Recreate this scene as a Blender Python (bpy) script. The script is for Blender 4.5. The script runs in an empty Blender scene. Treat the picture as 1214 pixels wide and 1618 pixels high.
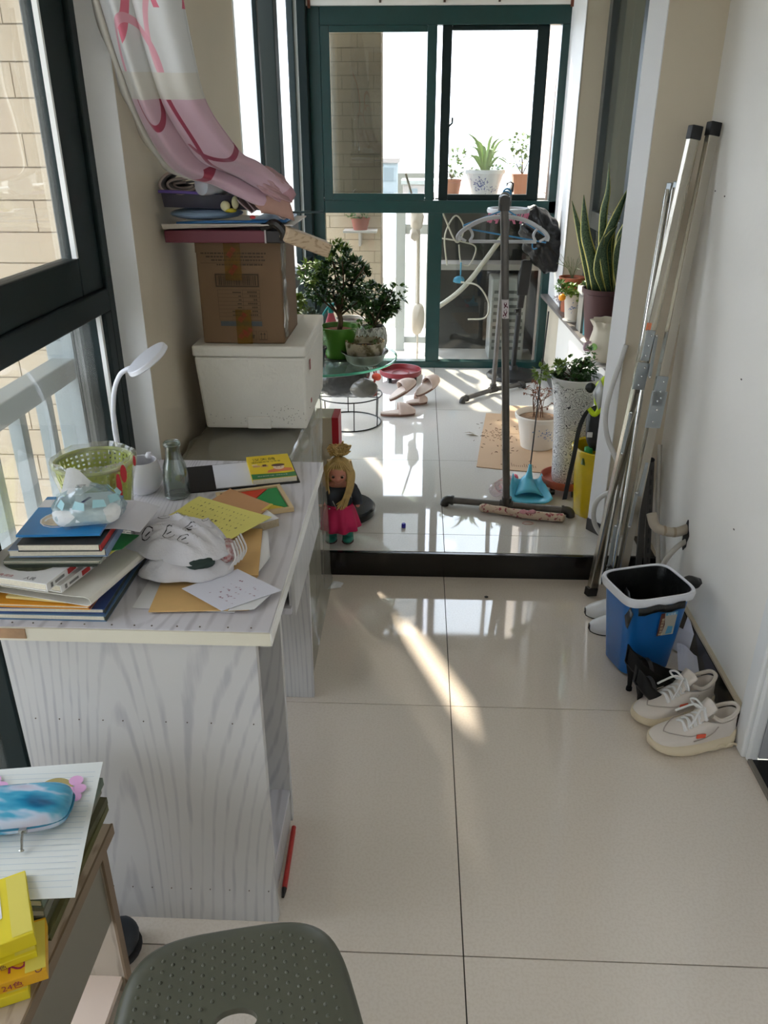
import bpy, bmesh, math, random
from mathutils import Vector, Matrix
from math import sin, cos, pi, radians
rnd = random.Random(7)
SC = bpy.context.scene
COL = SC.collection

# ------------------------------------------------------------------ camera, sky, sun, exposure
cam = bpy.data.cameras.new('camera')
cam.sensor_fit = 'VERTICAL'; cam.sensor_height = 24.0; cam.lens = 24.0 * 1262 / 1618
cam.clip_start = 0.02; cam.clip_end = 500
cam_o = bpy.data.objects.new('camera', cam); COL.objects.link(cam_o)
cam_o.location = (0, 0, 1.52); cam_o.rotation_euler = (radians(90 - 25.1), 0, radians(2.4))
SC.camera = cam_o

W = bpy.data.worlds.new('hazy_sky'); SC.world = W; W.use_nodes = True
_bg = W.node_tree.nodes['Background']
_bg.inputs[0].default_value = (0.88, 0.95, 1.10, 1); _bg.inputs[1].default_value = 3.4

sun = bpy.data.lights.new('sun', 'SUN'); sun.energy = 5.5; sun.angle = radians(1.2); sun.color = (1.0, 0.90, 0.74)
sun_o = bpy.data.objects.new('sun', sun); COL.objects.link(sun_o)
_el = radians(42); _d = Vector((0.3714 * cos(_el), -0.9285 * cos(_el), -sin(_el)))
sun_o.rotation_euler = _d.to_track_quat('-Z', 'Y').to_euler(); sun_o.location = (-3, 8, 8)

SC.view_settings.view_transform = 'Standard'; SC.view_settings.look = 'None'
SC.view_settings.gamma = 1.0; SC.view_settings.use_curve_mapping = False
SC.view_settings.exposure = 1.0

# ------------------------------------------------------------------ materials
def lin(c):
    return tuple((v / 255 / 12.92 if v / 255 <= .04045 else ((v / 255 + .055) / 1.055) ** 2.4) for v in c)
def bsdf(name):
    m = bpy.data.materials.new(name); m.use_nodes = True
    return m, m.node_tree, m.node_tree.nodes['Principled BSDF']
_cache = {}
def M(name, c, rough=.5, metal=0., noise=None, bump=None, coat=0., spec=.5, trans=0., alpha=1., subs=0., c2=None):
    """plain procedural material; noise=(scale, amount) mottles the colour (towards c2 if given), bump=(scale, strength)"""
    if name in _cache: return _cache[name]
    m, nt, b = bsdf(name); L = nt.links
    col = lin(c) + (1,)
    b.inputs['Base Color'].default_value = col
    b.inputs['Roughness'].default_value = rough; b.inputs['Metallic'].default_value = metal
    b.inputs['Coat Weight'].default_value = coat; b.inputs['Specular IOR Level'].default_value = spec
    b.inputs['Transmission Weight'].default_value = trans; b.inputs['Alpha'].default_value = alpha
    b.inputs['Subsurface Weight'].default_value = subs
    if noise or bump:
        tc = nt.nodes.new('ShaderNodeTexCoord')
    if noise:
        n = nt.nodes.new('ShaderNodeTexNoise'); n.inputs['Scale'].default_value = noise[0]; n.inputs['Detail'].default_value = 5
        L.new(tc.outputs['Object'], n.inputs['Vector'])
        r = nt.nodes.new('ShaderNodeValToRGB'); r.color_ramp.elements[0].position = .3; r.color_ramp.elements[1].position = .7
        a = noise[1]
        r.color_ramp.elements[0].color = (lin(c2) + (1,)) if c2 else tuple(v * (1 - a) for v in col[:3]) + (1,)
        r.color_ramp.elements[1].color = col
        L.new(n.outputs['Fac'], r.inputs['Fac']); L.new(r.outputs['Color'], b.inputs['Base Color'])
    if bump:
        n = nt.nodes.new('ShaderNodeTexNoise'); n.inputs['Scale'].default_value = bump[0]; n.inputs['Detail'].default_value = 4
        L.new(tc.outputs['Object'], n.inputs['Vector'])
        bp = nt.nodes.new('ShaderNodeBump'); bp.inputs['Strength'].default_value = bump[1]; bp.inputs['Distance'].default_value = .01
        L.new(n.outputs['Fac'], bp.inputs['Height']); L.new(bp.outputs['Normal'], b.inputs['Normal'])
    _cache[name] = m
    return m
def glassy(name, tint=(255, 255, 255), refl=.06, dirt=0., dirtc=(225, 225, 220), rough=0.):
    """thin sheet: lets light straight through, mirrors a little, carries a film of dirt"""
    if name in _cache: return _cache[name]
    m = bpy.data.materials.new(name); m.use_nodes = True; nt = m.node_tree; nt.nodes.clear(); L = nt.links
    out = nt.nodes.new('ShaderNodeOutputMaterial')
    t = nt.nodes.new('ShaderNodeBsdfTransparent'); t.inputs[0].default_value = lin(tint) + (1,)
    g = nt.nodes.new('ShaderNodeBsdfGlossy'); g.inputs['Roughness'].default_value = rough
    lw = nt.nodes.new('ShaderNodeFresnel'); lw.inputs[0].default_value = 1.35
    ma = nt.nodes.new('ShaderNodeMath'); ma.operation = 'MULTIPLY_ADD'; ma.inputs[1].default_value = .35; ma.inputs[2].default_value = refl; ma.use_clamp = True
    L.new(lw.outputs[0], ma.inputs[0])
    mx = nt.nodes.new('ShaderNodeMixShader'); L.new(ma.outputs[0], mx.inputs[0]); L.new(t.outputs[0], mx.inputs[1]); L.new(g.outputs[0], mx.inputs[2])
    s = mx.outputs[0]
    if dirt:
        d = nt.nodes.new('ShaderNodeBsdfTranslucent'); d.inputs[0].default_value = lin(dirtc) + (1,)
        d2 = nt.nodes.new('ShaderNodeBsdfDiffuse'); d2.inputs[0].default_value = lin(dirtc) + (1,)
        md = nt.nodes.new('ShaderNodeMixShader'); md.inputs[0].default_value = .5; L.new(d.outputs[0], md.inputs[1]); L.new(d2.outputs[0], md.inputs[2])
        m2 = nt.nodes.new('ShaderNodeMixShader'); m2.inputs[0].default_value = dirt; L.new(s, m2.inputs[1]); L.new(md.outputs[0], m2.inputs[2]); s = m2.outputs[0]
    L.new(s, out.inputs[0]); _cache[name] = m
    return m
def woodgrain(name, c1, c2, stretch=(14, 14, 1.2), rough=.45, scale=1., grain=.6):
    if name in _cache: return _cache[name]
    m, nt, b = bsdf(name); L = nt.links
    tc = nt.nodes.new('ShaderNodeTexCoord'); mp = nt.nodes.new('ShaderNodeMapping'); mp.inputs['Scale'].default_value = stretch
    L.new(tc.outputs['Object'], mp.inputs[0])
    n0 = nt.nodes.new('ShaderNodeTexNoise'); n0.inputs['Scale'].default_value = .42 * scale; n0.inputs['Detail'].default_value = .6
    L.new(mp.outputs[0], n0.inputs['Vector'])
    mu = nt.nodes.new('ShaderNodeMath'); mu.operation = 'MULTIPLY'; mu.inputs[1].default_value = 430; L.new(n0.outputs['Fac'], mu.inputs[0])
    si = nt.nodes.new('ShaderNodeMath'); si.operation = 'SINE'; L.new(mu.outputs[0], si.inputs[0])
    n1 = nt.nodes.new('ShaderNodeTexNoise'); n1.inputs['Scale'].default_value = 9 * scale; n1.inputs['Detail'].default_value = 4
    L.new(mp.outputs[0], n1.inputs['Vector'])
    sq_ = nt.nodes.new('ShaderNodeMath'); sq_.operation = 'MULTIPLY_ADD'; sq_.inputs[1].default_value = grain; sq_.inputs[2].default_value = .5*(1-grain); L.new(n1.outputs['Fac'], sq_.inputs[0])
    ad = nt.nodes.new('ShaderNodeMath'); ad.operation = 'MULTIPLY_ADD'; ad.inputs[1].default_value = .12; L.new(si.outputs[0], ad.inputs[0]); L.new(sq_.outputs[0], ad.inputs[2])
    r = nt.nodes.new('ShaderNodeValToRGB'); r.color_ramp.elements[0].position = .34; r.color_ramp.elements[1].position = .46
    r.color_ramp.elements[0].color = lin(c2) + (1,); r.color_ramp.elements[1].color = lin(c1) + (1,)
    L.new(ad.outputs[0], r.inputs[0]); L.new(r.outputs[0], b.inputs['Base Color']); b.inputs['Roughness'].default_value = rough
    _cache[name] = m
    return m
def fleck(name, c, c2, scale, lo, hi, rough=.5):
    """voronoi/noise blotches of c2 on c"""
    if name in _cache: return _cache[name]
    m, nt, b = bsdf(name); L = nt.links
    tc = nt.nodes.new('ShaderNodeTexCoord'); n = nt.nodes.new('ShaderNodeTexNoise'); n.inputs['Scale'].default_value = scale; n.inputs['Detail'].default_value = 3
    L.new(tc.outputs['Object'], n.inputs['Vector'])
    r = nt.nodes.new('ShaderNodeValToRGB'); r.color_ramp.elements[0].position = lo; r.color_ramp.elements[1].position = hi
    r.color_ramp.elements[0].color = lin(c) + (1,); r.color_ramp.elements[1].color = lin(c2) + (1,)
    L.new(n.outputs['Fac'], r.inputs[0]); L.new(r.outputs[0], b.inputs['Base Color']); b.inputs['Roughness'].default_value = rough
    _cache[name] = m
    return m

# ------------------------------------------------------------------ shape helpers (each adds to a bmesh)
def B(): return bmesh.new()
def box(bm, x0, x1, y0, y1, z0, z1):
    v = [bm.verts.new(p) for p in ((x0,y0,z0),(x1,y0,z0),(x1,y1,z0),(x0,y1,z0),(x0,y0,z1),(x1,y0,z1),(x1,y1,z1),(x0,y1,z1))]
    for f in ((0,3,2,1),(4,5,6,7),(0,1,5,4),(1,2,6,5),(2,3,7,6),(3,0,4,7)): bm.faces.new([v[i] for i in f])
    return v
def prism(bm, pts, z0, z1):
    """vertical prism on a footprint (x,y) list, counter-clockwise"""
    a = [bm.verts.new((p[0], p[1], z0)) for p in pts]; b = [bm.verts.new((p[0], p[1], z1)) for p in pts]
    n = len(pts); bm.faces.new(a[::-1]); bm.faces.new(b)
    for i in range(n): bm.faces.new((a[i], a[(i+1) % n], b[(i+1) % n], b[i]))
def obox(bm, c, u, v, w):
    """box centred at c with half-axis vectors u, v, w"""
    c, u, v, w = map(Vector, (c, u, v, w))
    q = [bm.verts.new(c + a*u + b*v + d*w) for d in (-1,1) for a, b in ((-1,-1),(1,-1),(1,1),(-1,1))]
    for f in ((0,3,2,1),(4,5,6,7),(0,1,5,4),(1,2,6,5),(2,3,7,6),(3,0,4,7)): bm.faces.new([q[i] for i in f])
def frame_of(d):
    d = Vector(d).normalized(); a = Vector((0,0,1)) if abs(d.z) < .95 else Vector((1,0,0))
    u = d.cross(a).normalized(); return u, d.cross(u).normalized()
def tube(bm, pts, r, seg=10, closed=False, cap=True):
    """swept tube; r is a number or a list of radii"""
    pts = [Vector(p) for p in pts]; n = len(pts); rs = r if isinstance(r, (list, tuple)) else [r]*n
    rings = []; u = None
    for i, p in enumerate(pts):
        if closed: d = pts[(i+1) % n] - pts[i-1]
        else: d = pts[min(i+1, n-1)] - pts[max(i-1, 0)]
        d = d.normalized() if d.length > 1e-9 else Vector((0,0,1))
        if u is None: u, w = frame_of(d)
        else:
            u = (u - d*u.dot(d)); u = u.normalized() if u.length > 1e-6 else frame_of(d)[0]
        w = d.cross(u)
        rings.append([bm.verts.new(p + rs[i]*(cos(2*pi*k/seg)*u + sin(2*pi*k/seg)*w)) for k in range(seg)])
    m = n if closed else n-1
    for i in range(m):
        a, b = rings[i], rings[(i+1) % n]
        for k in range(seg): bm.faces.new((a[k], a[(k+1) % seg], b[(k+1) % seg], b[k]))
    if cap and not closed:
        bm.faces.new(rings[0][::-1]); bm.faces.new(rings[-1])
def lathe(bm, prof, c=(0,0,0), seg=28, wob=None, capb=True, capt=False, sx=1., sy=1.):
    """profile [(r,z)...] turned about the vertical through c"""
    rings = []
    for r, z in prof:
        ring = []
        for k in range(seg):
            a = 2*pi*k/seg; q = r * (1 + (wob(a, z) if wob else 0))
            ring.append(bm.verts.new((c[0] + q*cos(a)*sx, c[1] + q*sin(a)*sy, c[2] + z)))
        rings.append(ring)
    for a, b in zip(rings, rings[1:]):
        for k in range(seg): bm.faces.new((a[k], a[(k+1) % seg], b[(k+1) % seg], b[k]))
    if capb: bm.faces.new(rings[0][::-1])
    if capt: bm.faces.new(rings[-1])
def ball(bm, c, r, sub=2, s=(1,1,1), noise=0., seed=0, rot=None):
    res = bmesh.ops.create_icosphere(bm, subdivisions=sub, radius=1)
    rr = random.Random(seed)
    for v in res['verts']:
        q = v.co.copy()
        if noise:
            f = sum(sin(q.dot(Vector((rr2, rr3, rr4))) * 3.1 + ph) for rr2, rr3, rr4, ph in _lobes(seed)) / 5
            q *= 1 + noise*f
        q = Vector((q.x*s[0]*r, q.y*s[1]*r, q.z*s[2]*r))
        if rot: q = rot @ q
        v.co = q + Vector(c)
_lb = {}
def _lobes(seed):
    if seed not in _lb:
        r = random.Random(seed); _lb[seed] = [(r.uniform(-2,2), r.uniform(-2,2), r.uniform(-2,2), r.uniform(0,6)) for _ in range(5)]
    return _lb[seed]
def grid(bm, rows, thick=0.):
    """sheet through rows of points; thick gives it a back"""
    V = [[bm.verts.new(p) for p in row] for row in rows]; fs = []
    for a, b in zip(V, V[1:]):
        for k in range(len(a)-1): fs.append(bm.faces.new((a[k], a[k+1], b[k+1], b[k])))
    if thick:
        bm.normal_update()
        bmesh.ops.solidify(bm, geom=fs, thickness=thick)
    return V
def quadsheet(bm, cs, thick=.0006, n=6, lift=None):
    """thin sheet through four corners (a,b,c,d around); lift(u,v) raises it"""
    a, b, c, d = [Vector(p) for p in cs]; rows = []
    for i in range(n+1):
        v = i/n; row = []
        for j in range(n+1):
            u = j/n; p = a*(1-u)*(1-v) + b*u*(1-v) + c*u*v + d*(1-u)*v
            if lift: p = p + Vector((0,0,lift(u, v)))
            row.append(p)
        rows.append(row)
    grid(bm, rows, -thick)
def flat(bm, o, u, v, pts, h=0.):
    """flat polygon, points in the (u,v) frame at o; h lifts along the normal"""
    o, u, v = Vector(o), Vector(u), Vector(v); n = u.cross(v).normalized()
    bm.faces.new([bm.verts.new(o + u*p[0] + v*p[1] + n*h) for p in pts])
def rect(x0, y0, x1, y1): return [(x0,y0),(x1,y0),(x1,y1),(x0,y1)]
def oval(cx, cy, rx, ry, n=20, a0=0, a1=2*pi): return [(cx + rx*cos(a0+(a1-a0)*i/n), cy + ry*sin(a0+(a1-a0)*i/n)) for i in range(n)]
def arcstrip(bm, o, u, v, cx, cy, r, w, a0, a1, h, n=14):
    for i in range(n):
        t0 = a0 + (a1-a0)*i/n; t1 = a0 + (a1-a0)*(i+1)/n
        flat(bm, o, u, v, [(cx+(r-w)*cos(t0), cy+(r-w)*sin(t0)), (cx+(r+w)*cos(t0), cy+(r+w)*sin(t0)), (cx+(r+w)*cos(t1), cy+(r+w)*sin(t1)), (cx+(r-w)*cos(t1), cy+(r-w)*sin(t1))], h)
def spl(pts, n=8):
    """Catmull-Rom through the points"""
    P = [Vector(p) for p in pts]; P = [2*P[0]-P[1]] + P + [2*P[-1]-P[-2]]; out = []
    for i in range(1, len(P)-2):
        for k in range(n):
            t = k/n; a, b, c, d = P[i-1:i+3]
            out.append(.5*((2*b) + (c-a)*t + (2*a-5*b+4*c-d)*t*t + (3*b-a-3*c+d)*t**3))
    out.append(P[-2]); return out
def leaf(bm, p, d, L, w, bend=.2, up=None):
    p, d = Vector(p), Vector(d).normalized(); u, n = frame_of(d)
    if n.z < 0: n = -n
    m = p + d*L*.5 + n*L*bend*.5; e = p + d*L
    a = bm.verts.new(p); b = bm.verts.new(m + u*w); c = bm.verts.new(e); dd = bm.verts.new(m - u*w)
    bm.faces.new((a, b, c, dd))

# ------------------------------------------------------------------ object helpers
def ploc(parent):
    v = Vector((0,0,0)); o = parent
    while o: v += o.location; o = o.parent
    return v
def obj(name, bm, mat, parent=None, smooth=False, bevel=0., kind=None, label=None, at=None, subsurf=0):
    me = bpy.data.meshes.new(name)
    bmesh.ops.recalc_face_normals(bm, faces=bm.faces[:])
    if at is not None:
        for v in bm.verts: v.co -= Vector(at)
    bm.to_mesh(me); bm.free()
    me.materials.append(mat)
    o = bpy.data.objects.new(name, me); COL.objects.link(o)
    if smooth:
        me.polygons.foreach_set('use_smooth', [True]*len(me.polygons))
        if smooth != 'all':
            md = None
            try: me.set_sharp_from_angle(angle=radians(40))
            except Exception: pass
    if parent:
        o.parent = parent; o.location = -ploc(parent)
    elif at is not None: o.location = at
    if bevel:
        md = o.modifiers.new('bevel', 'BEVEL'); md.width = bevel; md.segments = 2; md.limit_method = 'ANGLE'
    if subsurf:
        md = o.modifiers.new('subdivision', 'SUBSURF'); md.levels = subsurf; md.render_levels = subsurf
    if kind: o['kind'] = kind
    if label: o['label'] = label
    return o
def thing(name, label, cat, loc=(0,0,0), group=None):
    o = bpy.data.objects.new(name, None); COL.objects.link(o); o.location = loc; o.empty_display_size = .05
    o['label'] = label; o['category'] = cat
    if group: o['group'] = group
    return o
def tag(o, label, cat, group=None, kind=None):
    o['label'] = label; o['category'] = cat
    if group: o['group'] = group
    if kind: o['kind'] = kind
    return o
def struct(name, bm, mat, bevel=0., parent=None, label=None):
    o = obj(name, bm, mat, parent, bevel=bevel)
    if parent is None: o['kind'] = 'structure'
    if label: o['label'] = label
    return o
def copies(name, src, parent, locs, rots=None):
    """linked copies of a mesh object, as children of the same parent; locs are world offsets"""
    for i, l in enumerate(locs):
        c = src.copy(); c.name = name; COL.objects.link(c); c.parent = parent
        c.location = src.location + Vector(l)
        if rots: c.rotation_euler = rots[i]
def txt(body, size, mat, o, u, v, parent, name='lettering', h=.0004, thick=0., label=None):
    """flat lettering in the (u,v) frame, its left baseline at o"""
    cu = bpy.data.curves.new('lettering', 'FONT'); cu.body = body; cu.size = size; cu.resolution_u = 2; cu.fill_mode = 'FRONT'
    t = bpy.data.objects.new('lettering_source', cu); COL.objects.link(t)
    bpy.context.view_layer.update()
    me = bpy.data.meshes.new_from_object(t.evaluated_get(bpy.context.evaluated_depsgraph_get()))
    bpy.data.objects.remove(t); bpy.data.curves.remove(cu)
    u, v = Vector(u).normalized(), Vector(v).normalized(); n = u.cross(v).normalized(); o = Vector(o)
    for w in me.vertices: w.co = o + u*w.co.x + v*w.co.y + n*h
    me.materials.clear(); me.materials.append(mat); me.name = name
    q = bpy.data.objects.new(name, me); COL.objects.link(q)
    if parent: q.parent = parent; q.location = -ploc(parent)
    if label: q['label'] = label
    return q

# ------------------------------------------------------------------ the setting
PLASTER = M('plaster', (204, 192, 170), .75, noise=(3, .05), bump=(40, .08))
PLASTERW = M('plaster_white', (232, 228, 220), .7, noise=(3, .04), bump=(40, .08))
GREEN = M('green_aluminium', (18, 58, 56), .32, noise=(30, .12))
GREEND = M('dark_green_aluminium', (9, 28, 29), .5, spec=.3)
GROUT = M('grout', (70, 64, 56), .9)
TILE = fleck('porcelain_tile', (224, 213, 200), (219, 207, 193), 160, .45, .6, .045)
TILEUP = fleck('porcelain_tile_raised', (216, 212, 206), (211, 206, 199), 160, .45, .6, .03)
for _m in (TILE, TILEUP): _m.node_tree.nodes['Principled BSDF'].inputs['Specular IOR Level'].default_value = .85
BLACKSTONE = M('black_granite', (10, 10, 11), .18, noise=(200, .3))
OUTTILE = M('outdoor_wall_tile', (206, 188, 160), .45, noise=(6, .08))
OUTGROUT = M('outdoor_wall_grout', (150, 134, 110), .9)

def floor_tiles(parent, xs, ys, z, mat, th=.010, gap=.0014):
    for i in range(len(xs)-1):
        for j in range(len(ys)-1):
            bm = B(); box(bm, xs[i]+gap, xs[i+1]-gap, ys[j]+gap, ys[j+1]-gap, z-th, z)
            obj('tile', bm, mat, parent)
bm = B(); box(bm, -.80, .93, -2.1, 2.69, -.12, -.004); FLOOR = struct('floor', bm, GROUT)
floor_tiles(FLOOR, [-.80, -.683, .117, .92], [-2.1, -1.3, -.5, .30, 1.103, 1.90, 2.668], 0, TILE)
bm = B(); box(bm, -.80, .92, 2.69, 5.46, -.02, .096); FLOOR2 = struct('floor_raised', bm, GROUT)
floor_tiles(FLOOR2, [-.78, -.683, .117, .86], [2.682, 2.83, 3.63, 4.43, 5.23, 5.42], .1, TILEUP)
bm = B(); box(bm, -.80, .92, 2.664, 2.682, 0, .099); struct('trim_1', bm, BLACKSTONE, .003)
bm = B(); box(bm, -.9, 1.2, -2.2, 5.5, 2.60, 2.72); struct('ceiling', bm, PLASTERW)

# left pillar between the two windows, with a step for the curtain side
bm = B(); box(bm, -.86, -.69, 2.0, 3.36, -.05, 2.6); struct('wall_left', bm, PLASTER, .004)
bm = B(); box(bm, -.80, -.6885, 1.996, 2.0005, -.0, 2.6); struct('trim_6', bm, M('reveal_white_lit', (240, 240, 240), .6, bump=(40, .08)), .001)  # white-painted face, whitened further to carry the window light on it
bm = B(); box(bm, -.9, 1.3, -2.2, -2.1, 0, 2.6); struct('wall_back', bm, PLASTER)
bm = B(); box(bm, -.9, -.755, -2.1, 2.0, 2.25, 2.6); struct('wall_left_lintel', bm, PLASTERW)
bm = B(); box(bm, -.76, -.69, 3.36, 5.46, 2.46, 2.6); struct('wall_left_far_lintel', bm, PLASTERW)
# right wall with its return
bm = B(); box(bm, .92, 1.06, 1.78, 2.95, -.05, 2.6); struct('wall_right', bm, PLASTERW)
bm = B(); box(bm, .92, 1.06, -2.1, .75, -.05, 2.6); struct('wall_right_near', bm, PLASTERW)
bm = B(); box(bm, .92, 1.06, .75, 1.78, 2.08, 2.6); struct('wall_right_lintel', bm, PLASTERW)
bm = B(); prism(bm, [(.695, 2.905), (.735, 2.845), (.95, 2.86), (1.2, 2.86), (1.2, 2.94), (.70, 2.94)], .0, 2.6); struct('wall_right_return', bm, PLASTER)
bm = B(); prism(bm, [(.691, 2.905), (.733, 2.842), (.737, 2.845), (.697, 2.908)], .15, 2.6); struct('trim_7', bm, M('reveal_white_lit', (240, 240, 240), .6), .001)  # white paint and the brighter light on this edge, both in its colour
bm = B(); prism(bm, [(.688, 2.903), (.73, 2.838), (.738, 2.843), (.70, 2.91)], .1, .15); struct('baseboard_return', bm, M('grey_skirting', (70, 68, 66), .5))
bm = B(); box(bm, .85, 1.02, 2.94, 4.899, .09, .58); struct('wall_right_low', bm, PLASTERW)
bm = B(); box(bm, .838, .85, 2.94, 5.36, .1, .17); struct('baseboard_right_raised', bm, M('dark_skirting', (40, 40, 42), .3))
bm = B(); prism(bm, [(.80, 5.355), (.85, 2.945), (1.0, 2.945), (1.0, 4.895), (.849, 4.895), (.849, 5.355)][::-1], .58, .60); struct('trim_2', bm, M('grey_stone_sill', (120, 112, 108), .4, noise=(60, .25)))
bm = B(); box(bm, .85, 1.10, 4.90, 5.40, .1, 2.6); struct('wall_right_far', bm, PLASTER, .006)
bm = B(); box(bm, .846, .8502, 4.897, 5.36, .6, 2.6); struct('trim_8', bm, M('reveal_white_lit', (240, 240, 240), .6))  # lit side of the far pillar, its brightness put into the white
bm = B(); box(bm, .99, 1.10, 2.94, 4.90, 2.32, 2.6); struct('wall_right_far_lintel', bm, PLASTERW)
bm = B(); box(bm, -.78, .86, 5.33, 5.44, 2.205, 2.6); WFAR = struct('wall_far', bm, PLASTERW)
bm = B(); box(bm, .904, .92, 1.775, 2.86, 0, .09); struct('baseboard_right', bm, BLACKSTONE)
bm = B(); box(bm, .907, .92, 1.775, 2.86, .09, .098); struct('trim_3', bm, M('cream_sealant', (196, 184, 160), .7))
bm = B(); box(bm, .904, .92, -2.1, .74, 0, .09); struct('baseboard_right_near', bm, BLACKSTONE)
# doorway: casing, jamb, threshold, closed leaf further in
CASE = M('casing_white', (222, 222, 220), .35)
bm = B(); box(bm, .895, .935, 1.715, 1.78, 0, 2.12); box(bm, .905, .935, 1.70, 1.716, 0, 2.12); box(bm, .895, .935, .72, .79, 0, 2.12); box(bm, .895, .935, .79, 1.715, 2.05, 2.12)
DOOR = struct('door_1', bm, CASE, .006)
bm = B(); box(bm, .935, 1.10, 1.70, 1.72, .012, 2.05); struct('jamb', bm, M('jamb_grey', (165, 165, 166), .5), parent=DOOR)
bm = B(); box(bm, 1.10, 1.14, .79, 1.72, .012, 2.05); struct('door_leaf', bm, M('door_leaf_white', (190, 190, 188), .4), parent=DOOR)
bm = B(); box(bm, .915, 1.10, .79, 1.70, -.01, .008); struct('threshold', bm, M('black_threshold', (14, 14, 15), .2, noise=(60, .5)), parent=DOOR)
bm = B(); box(bm, .907, .918, .79, 1.70, -.01, .010); struct('threshold_edge', bm, M('threshold_edge', (120, 114, 104), .5), parent=DOOR)
# small hole in the wall and old nail marks
bm = B()
for (y, z) in ((2.36, 1.53), (2.63, 1.36), (2.72, 1.37), (2.25, .9), (2.1, .5)): ball(bm, (.92, y, z), .004, 1, (.4, 1.6, .7))
struct('trim_4', bm, M('nail_mark', (90, 80, 70), .9))

CLEAR = glassy('window_glass', (250, 253, 252), .03)
DUSTY = glassy('dusty_glass', (250, 251, 249), .012, .035, (235, 232, 222))
FROST = glassy('frosted_glass', (250, 252, 252), .03, .75, (238, 244, 244))
SCREEN = glassy('insect_screen', (205, 205, 203), .0, .06, (120, 120, 116))
SEAL = M('white_seal', (235, 235, 232), .5)

def members(parent, mat, lst, name='frame_member'):
    for b in lst:
        bm = B(); box(bm, *b); obj(name, bm, mat, parent, bevel=.004)
def pane(parent, mat, b, name='pane', label=None):
    bm = B(); box(bm, *b); obj(name, bm, mat, parent, label=label)

# window_1: the near left window, a sliding sash above a fixed light
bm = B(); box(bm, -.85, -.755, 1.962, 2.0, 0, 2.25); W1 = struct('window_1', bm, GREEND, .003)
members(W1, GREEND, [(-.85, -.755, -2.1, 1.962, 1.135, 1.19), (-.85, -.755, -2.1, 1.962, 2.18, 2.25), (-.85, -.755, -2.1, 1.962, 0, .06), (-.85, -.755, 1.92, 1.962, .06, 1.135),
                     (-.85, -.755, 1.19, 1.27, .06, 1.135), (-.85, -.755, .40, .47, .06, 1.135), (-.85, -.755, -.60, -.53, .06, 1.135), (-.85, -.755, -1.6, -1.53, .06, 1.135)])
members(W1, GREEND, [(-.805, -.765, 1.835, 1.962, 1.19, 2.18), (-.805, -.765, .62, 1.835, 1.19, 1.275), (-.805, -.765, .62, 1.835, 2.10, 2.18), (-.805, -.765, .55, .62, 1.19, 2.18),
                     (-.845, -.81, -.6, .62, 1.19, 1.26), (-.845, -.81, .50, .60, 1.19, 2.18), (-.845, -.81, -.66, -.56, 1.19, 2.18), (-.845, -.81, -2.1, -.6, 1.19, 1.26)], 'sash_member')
bm = B(); box(bm, -.775, -.764, 1.827, 1.836, 1.275, 2.10); obj('weather_seal', bm, SEAL, W1, label='bright white brush strip along the sash')
bm = B(); box(bm, -.775, -.765, 1.908, 1.921, .06, 1.135); obj('weather_seal', bm, SEAL, W1)
pane(W1, DUSTY, (-.788, -.784, .62, 1.835, 1.275, 2.10)); pane(W1, CLEAR, (-.83, -.826, -.6, .55, 1.26, 2.18)); pane(W1, CLEAR, (-.83, -.826, -2.1, -.66, 1.26, 2.18))
for (a, b) in ((1.27, 1.92), (.47, 1.19), (-.53, .40), (-1.53, -.60), (-2.1, -1.6)): pane(W1, DUSTY, (-.80, -.796, a, b, .06, 1.135))

# window_2: the far left window (frosted lights above, clear ones below)
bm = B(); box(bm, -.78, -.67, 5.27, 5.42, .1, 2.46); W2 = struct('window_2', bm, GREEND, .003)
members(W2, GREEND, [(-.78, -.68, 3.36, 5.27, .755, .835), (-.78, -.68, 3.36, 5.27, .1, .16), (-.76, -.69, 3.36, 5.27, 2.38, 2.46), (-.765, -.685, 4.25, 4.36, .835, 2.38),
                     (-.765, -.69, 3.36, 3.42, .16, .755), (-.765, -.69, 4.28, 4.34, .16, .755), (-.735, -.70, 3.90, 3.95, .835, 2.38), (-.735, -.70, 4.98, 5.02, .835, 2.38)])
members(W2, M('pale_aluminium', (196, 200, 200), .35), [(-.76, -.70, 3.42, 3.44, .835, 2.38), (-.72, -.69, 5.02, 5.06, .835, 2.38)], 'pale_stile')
pane(W2, FROST, (-.722, -.718, 3.44, 3.90, .835, 2.38), label='frosted glass lit from outside'); pane(W2, FROST, (-.742, -.738, 4.36, 4.88, .835, 2.38))
pane(W2, FROST, (-.722, -.718, 5.06, 5.27, .835, 2.38))
pane(W2, CLEAR, (-.73, -.726, 3.42, 4.28, .16, .755)); pane(W2, CLEAR, (-.73, -.726, 4.34, 5.27, .16, .755))

# window_3: the big window at the far end
F0, F1 = 5.37, 5.42
bm = B(); box(bm, -.67, -.60, F0-.01, F1+.01, .1, 2.205); W3 = struct('window_3', bm, GREEN, .003)
members(W3, GREEN, [(-.60, .85, F0-.01, F1+.01, 2.11, 2.205), (-.60, .85, F0-.01, F1+.01, 1.09, 1.165), (-.60, .85, F0-.01, F1+.01, .1, .145), (.80, .85, F0-.01, F1+.01, .145, 2.11),
                    (.055, .145, F0-.01, F1+.01, .145, 1.09)])
members(W3, GREEN, [(-.60, -.545, F0-.012, F0+.015, 1.165, 2.11), (.028, .085, F0-.012, F0+.015, 1.165, 2.11), (-.545, .028, F0-.012, F0+.015, 1.165, 1.205), (-.545, .028, F0-.012, F0+.015, 2.075, 2.11)], 'sash_member')
members(W3, GREEND, [(.115, .172, F0+.018, F0+.045, 1.165, 2.11), (.665, .735, F0+.018, F0+.045, 1.165, 2.11), (.172, .665, F0+.018, F0+.045, 1.165, 1.20), (.172, .665, F0+.018, F0+.045, 2.085, 2.11)], 'sash_member')
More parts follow.
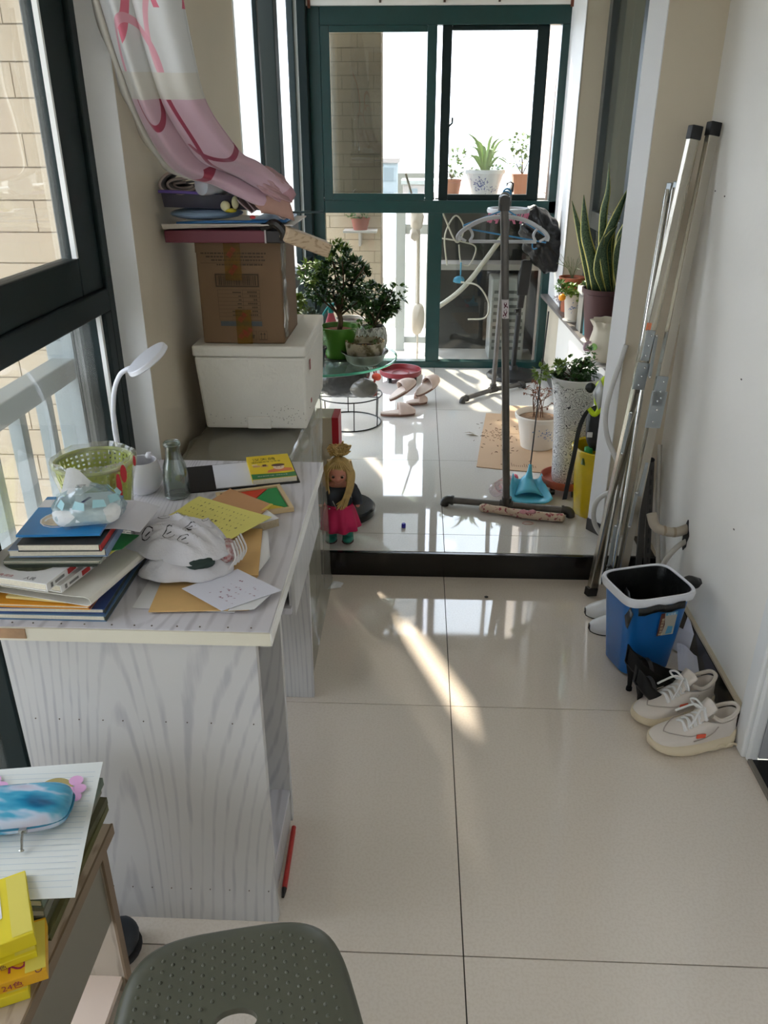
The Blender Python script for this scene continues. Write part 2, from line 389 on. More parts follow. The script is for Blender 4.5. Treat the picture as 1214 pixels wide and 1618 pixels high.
pane(W3, CLEAR, (-.545, .028, F0, F0+.003, 1.205, 2.075)); pane(W3, CLEAR, (.172, .665, F0+.03, F0+.033, 1.20, 2.085))
pane(W3, SCREEN, (-.545, .028, F0+.030, F0+.031, 1.205, 2.075), 'insect_screen', 'grey insect screen behind the left sash')
pane(W3, DUSTY, (-.60, .055, F0+.02, F0+.024, .145, 1.09)); pane(W3, CLEAR, (.145, .80, F0+.02, F0+.024, .145, 1.09))
bm = B(); tube(bm, [(.165, F0-.0, 1.60), (.17, F0-.02, 1.585), (.185, F0-.03, 1.60), (.187, F0-.03, 1.63)], .006, 8); obj('latch', bm, GREEND, W3, True)
bm = B()
for (x, z) in ((-.6, 1.18), (.03, 1.18)): ball(bm, (x, F0-.014, z), .005, 1)
obj('screw', bm, M('screw_steel', (200, 200, 200), .3, 1), W3)
# blind clips on the cream band above it
for x in (-.245, .12, .43):
    bm = B(); box(bm, x-.006, x+.006, 5.315, 5.33, 2.215, 2.30); box(bm, x-.012, x+.012, 5.312, 5.33, 2.228, 2.236)
    obj('clip', bm, M('clip_brown', (70, 50, 34), .5), WFAR)
bm = B(); box(bm, .83, .86, 5.318, 5.33, 2.19, 2.33); box(bm, -.66, -.645, 5.318, 5.33, 2.19, 2.33); obj('rust_patch', bm, M('rust_brown', (110, 60, 40), .8), WFAR)

# window_4: right-hand window above the pots
bm = B(); box(bm, .965, 1.04, 4.82, 4.90, .60, 2.32); W4 = struct('window_4', bm, M('grey_aluminium', (66, 70, 70), .35), .003)
G4 = M('grey_aluminium', (66, 70, 70), .35)
members(W4, G4, [(.965, 1.04, 2.94, 4.82, 1.06, 1.15), (.965, 1.04, 2.94, 4.82, .60, .65), (.965, 1.04, 2.94, 4.82, 2.24, 2.32)])
members(W4, GREEND, [(.95, 1.04, 3.70, 4.06, .65, 2.24)])
pane(W4, glassy('side_glass', (205, 220, 214), .10, .30, (150, 146, 134)), (1.0, 1.004, 4.06, 4.82, 1.15, 2.24)); pane(W4, glassy('side_glass'), (1.0, 1.004, 4.06, 4.82, .65, 1.06)); pane(W4, CLEAR, (1.0, 1.004, 2.94, 3.70, .65, 2.24))  # grey film on the side glass stands in for its pale reflection
bm = B(); box(bm, .955, .965, 4.20, 4.28, 1.05, 1.10); box(bm, .95, .956, 4.22, 4.26, .98, 1.06); obj('latch', bm, M('black_plastic', (16, 16, 17), .4), W4)
bm = B(); box(bm, 1.62, 1.7, 2.95, 6.2, .0, 2.6); box(bm, 1.10, 1.62, 6.1, 6.2, 0, 2.6); struct('wall_next_room', bm, M('next_room_plaster', (150, 150, 144), .8))
bm = B(); box(bm, 1.40, 1.60, 5.25, 5.95, 0, 2.59); struct('trim_5', bm, M('teal_reflection_panel', (58, 100, 94), .7, noise=(12, .2)))  # teal panel added behind the side window to stand in for teal reflections

# ------------------------------------------------------------------ outside
bm = B(); box(bm, -2.6, 1.6, 2.0, 7.2, -.25, -.03); struct('terrace', bm, M('terrace_concrete', (214, 206, 196), .8, noise=(4, .1)))
bm = B(); box(bm, -2.6, -.86, -2.2, 2.0, -.25, -.03); struct('terrace_near', bm, M('terrace_concrete', (214, 206, 196), .8))
def tiled(name, label, x0, x1, y0, y1, z0, z1, face, tw, thh, mat=OUTTILE):
    """outer wall with every wall tile its own piece, laid in running bond on one face"""
    bm = B(); box(bm, x0, x1, y0, y1, z0, z1); wl = struct(name, bm, OUTGROUT); g = .0035; src = {}
    rows = int((z1 - z0)/thh); a0, a1 = (x0, x1) if face == '-y' else (y0, y1)
    for r in range(rows):
        a = a0 - (tw/2 if r % 2 else 0); zc = z0 + r*thh
        while a < a1 - .01:
            l, h = max(a, a0), min(a + tw, a1); a += tw
            if h - l < .02: continue
            k = round(h-l, 3)
            if k not in src:
                bm = B(); d = rnd.uniform(.004, .006)
                if face == '-y': box(bm, 0, k-g, -d, .002, 0, thh-g)
                else: box(bm, -d, .002, 0, k-g, 0, thh-g)
                o = obj('wall_tile', bm, mat, wl); src[k] = o.data
            else:
                o = bpy.data.objects.new('wall_tile', src[k]); COL.objects.link(o); o.parent = wl
            o.location = (l, y0, zc) if face == '-y' else (x0, l, zc)
    return wl
tiled('wall_outside_left', '', -2.3, -.85, 2.14, 2.3, 0.3, 2.9, '-y', .24, .077)
tiled('wall_outside_column', '', -.70, -.255, 5.66, 5.92, 0, 3.0, '-y', .20, .075)
tiled('wall_outside_right', '', .90, 1.05, 5.46, 6.6, 0, 3.0, '-x', .20, .075)
bm = B(); tube(bm, [(.855, 5.555, 2.6), (.845, 5.555, 1.6), (.835, 5.555, .9), (.835, 5.555, -.03)], .033, 14); tag(obj('drain_pipe', bm, M('pipe_brown_grey', (120, 104, 92), .6), smooth=True), 'brown-grey drain pipe outside the right edge of the far window', 'pipe')
bm = B(); bm.faces.new([bm.verts.new((420*cos(2*pi*k/48), 420*sin(2*pi*k/48), -14)) for k in range(48)]); struct('ground', bm, M('ground_grey_green', (96, 96, 86), .9, noise=(.05, .3)))
bm = B(); box(bm, -.88, 9, -14, 5.44, 2.73, 14); struct('building_sky_blocker', bm, M('facade_beige', (206, 190, 164), .8))  # unseen upper storeys, added so less sky lights the outer column
bm = B(); box(bm, -2.5, -.88, -14, 2.3, 2.73, 2.9); struct('balcony_sky_blocker', bm, M('balcony_soffit', (220, 214, 204), .8))  # unseen balcony slab, added to cut high sky and darken the walls inside
# railings
RAIL = M('railing_paint', (150, 162, 164), .45)
t = thing('balcony_railing', 'pale grey railing close outside the near left window', 'railing', (-.92, 1.0, 0))
bm = B(); box(bm, -.955, -.895, -2.0, 2.02, .945, 1.0); obj('top_rail', bm, RAIL, t, bevel=.004)
bm = B(); box(bm, -.945, -.905, -2.0, 2.02, .12, .16); obj('bottom_rail', bm, RAIL, t)
src = None
for i, y in enumerate([2.02 - .145*k for k in range(1, 24)]):
    if src is None: bm = B(); box(bm, -.94, -.91, y-.015, y+.015, .16, .945); src = obj('baluster', bm, RAIL, t); y0 = y
    else: copies('baluster', src, t, [(0, y-y0, 0)])
bm = B(); box(bm, -.965, -.885, 2.02, 2.10, -.03, 1.16); obj('post', bm, RAIL, t, bevel=.004)
t = thing('balcony_railing', 'pale railing outside the lower left pane of the far window', 'railing', (0, 6.4, 0))
bm = B(); box(bm, -.14, .30, 6.37, 6.42, .86, .93); obj('top_rail', bm, RAIL, t)
bm = B(); box(bm, -.14, .30, 6.38, 6.41, .03, .08); obj('bottom_rail', bm, RAIL, t)
bm = B(); box(bm, -.175, -.105, 6.36, 6.43, -.03, 1.12); obj('post', bm, RAIL, t)
bm = B(); box(bm, -.02, .01, 6.38, 6.41, .08, .86); s = obj('baluster', bm, RAIL, t); copies('baluster', s, t, [(.15, 0, 0), (.27, 0, 0)])
# distant town in the haze
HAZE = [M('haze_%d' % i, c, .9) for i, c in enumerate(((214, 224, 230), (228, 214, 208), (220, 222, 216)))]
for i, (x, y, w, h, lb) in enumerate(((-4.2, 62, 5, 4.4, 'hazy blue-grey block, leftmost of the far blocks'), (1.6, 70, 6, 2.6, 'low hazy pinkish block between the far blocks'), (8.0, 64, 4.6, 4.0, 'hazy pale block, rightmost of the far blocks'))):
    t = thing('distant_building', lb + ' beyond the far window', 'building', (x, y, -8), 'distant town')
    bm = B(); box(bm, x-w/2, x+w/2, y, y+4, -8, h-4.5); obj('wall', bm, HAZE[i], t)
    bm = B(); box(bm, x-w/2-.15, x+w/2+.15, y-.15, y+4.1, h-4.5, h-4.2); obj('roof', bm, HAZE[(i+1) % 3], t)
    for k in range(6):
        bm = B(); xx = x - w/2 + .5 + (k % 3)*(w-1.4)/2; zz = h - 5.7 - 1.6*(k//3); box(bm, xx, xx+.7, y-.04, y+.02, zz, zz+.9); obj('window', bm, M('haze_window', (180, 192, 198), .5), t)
# the outdoor ledge behind the right lower pane, with its clutter
LEDGE = M('ledge_stone', (176, 172, 166), .6)
t = thing('plant_ledge', 'stone ledge outside the right half of the far window carrying three pots', 'ledge', (.5, 5.9, 0))
bm = B(); box(bm, .10, .88, 5.62, 6.16, 1.135, 1.165); obj('slab', bm, LEDGE, t)
bm = B(); box(bm, .06, .90, 6.17, 6.22, -.03, 1.165); obj('back_board', bm, M('dark_board', (36, 40, 38), .7, noise=(8, .3)), t)
bm = B(); box(bm, .10, .86, 5.95, 6.17, .66, .70); obj('shelf', bm, LEDGE, t)
bm = B(); box(bm, .12, .86, 5.60, 6.17, -.03, .04); obj('base', bm, LEDGE, t)
WIRE = M('white_cable', (205, 200, 186), .5)
for nm, lb, pts, r in (('cable', 'loose white cable looped high behind the right lower pane', [(.16,5.9,1.05),(.26,5.88,.86),(.31,5.9,.95),(.25,5.92,1.03),(.18,5.9,.9),(.2,5.9,.7)], .006),
                   ('cable', 'long white cable arching low behind the right lower pane', [(.3,5.80,.60),(.42,5.76,.58),(.5,5.76,.46),(.48,5.77,.36),(.36,5.8,.34)], .006),
                   ('cable', 'tangled white cable hanging mid-height behind the right lower pane', [(.15,5.93,.88),(.3,5.9,.86),(.4,5.9,.82),(.36,5.92,.70),(.3,5.92,.72),(.28,5.9,.84)], .005),
                   ('outdoor_pipe', 'slanting white pipe outside behind the clothes rack', [(.10,5.96,.36),(.34,5.92,.56),(.60,5.90,.92)], .018)):
    bm = B(); tube(bm, spl(pts, 8), r, 8); tag(obj(nm, bm, WIRE, smooth=True), lb, 'cable' if nm == 'cable' else 'pipe')
bm = B(); tube(bm, [(.30, 5.90, .72), (.30, 5.90, .63)], .006, 6); ball(bm, (.29, 5.90, .60), .035, 2, (1.2, .7, .8), .3, 3); tag(obj('tap_handle', bm, M('blue_plastic_rag', (60, 150, 190), .4), smooth=True), 'small bright blue rag hanging behind the right lower pane', 'rag')
t = thing('outdoor_unit', 'grey boxy unit outside behind the wrapped fan', 'appliance', (.65, 6.0, .04))
bm = B(); box(bm, .52, .77, 5.82, 6.10, .041, .62); obj('casing', bm, M('unit_grey', (150, 152, 148), .5), t, bevel=.01)
bm = B()
for k in range(9): box(bm, .54, .75, 5.812, 5.822, .12+.05*k, .14+.05*k)
obj('grille', bm, M('unit_grille', (80, 84, 82), .5), t, kind='stuff')
bm = B(); ball(bm, (-.02, 6.0, 1.0), .07, 3, (.7, .7, 1.1), .25, 9); ball(bm, (-.03, 6.0, .90), .05, 2, (.8, .8, 1), .3, 4); ball(bm, (.0, 6.0, .30), .09, 3, (.6, .6, 1.3), .2, 6); tube(bm, [(-.01, 6.0, .95), (.0, 6.0, .3)], .012, 8); tube(bm, [(-.02, 6.0, 1.05), (-.10, 5.92, 1.30)], .008, 6); tube(bm, [(.0, 6.0, .3), (.0, 6.0, -.03)], .008, 6)
tag(obj('cloth_bundle', bm, M('pale_bundle', (206, 200, 188), .8), smooth=True), 'pale knotted cloth bundle hanging outside the lower left pane', 'bundle')

# ------------------------------------------------------------------ the desk
DW = woodgrain('white_wood_vertical', (194, 192, 190), (172, 170, 172), (7, 7, .9), scale=1., grain=.34)
DWT = woodgrain('white_wood_top', (208, 205, 210), (182, 178, 184), (7, .9, 7), scale=1., grain=.34)
EDGE = M('edge_band', (214, 208, 190), .5)
t = DESK = thing('desk', 'white wood-grain writing desk under the left window', 'desk', (-.49, 1.55, 0))
bm = B(); box(bm, -.735, -.245, 1.146, 1.945, .724, .75); obj('top', bm, DWT, t, bevel=.002)
bm = B(); box(bm, -.735, -.244, 1.142, 1.146, .724, .7495); obj('edge_band', bm, EDGE, t, label='cream edging strip along the desk top')
bm = B(); box(bm, -.245, -.2415, 1.143, 1.945, .724, .7495); obj('edge_band', bm, M('edge_band_white', (228, 226, 222), .35), t)
bm = B(); box(bm, -.735, -.275, 1.165, 1.183, 0, .724); obj('end_panel', bm, DW, t, bevel=.001)
bm = B(); box(bm, -.735, -.285, 1.445, 1.463, 0, .724); obj('divider_panel', bm, DW, t, bevel=.001)
bm = B(); box(bm, -.735, -.290, 1.922, 1.940, 0, .724); obj('end_panel', bm, DW, t, bevel=.001)
bm = B(); box(bm, -.73, -.712, 1.183, 1.922, .25, .724); obj('back_panel', bm, DW, t)
bm = B(); box(bm, -.712, -.288, 1.183, 1.445, .085, .10); obj('shelf', bm, DWT, t)
bm = B(); box(bm, -.305, -.29, 1.183, 1.445, 0, .085); obj('plinth', bm, DW, t)
bm = B(); box(bm, -.70, -.262, 1.463, 1.922, .585, .60); obj('keyboard_tray', bm, DWT, t)
bm = B(); box(bm, -.268, -.254, 1.475, 1.915, .575, .705); obj('drawer_front', bm, DW, t, bevel=.001)
bm = B(); box(bm, -.30, -.286, 1.183, 1.445, .65, .724); obj('drawer_front', bm, M('dark_rail', (110, 104, 98), .6), t)  # plain dark rail under the desk top
bm = B()
for i in range(11): ball(bm, (-.70 + .041*i + rnd.uniform(-.003, .003), 1.163, .535), .0015, 1); ball(bm, (-.70 + .041*i, 1.163, .095), .0015, 1); ball(bm, (-.70 + .042*i + rnd.uniform(-.008,.008), 1.158, .7502), .0018, 1)
obj('staples', bm, M('staple_rust', (84, 66, 54), .6), t, kind='stuff')
bm = B(); box(bm, -.735, -.672, 1.1405, 1.1425, .729, .749); obj('torn_tape', bm, M('torn_tape', (178, 140, 104), .7, noise=(30, .4)), t, label='torn brown tape on the desk edge')
bm = B(); tube(bm, [(-.2745, 1.245, .0062), (-.278, 1.405, .0062)], .006, 8); PEN = thing('pen', 'red pen on the floor along the foot of the desk', 'pen', (-.276, 1.32, 0))
obj('barrel', bm, M('red_pen', (172, 38, 32), .35), PEN, True)
bm = B(); tube(bm, [(-.2745, 1.245, .0062), (-.2740, 1.222, .0062)], [.006, .003], 8); obj('tip', bm, M('pen_black', (22, 20, 20), .4), PEN, True)
bm = B(); tube(bm, [(-.278, 1.405, .0062), (-.2784, 1.42, .0062)], [.0055, .0055], 8); obj('end_plug', bm, M('red_pen'  , (172, 38, 32), .35), PEN, True)

# ------------------------------------------------------------------ books, papers and clutter on the desk
PAGES = M('page_edges', (226, 218, 198), .8, noise=(300, .12))
PAPER = M('paper_white', (226, 226, 228), .75)
def slab(bm, c, w, d, z0, z1, rot):
    ux, uy = cos(rot), sin(rot)
    obox(bm, (c[0], c[1], (z0+z1)/2), (ux*w/2, uy*w/2, 0), (-uy*d/2, ux*d/2, 0), (0, 0, (z1-z0)/2))
def book(label, c, w, d, z0, z1, rot, cover, spine=None, ct=.0015, group='books piled on the desk', spine_side=1, cat='book', name='book'):
    """c = centre; the spine runs along the right-hand (u+) side"""
    t = thing(name, label, cat, (c[0], c[1], z0), group)
    u = Vector((cos(rot), sin(rot), 0))
    bm = B(); slab(bm, c, w, d, z0, z0+ct, rot); slab(bm, c, w, d, z1-ct, z1, rot)
    obj('cover', bm, cover, t)
    bm = B(); slab(bm, (c[0]+u.x*(w/2-.0008)*spine_side, c[1]+u.y*(w/2-.0008)*spine_side), .0016, d, z0+ct, z1-ct, rot); obj('spine', bm, spine or cover, t)
    bm = B(); slab(bm, (c[0]-u.x*.002*spine_side, c[1]-u.y*.002*spine_side), w-.005, d-.005, z0+ct, z1-ct, rot); obj('pages', bm, PAGES, t)
    return t
def uv(c, w, d, rot, z):
    """frame at the front-left corner of a slab's top"""
    u = Vector((cos(rot), sin(rot), 0)); v = Vector((-sin(rot), cos(rot), 0))
    return Vector((c[0], c[1], z)) - u*w/2 - v*d/2, u, v
INK = M('ink_black', (34, 32, 34), .6); INKR = M('ink_red', (172, 44, 44), .6); INKG = M('ink_grey', (120, 118, 116), .7)
BL = M('cover_blue_grey', (88, 118, 148), .45); BLD = M('cover_navy', (48, 74, 128), .45); GRD = M('cover_dark_green', (46, 54, 46), .5)
book('lowest book of the desk pile with a grey-blue cover', (-.637, 1.300), .200, .265, .7502, .762, 0, BL, GRD)
book('second book from the bottom with a dark blue wavy cover', (-.640, 1.302), .196, .260, .7622, .7725, radians(1), BLD, GRD)
t = book('orange cartoon-covered booklet under the yellow pamphlet', (-.650, 1.296), .178, .25, .7727, .780, radians(-1), M('cover_orange', (222, 150, 30), .5), M('cover_purple', (96, 30, 66), .5))
o, u, v = uv((-.650, 1.296), .178, .25, 0, .7801)
bm = B(); flat(bm, o, u, v, rect(.004, .045, .17, .11), .0002); obj('print', bm, M('cover_lilac', (186, 172, 182), .5), t)
bm = B(); flat(bm, o, u, v, oval(.10, .03, .035, .012), .0004); flat(bm, o, u, v, oval(.02, .055, .02, .012), .0004); obj('print', bm, M('cover_purple', (96, 30, 66), .5), t)
bm = B(); flat(bm, o, u, v, [(.025,.035),(.06,.03),(.075,.05),(.045,.055)], .0005); obj('print', bm, M('print_white', (226, 224, 222), .6), t)
bm = B(); flat(bm, o, u, v, oval(.052, .022, .011, .006), .0006); obj('print', bm, INK, t)
bm = B(); slab(bm, (-.652, 1.285), .115, .21, .7812, .7862, radians(-6)); tag(obj('pamphlet', bm, M('pamphlet_yellow', (222, 200, 130), .6), bevel=.001), 'thin pale yellow pamphlet sticking out over the orange booklet', 'booklet', 'books piled on the desk')
# folded newspaper / exam paper
t = thing('folded_exam_paper', 'folded printed exam paper with a rounded fold in the middle of the pile', 'paper', (-.62, 1.30, .79))
c = (-.625, 1.312); R = radians(-13)
o, u, v = uv(c, .205, .27, R, .787)
rows = []
for i in range(9):
    y = .27*i/8
    rows.append([o + v*y + u*x + Vector((0,0,z)) for x, z in ((0,.001),(.06,.0008),(.15,.0006),(.198,.0006),(.205,.004),(.206,.009),(.203,.014),(.195,.0165),(.17,.0145),(.10,.013),(0,.0125))])
bm = B(); grid(bm, rows, .0012); obj('sheets', bm, M('newsprint', (218, 214, 204), .8), t, True)
bm = B()
for k in range(26):
    y = .012 + .0096*k; x = .04
    while x < .165:
        l = rnd.uniform(.004, .018); flat(bm, o + Vector((0,0,.0152)), u, v, rect(x, y, min(x+l, .168), y+.0032)); x += l + .003
obj('print', bm, INKG, t, kind='stuff')
WC = M('cover_white', (222, 220, 218), .5)
def spine_marks(t, c, w, d, z0, z1, rot, n=4):
    u = Vector((cos(rot), sin(rot), 0)); v = Vector((-sin(rot), cos(rot), 0)); o = Vector((c[0], c[1], z0)) + u*(w/2+.0006) - v*d/2; h = z1-z0
    bm = B(); flat(bm, o, v, Vector((0,0,1)), rect(.01, h*.2, .016, h*.8), .0003); flat(bm, o, v, Vector((0,0,1)), rect(.022, h*.3, .048, h*.65), .0003); obj('print', bm, INKG, t)
    bm = B(); flat(bm, o, v, Vector((0,0,1)), rect(.058, h*.15, .082, h*.85), .0003); obj('print', bm, INKR, t)
    txt('语文练习', .0125, INK, o + v*.086 + Vector((0,0,h*.18)), v, (0,0,1), t, h=.0006)
c2, R2 = (-.659, 1.285), radians(-14)
t = book('white paperback with spine lettering below the oval-picture book', c2, .155, .20, .806, .820, R2, WC); spine_marks(t, c2, .155, .20, .806, .820, R2)
c3, R3 = (-.676, 1.262), radians(-12)
t = book('white paperback with a dark oval picture on its cover', c3, .155, .20, .8205, .8355, R3, WC); spine_marks(t, c3, .155, .20, .8205, .8355, R3)
o, u, v = uv(c3, .155, .20, R3, .8356)
bm = B(); flat(bm, o, u, v, oval(.08, .062, .052, .034), .0003); obj('print', bm, M('print_moss', (96, 98, 76), .7, noise=(120, .6)), t, label='moss-green oval picture')
bm = B()
for k in range(60): x, y = rnd.gauss(.08, .02), rnd.gauss(.062, .013); a = rnd.uniform(0, pi); flat(bm, o, u, v, [(x,y),(x+.007*cos(a),y+.007*sin(a)),(x+.005*cos(a)+.002,y+.005*sin(a)+.002)], .0005)
obj('print', bm, INK, t, kind='stuff')
bm = B(); flat(bm, o, u, v, [(.108,.066),(.123,.066),(.121,.074),(.106,.073)], .0006); obj('print', bm, M('print_white', (226, 224, 222), .6), t)
txt('红色经典·阅读', .0085, INKR, o + u*.03 + v*.006, u, v, t, h=.0004); txt('人民', .011, INK, o + u*.105 + v*.006, u, v, t, h=.0004)
# upper pile
book('thin dark green exercise book in the middle of the pile', (-.640, 1.290), .155, .17, .8362, .8402, radians(4), GRD)
book('grey-green magazine with a soft cover on the dark exercise book', (-.640, 1.292), .172, .165, .8404, .8464, radians(3), M('cover_grey_green', (150, 152, 138), .5, noise=(20, .3)))
bm = B(); quadsheet(bm, [(-.565,1.243,.8475),(-.527,1.256,.847),(-.513,1.312,.8472),(-.56,1.32,.8475)], .0012, 4); tag(obj('green_card', bm, M('card_green', (40, 130, 66), .5)), 'green card sticking out of the right side of the pile', 'card')
bm = B(); quadsheet(bm, [(-.575,1.228,.8466),(-.541,1.238,.8464),(-.535,1.26,.8464),(-.57,1.262,.8466)], .0006, 2); tag(obj('yellow_slip', bm, M('slip_yellow', (214, 206, 90), .6)), 'small yellow slip below the green card', 'paper')
t = book('blue and white textbook below the dark-spined book', (-.632, 1.296), .172, .155, .8495, .8645, radians(4), M('cover_pale_blue', (150, 170, 200), .5, noise=(9, .35)))
t = book('thin book with a dark spine under the blue picture book', (-.622, 1.285), .145, .15, .8648, .8792, radians(3), M('cover_charcoal', (66, 66, 64), .5), INKR)
bm = B(); quadsheet(bm, [(-.60,1.245,.8795),(-.50,1.285,.868),(-.497,1.40,.866),(-.60,1.385,.879)], .0006, 8, lambda a, b: .010*sin(pi*a)); tag(obj('paper_sheet', bm, M('paper_lilac', (206, 204, 210), .75)), 'curling white sheet poking out beside the blue picture book', 'paper')
cb, Rb = (-.627, 1.300), radians(5)
t = book('blue picture book with a white title band topmost of the pile', cb, .145, .165, .8905, .8945, Rb, M('cover_sky_blue', (34, 132, 196), .35, noise=(12, .15)), INKR)
o, u, v = uv(cb, .145, .165, Rb, .8946)
bm = B(); flat(bm, o, u, v, rect(0, .115, .143, .150), .0003); obj('print', bm, M('print_white', (226, 224, 222), .6), t)
txt('语文', .024, INK, o + u*.055 + v*.122, u, v, t, h=.0006)
bm = B(); flat(bm, o, u, v, oval(.058, .062, .036, .028), .0003); obj('print', bm, M('print_cream', (226, 208, 178), .6, noise=(60, .3)), t, label='cream oval picture on the cover')
bm = B(); arcstrip(bm, o, u, v, .058, .062, .034, .0012, 0, 2*pi, .0005); arcstrip(bm, o, u, v, .045, .058, .012, .002, .5, 3.5, .0006); obj('print', bm, M('print_white', (226, 224, 222), .6), t)
# pack of tissues on top
t = thing('tissue_pack', 'pack of tissues in clear blue-printed film with one tissue pulled up', 'tissues', (-.592, 1.285, .895))
c = (-.590, 1.287); o, u, v = uv(c, .115, .088, radians(14), .8955)
bm = B(); vs = [[.1,.0],[.9,.0],[1,.25],[1,.8],[.85,1],[.15,1],[0,.75],[0,.25]]
prism(bm, [tuple((o + u*.115*a + v*.088*b)[:2]) for a, b in vs], .8952, .930); obj('tissues', bm, M('tissue_white', (228, 230, 230), .8, bump=(60, .3)), t, True, bevel=.012)
bm = B(); rows = []
for i, (s, z) in enumerate(((1.03, .897), (1.06, .915), (1.0, .931), (.74, .944), (.40, .954), (.20, .960))):
    row = []
    for k in range(25):
        a = 2*pi*k/24; r = (.058 + .006*sin(5*a+i) + .003*sin(11*a+2*i))*s
        row.append(Vector((c[0], c[1], z)) + u*r*cos(a) + v*r*.8*sin(a) + Vector((0,0,.003*sin(7*a+i))))
    rows.append(row)
grid(bm, rows); obj('wrapper', bm, glassy('film_aqua', (236, 246, 248), .14, .14, (206, 228, 232), .12), t, True, label='crinkled clear film printed pale blue')
bm = B(); quadsheet(bm, [(-.628,1.272,.945),(-.588,1.262,.95),(-.572,1.30,.962),(-.622,1.30,.985)], .0006, 6, lambda a, b: .008*sin(5*a)*b); quadsheet(bm, [(-.612,1.27,.925),(-.580,1.268,.925),(-.588,1.275,.958),(-.618,1.276,.958)], .0006, 4); obj('pulled_tissue', bm, M('tissue_white', (228, 230, 230), .8), t, True)
bm = B()
for k in range(9):
    a = -2.9 + .62*k; p = Vector((c[0], c[1], .936)) + u*.050*cos(a) + v*.041*sin(a); q_ = Vector((-sin(a), cos(a), .1)); flat(bm, p, q_, Vector((-.5*cos(a), -.5*sin(a), .8)), [(-.012,-.006),(.012,-.010),(.010,.004),(-.008,.009)], .006)
obj('print', bm, M('print_aqua', (164, 208, 216), .4), t, kind='stuff')
bm = B(); o2 = o + Vector((0,0,.03)); flat(bm, o2, u, v, [(.055,.004),(.060,.002),(.072,.022),(.066,.026)], .018); obj('print', bm, M('print_navy', (44, 52, 96), .5), t)
bm = B(); flat(bm, (-.598, 1.268, .958), u, v, rect(0, 0, .012, .003), .004); flat(bm, (-.598, 1.274, .959), u, v, rect(0, 0, .016, .003), .004); obj('print', bm, INKG, t)
# basket in a clear bag
t = thing('woven_basket', 'yellow-green woven plastic basket inside a clear bag', 'basket', (-.672, 1.53, .75))
GB = M('basket_green', (186, 196, 84), .5); bc = (-.672, 1.53, .751)
rb = lambda z: .052 + .026*z/.155
bm = B()
for k in range(40):
    a = 2*pi*k/40; q = [Vector((bc[0] + rb(z)*cos(a), bc[1] + rb(z)*sin(a), bc[2]+z)) for z in (0, .155)]
    n = Vector((cos(a), sin(a), 0)); tt = Vector((-sin(a), cos(a), 0)); obox(bm, (q[0]+q[1])/2, tt*.0032, (q[1]-q[0])/2, n*.001)
obj('uprights', bm, GB, t, kind='stuff')
bm = B()
for j in range(15):
    z = .006 + .0102*j; r = rb(z)
    for k in range(40):
        a0, a1 = 2*pi*k/40, 2*pi*(k+1)/40; s = .0016 if (k + j) % 2 else -.0016
        p = [Vector((bc[0]+(r+s)*cos(a), bc[1]+(r+s)*sin(a), bc[2]+zz)) for a, zz in ((a0, z), (a1, z), (a1, z+.0062), (a0, z+.0062))]
        bm.faces.new([bm.verts.new(x) for x in p])
obj('weave', bm, GB, t, kind='stuff')
bm = B(); tube(bm, [(bc[0]+.0785*cos(2*pi*k/32), bc[1]+.0785*sin(2*pi*k/32), bc[2]+.157) for k in range(32)], .0045, 8, closed=True); obj('rim', bm, M('basket_rim', (170, 176, 112), .5), t, True)
bm = B(); lathe(bm, [(.001, 0), (.051, 0), (.051, .003), (.001, .003)], bc, 24); obj('base', bm, GB, t)
bm = B(); lathe(bm, [(.058, .004), (.066, .05), (.074, .10), (.083, .145), (.085, .162), (.080, .172), (.070, .150), (.064, .11)], bc, 48, lambda a, z: .035*sin(6*a+30*z) + .025*sin(13*a+9*z) + 0, capb=False)
obj('clear_bag', bm, glassy('clear_film', (250, 250, 250), .10, .08, (240, 240, 238), .1), t, True)
bm = B(); r0 = Vector((bc[0], bc[1], bc[2]))
for (a, z, w, h) in ((.35, .150, .008, .02), (.2, .125, .006, .03), (.75, .165, .006, .012)):
    bm = B(); n = Vector((cos(a-.9), sin(a-.9), 0)); tt = Vector((-n.y, n.x, 0)); flat(bm, r0 + n*(.093) + Vector((0,0,z)), tt, Vector((0,0,1)), oval(0, 0, w, h, 10)); obj('print', bm, M('print_bag_red', (196, 40, 50), .5), t, label='red printing on the bag')
# desk lamp
t = thing('desk_lamp', 'white desk lamp with a bent stem and flat round head by the window', 'lamp', (-.715, 1.77, .75)); LW = M('lamp_white', (228, 230, 238), .35)
bm = B(); lathe(bm, [(.001, 0), (.036, 0), (.038, .006), (.034, .012), (.001, .013)], (-.705, 1.79, .75), 28); obj('base', bm, LW, t, True)
bm = B(); tube(bm, spl([(-.712,1.79,.76),(-.722,1.79,.88),(-.712,1.79,.97),(-.692,1.79,1.018),(-.668,1.788,1.036),(-.655,1.785,1.037)], 6), .0055, 12); obj('stem', bm, LW, t, True)
n = Vector((-.5, -.21, .8)).normalized(); uu, ww = frame_of(n)
def disc(bm, c, n, r, h, seg=36):
    uu, ww = frame_of(n); c = Vector(c); a = [bm.verts.new(c + r*(cos(2*pi*k/seg)*uu + sin(2*pi*k/seg)*ww)) for k in range(seg)]; b = [bm.verts.new(c + n*h + r*.97*(cos(2*pi*k/seg)*uu + sin(2*pi*k/seg)*ww)) for k in range(seg)]
    bm.faces.new(a[::-1]); bm.faces.new(b)
    for k in range(seg): bm.faces.new((a[k], a[(k+1) % seg], b[(k+1) % seg], b[k]))
bm = B(); disc(bm, (-.612, 1.775, 1.058), n, .055, .012); obj('head', bm, LW, t, True, bevel=.002)
bm = B(); disc(bm, Vector((-.612, 1.775, 1.058)) - n*.0015, n, .050, .001); obj('diffuser', bm, M('lamp_diffuser', (236, 236, 240), .6), t)
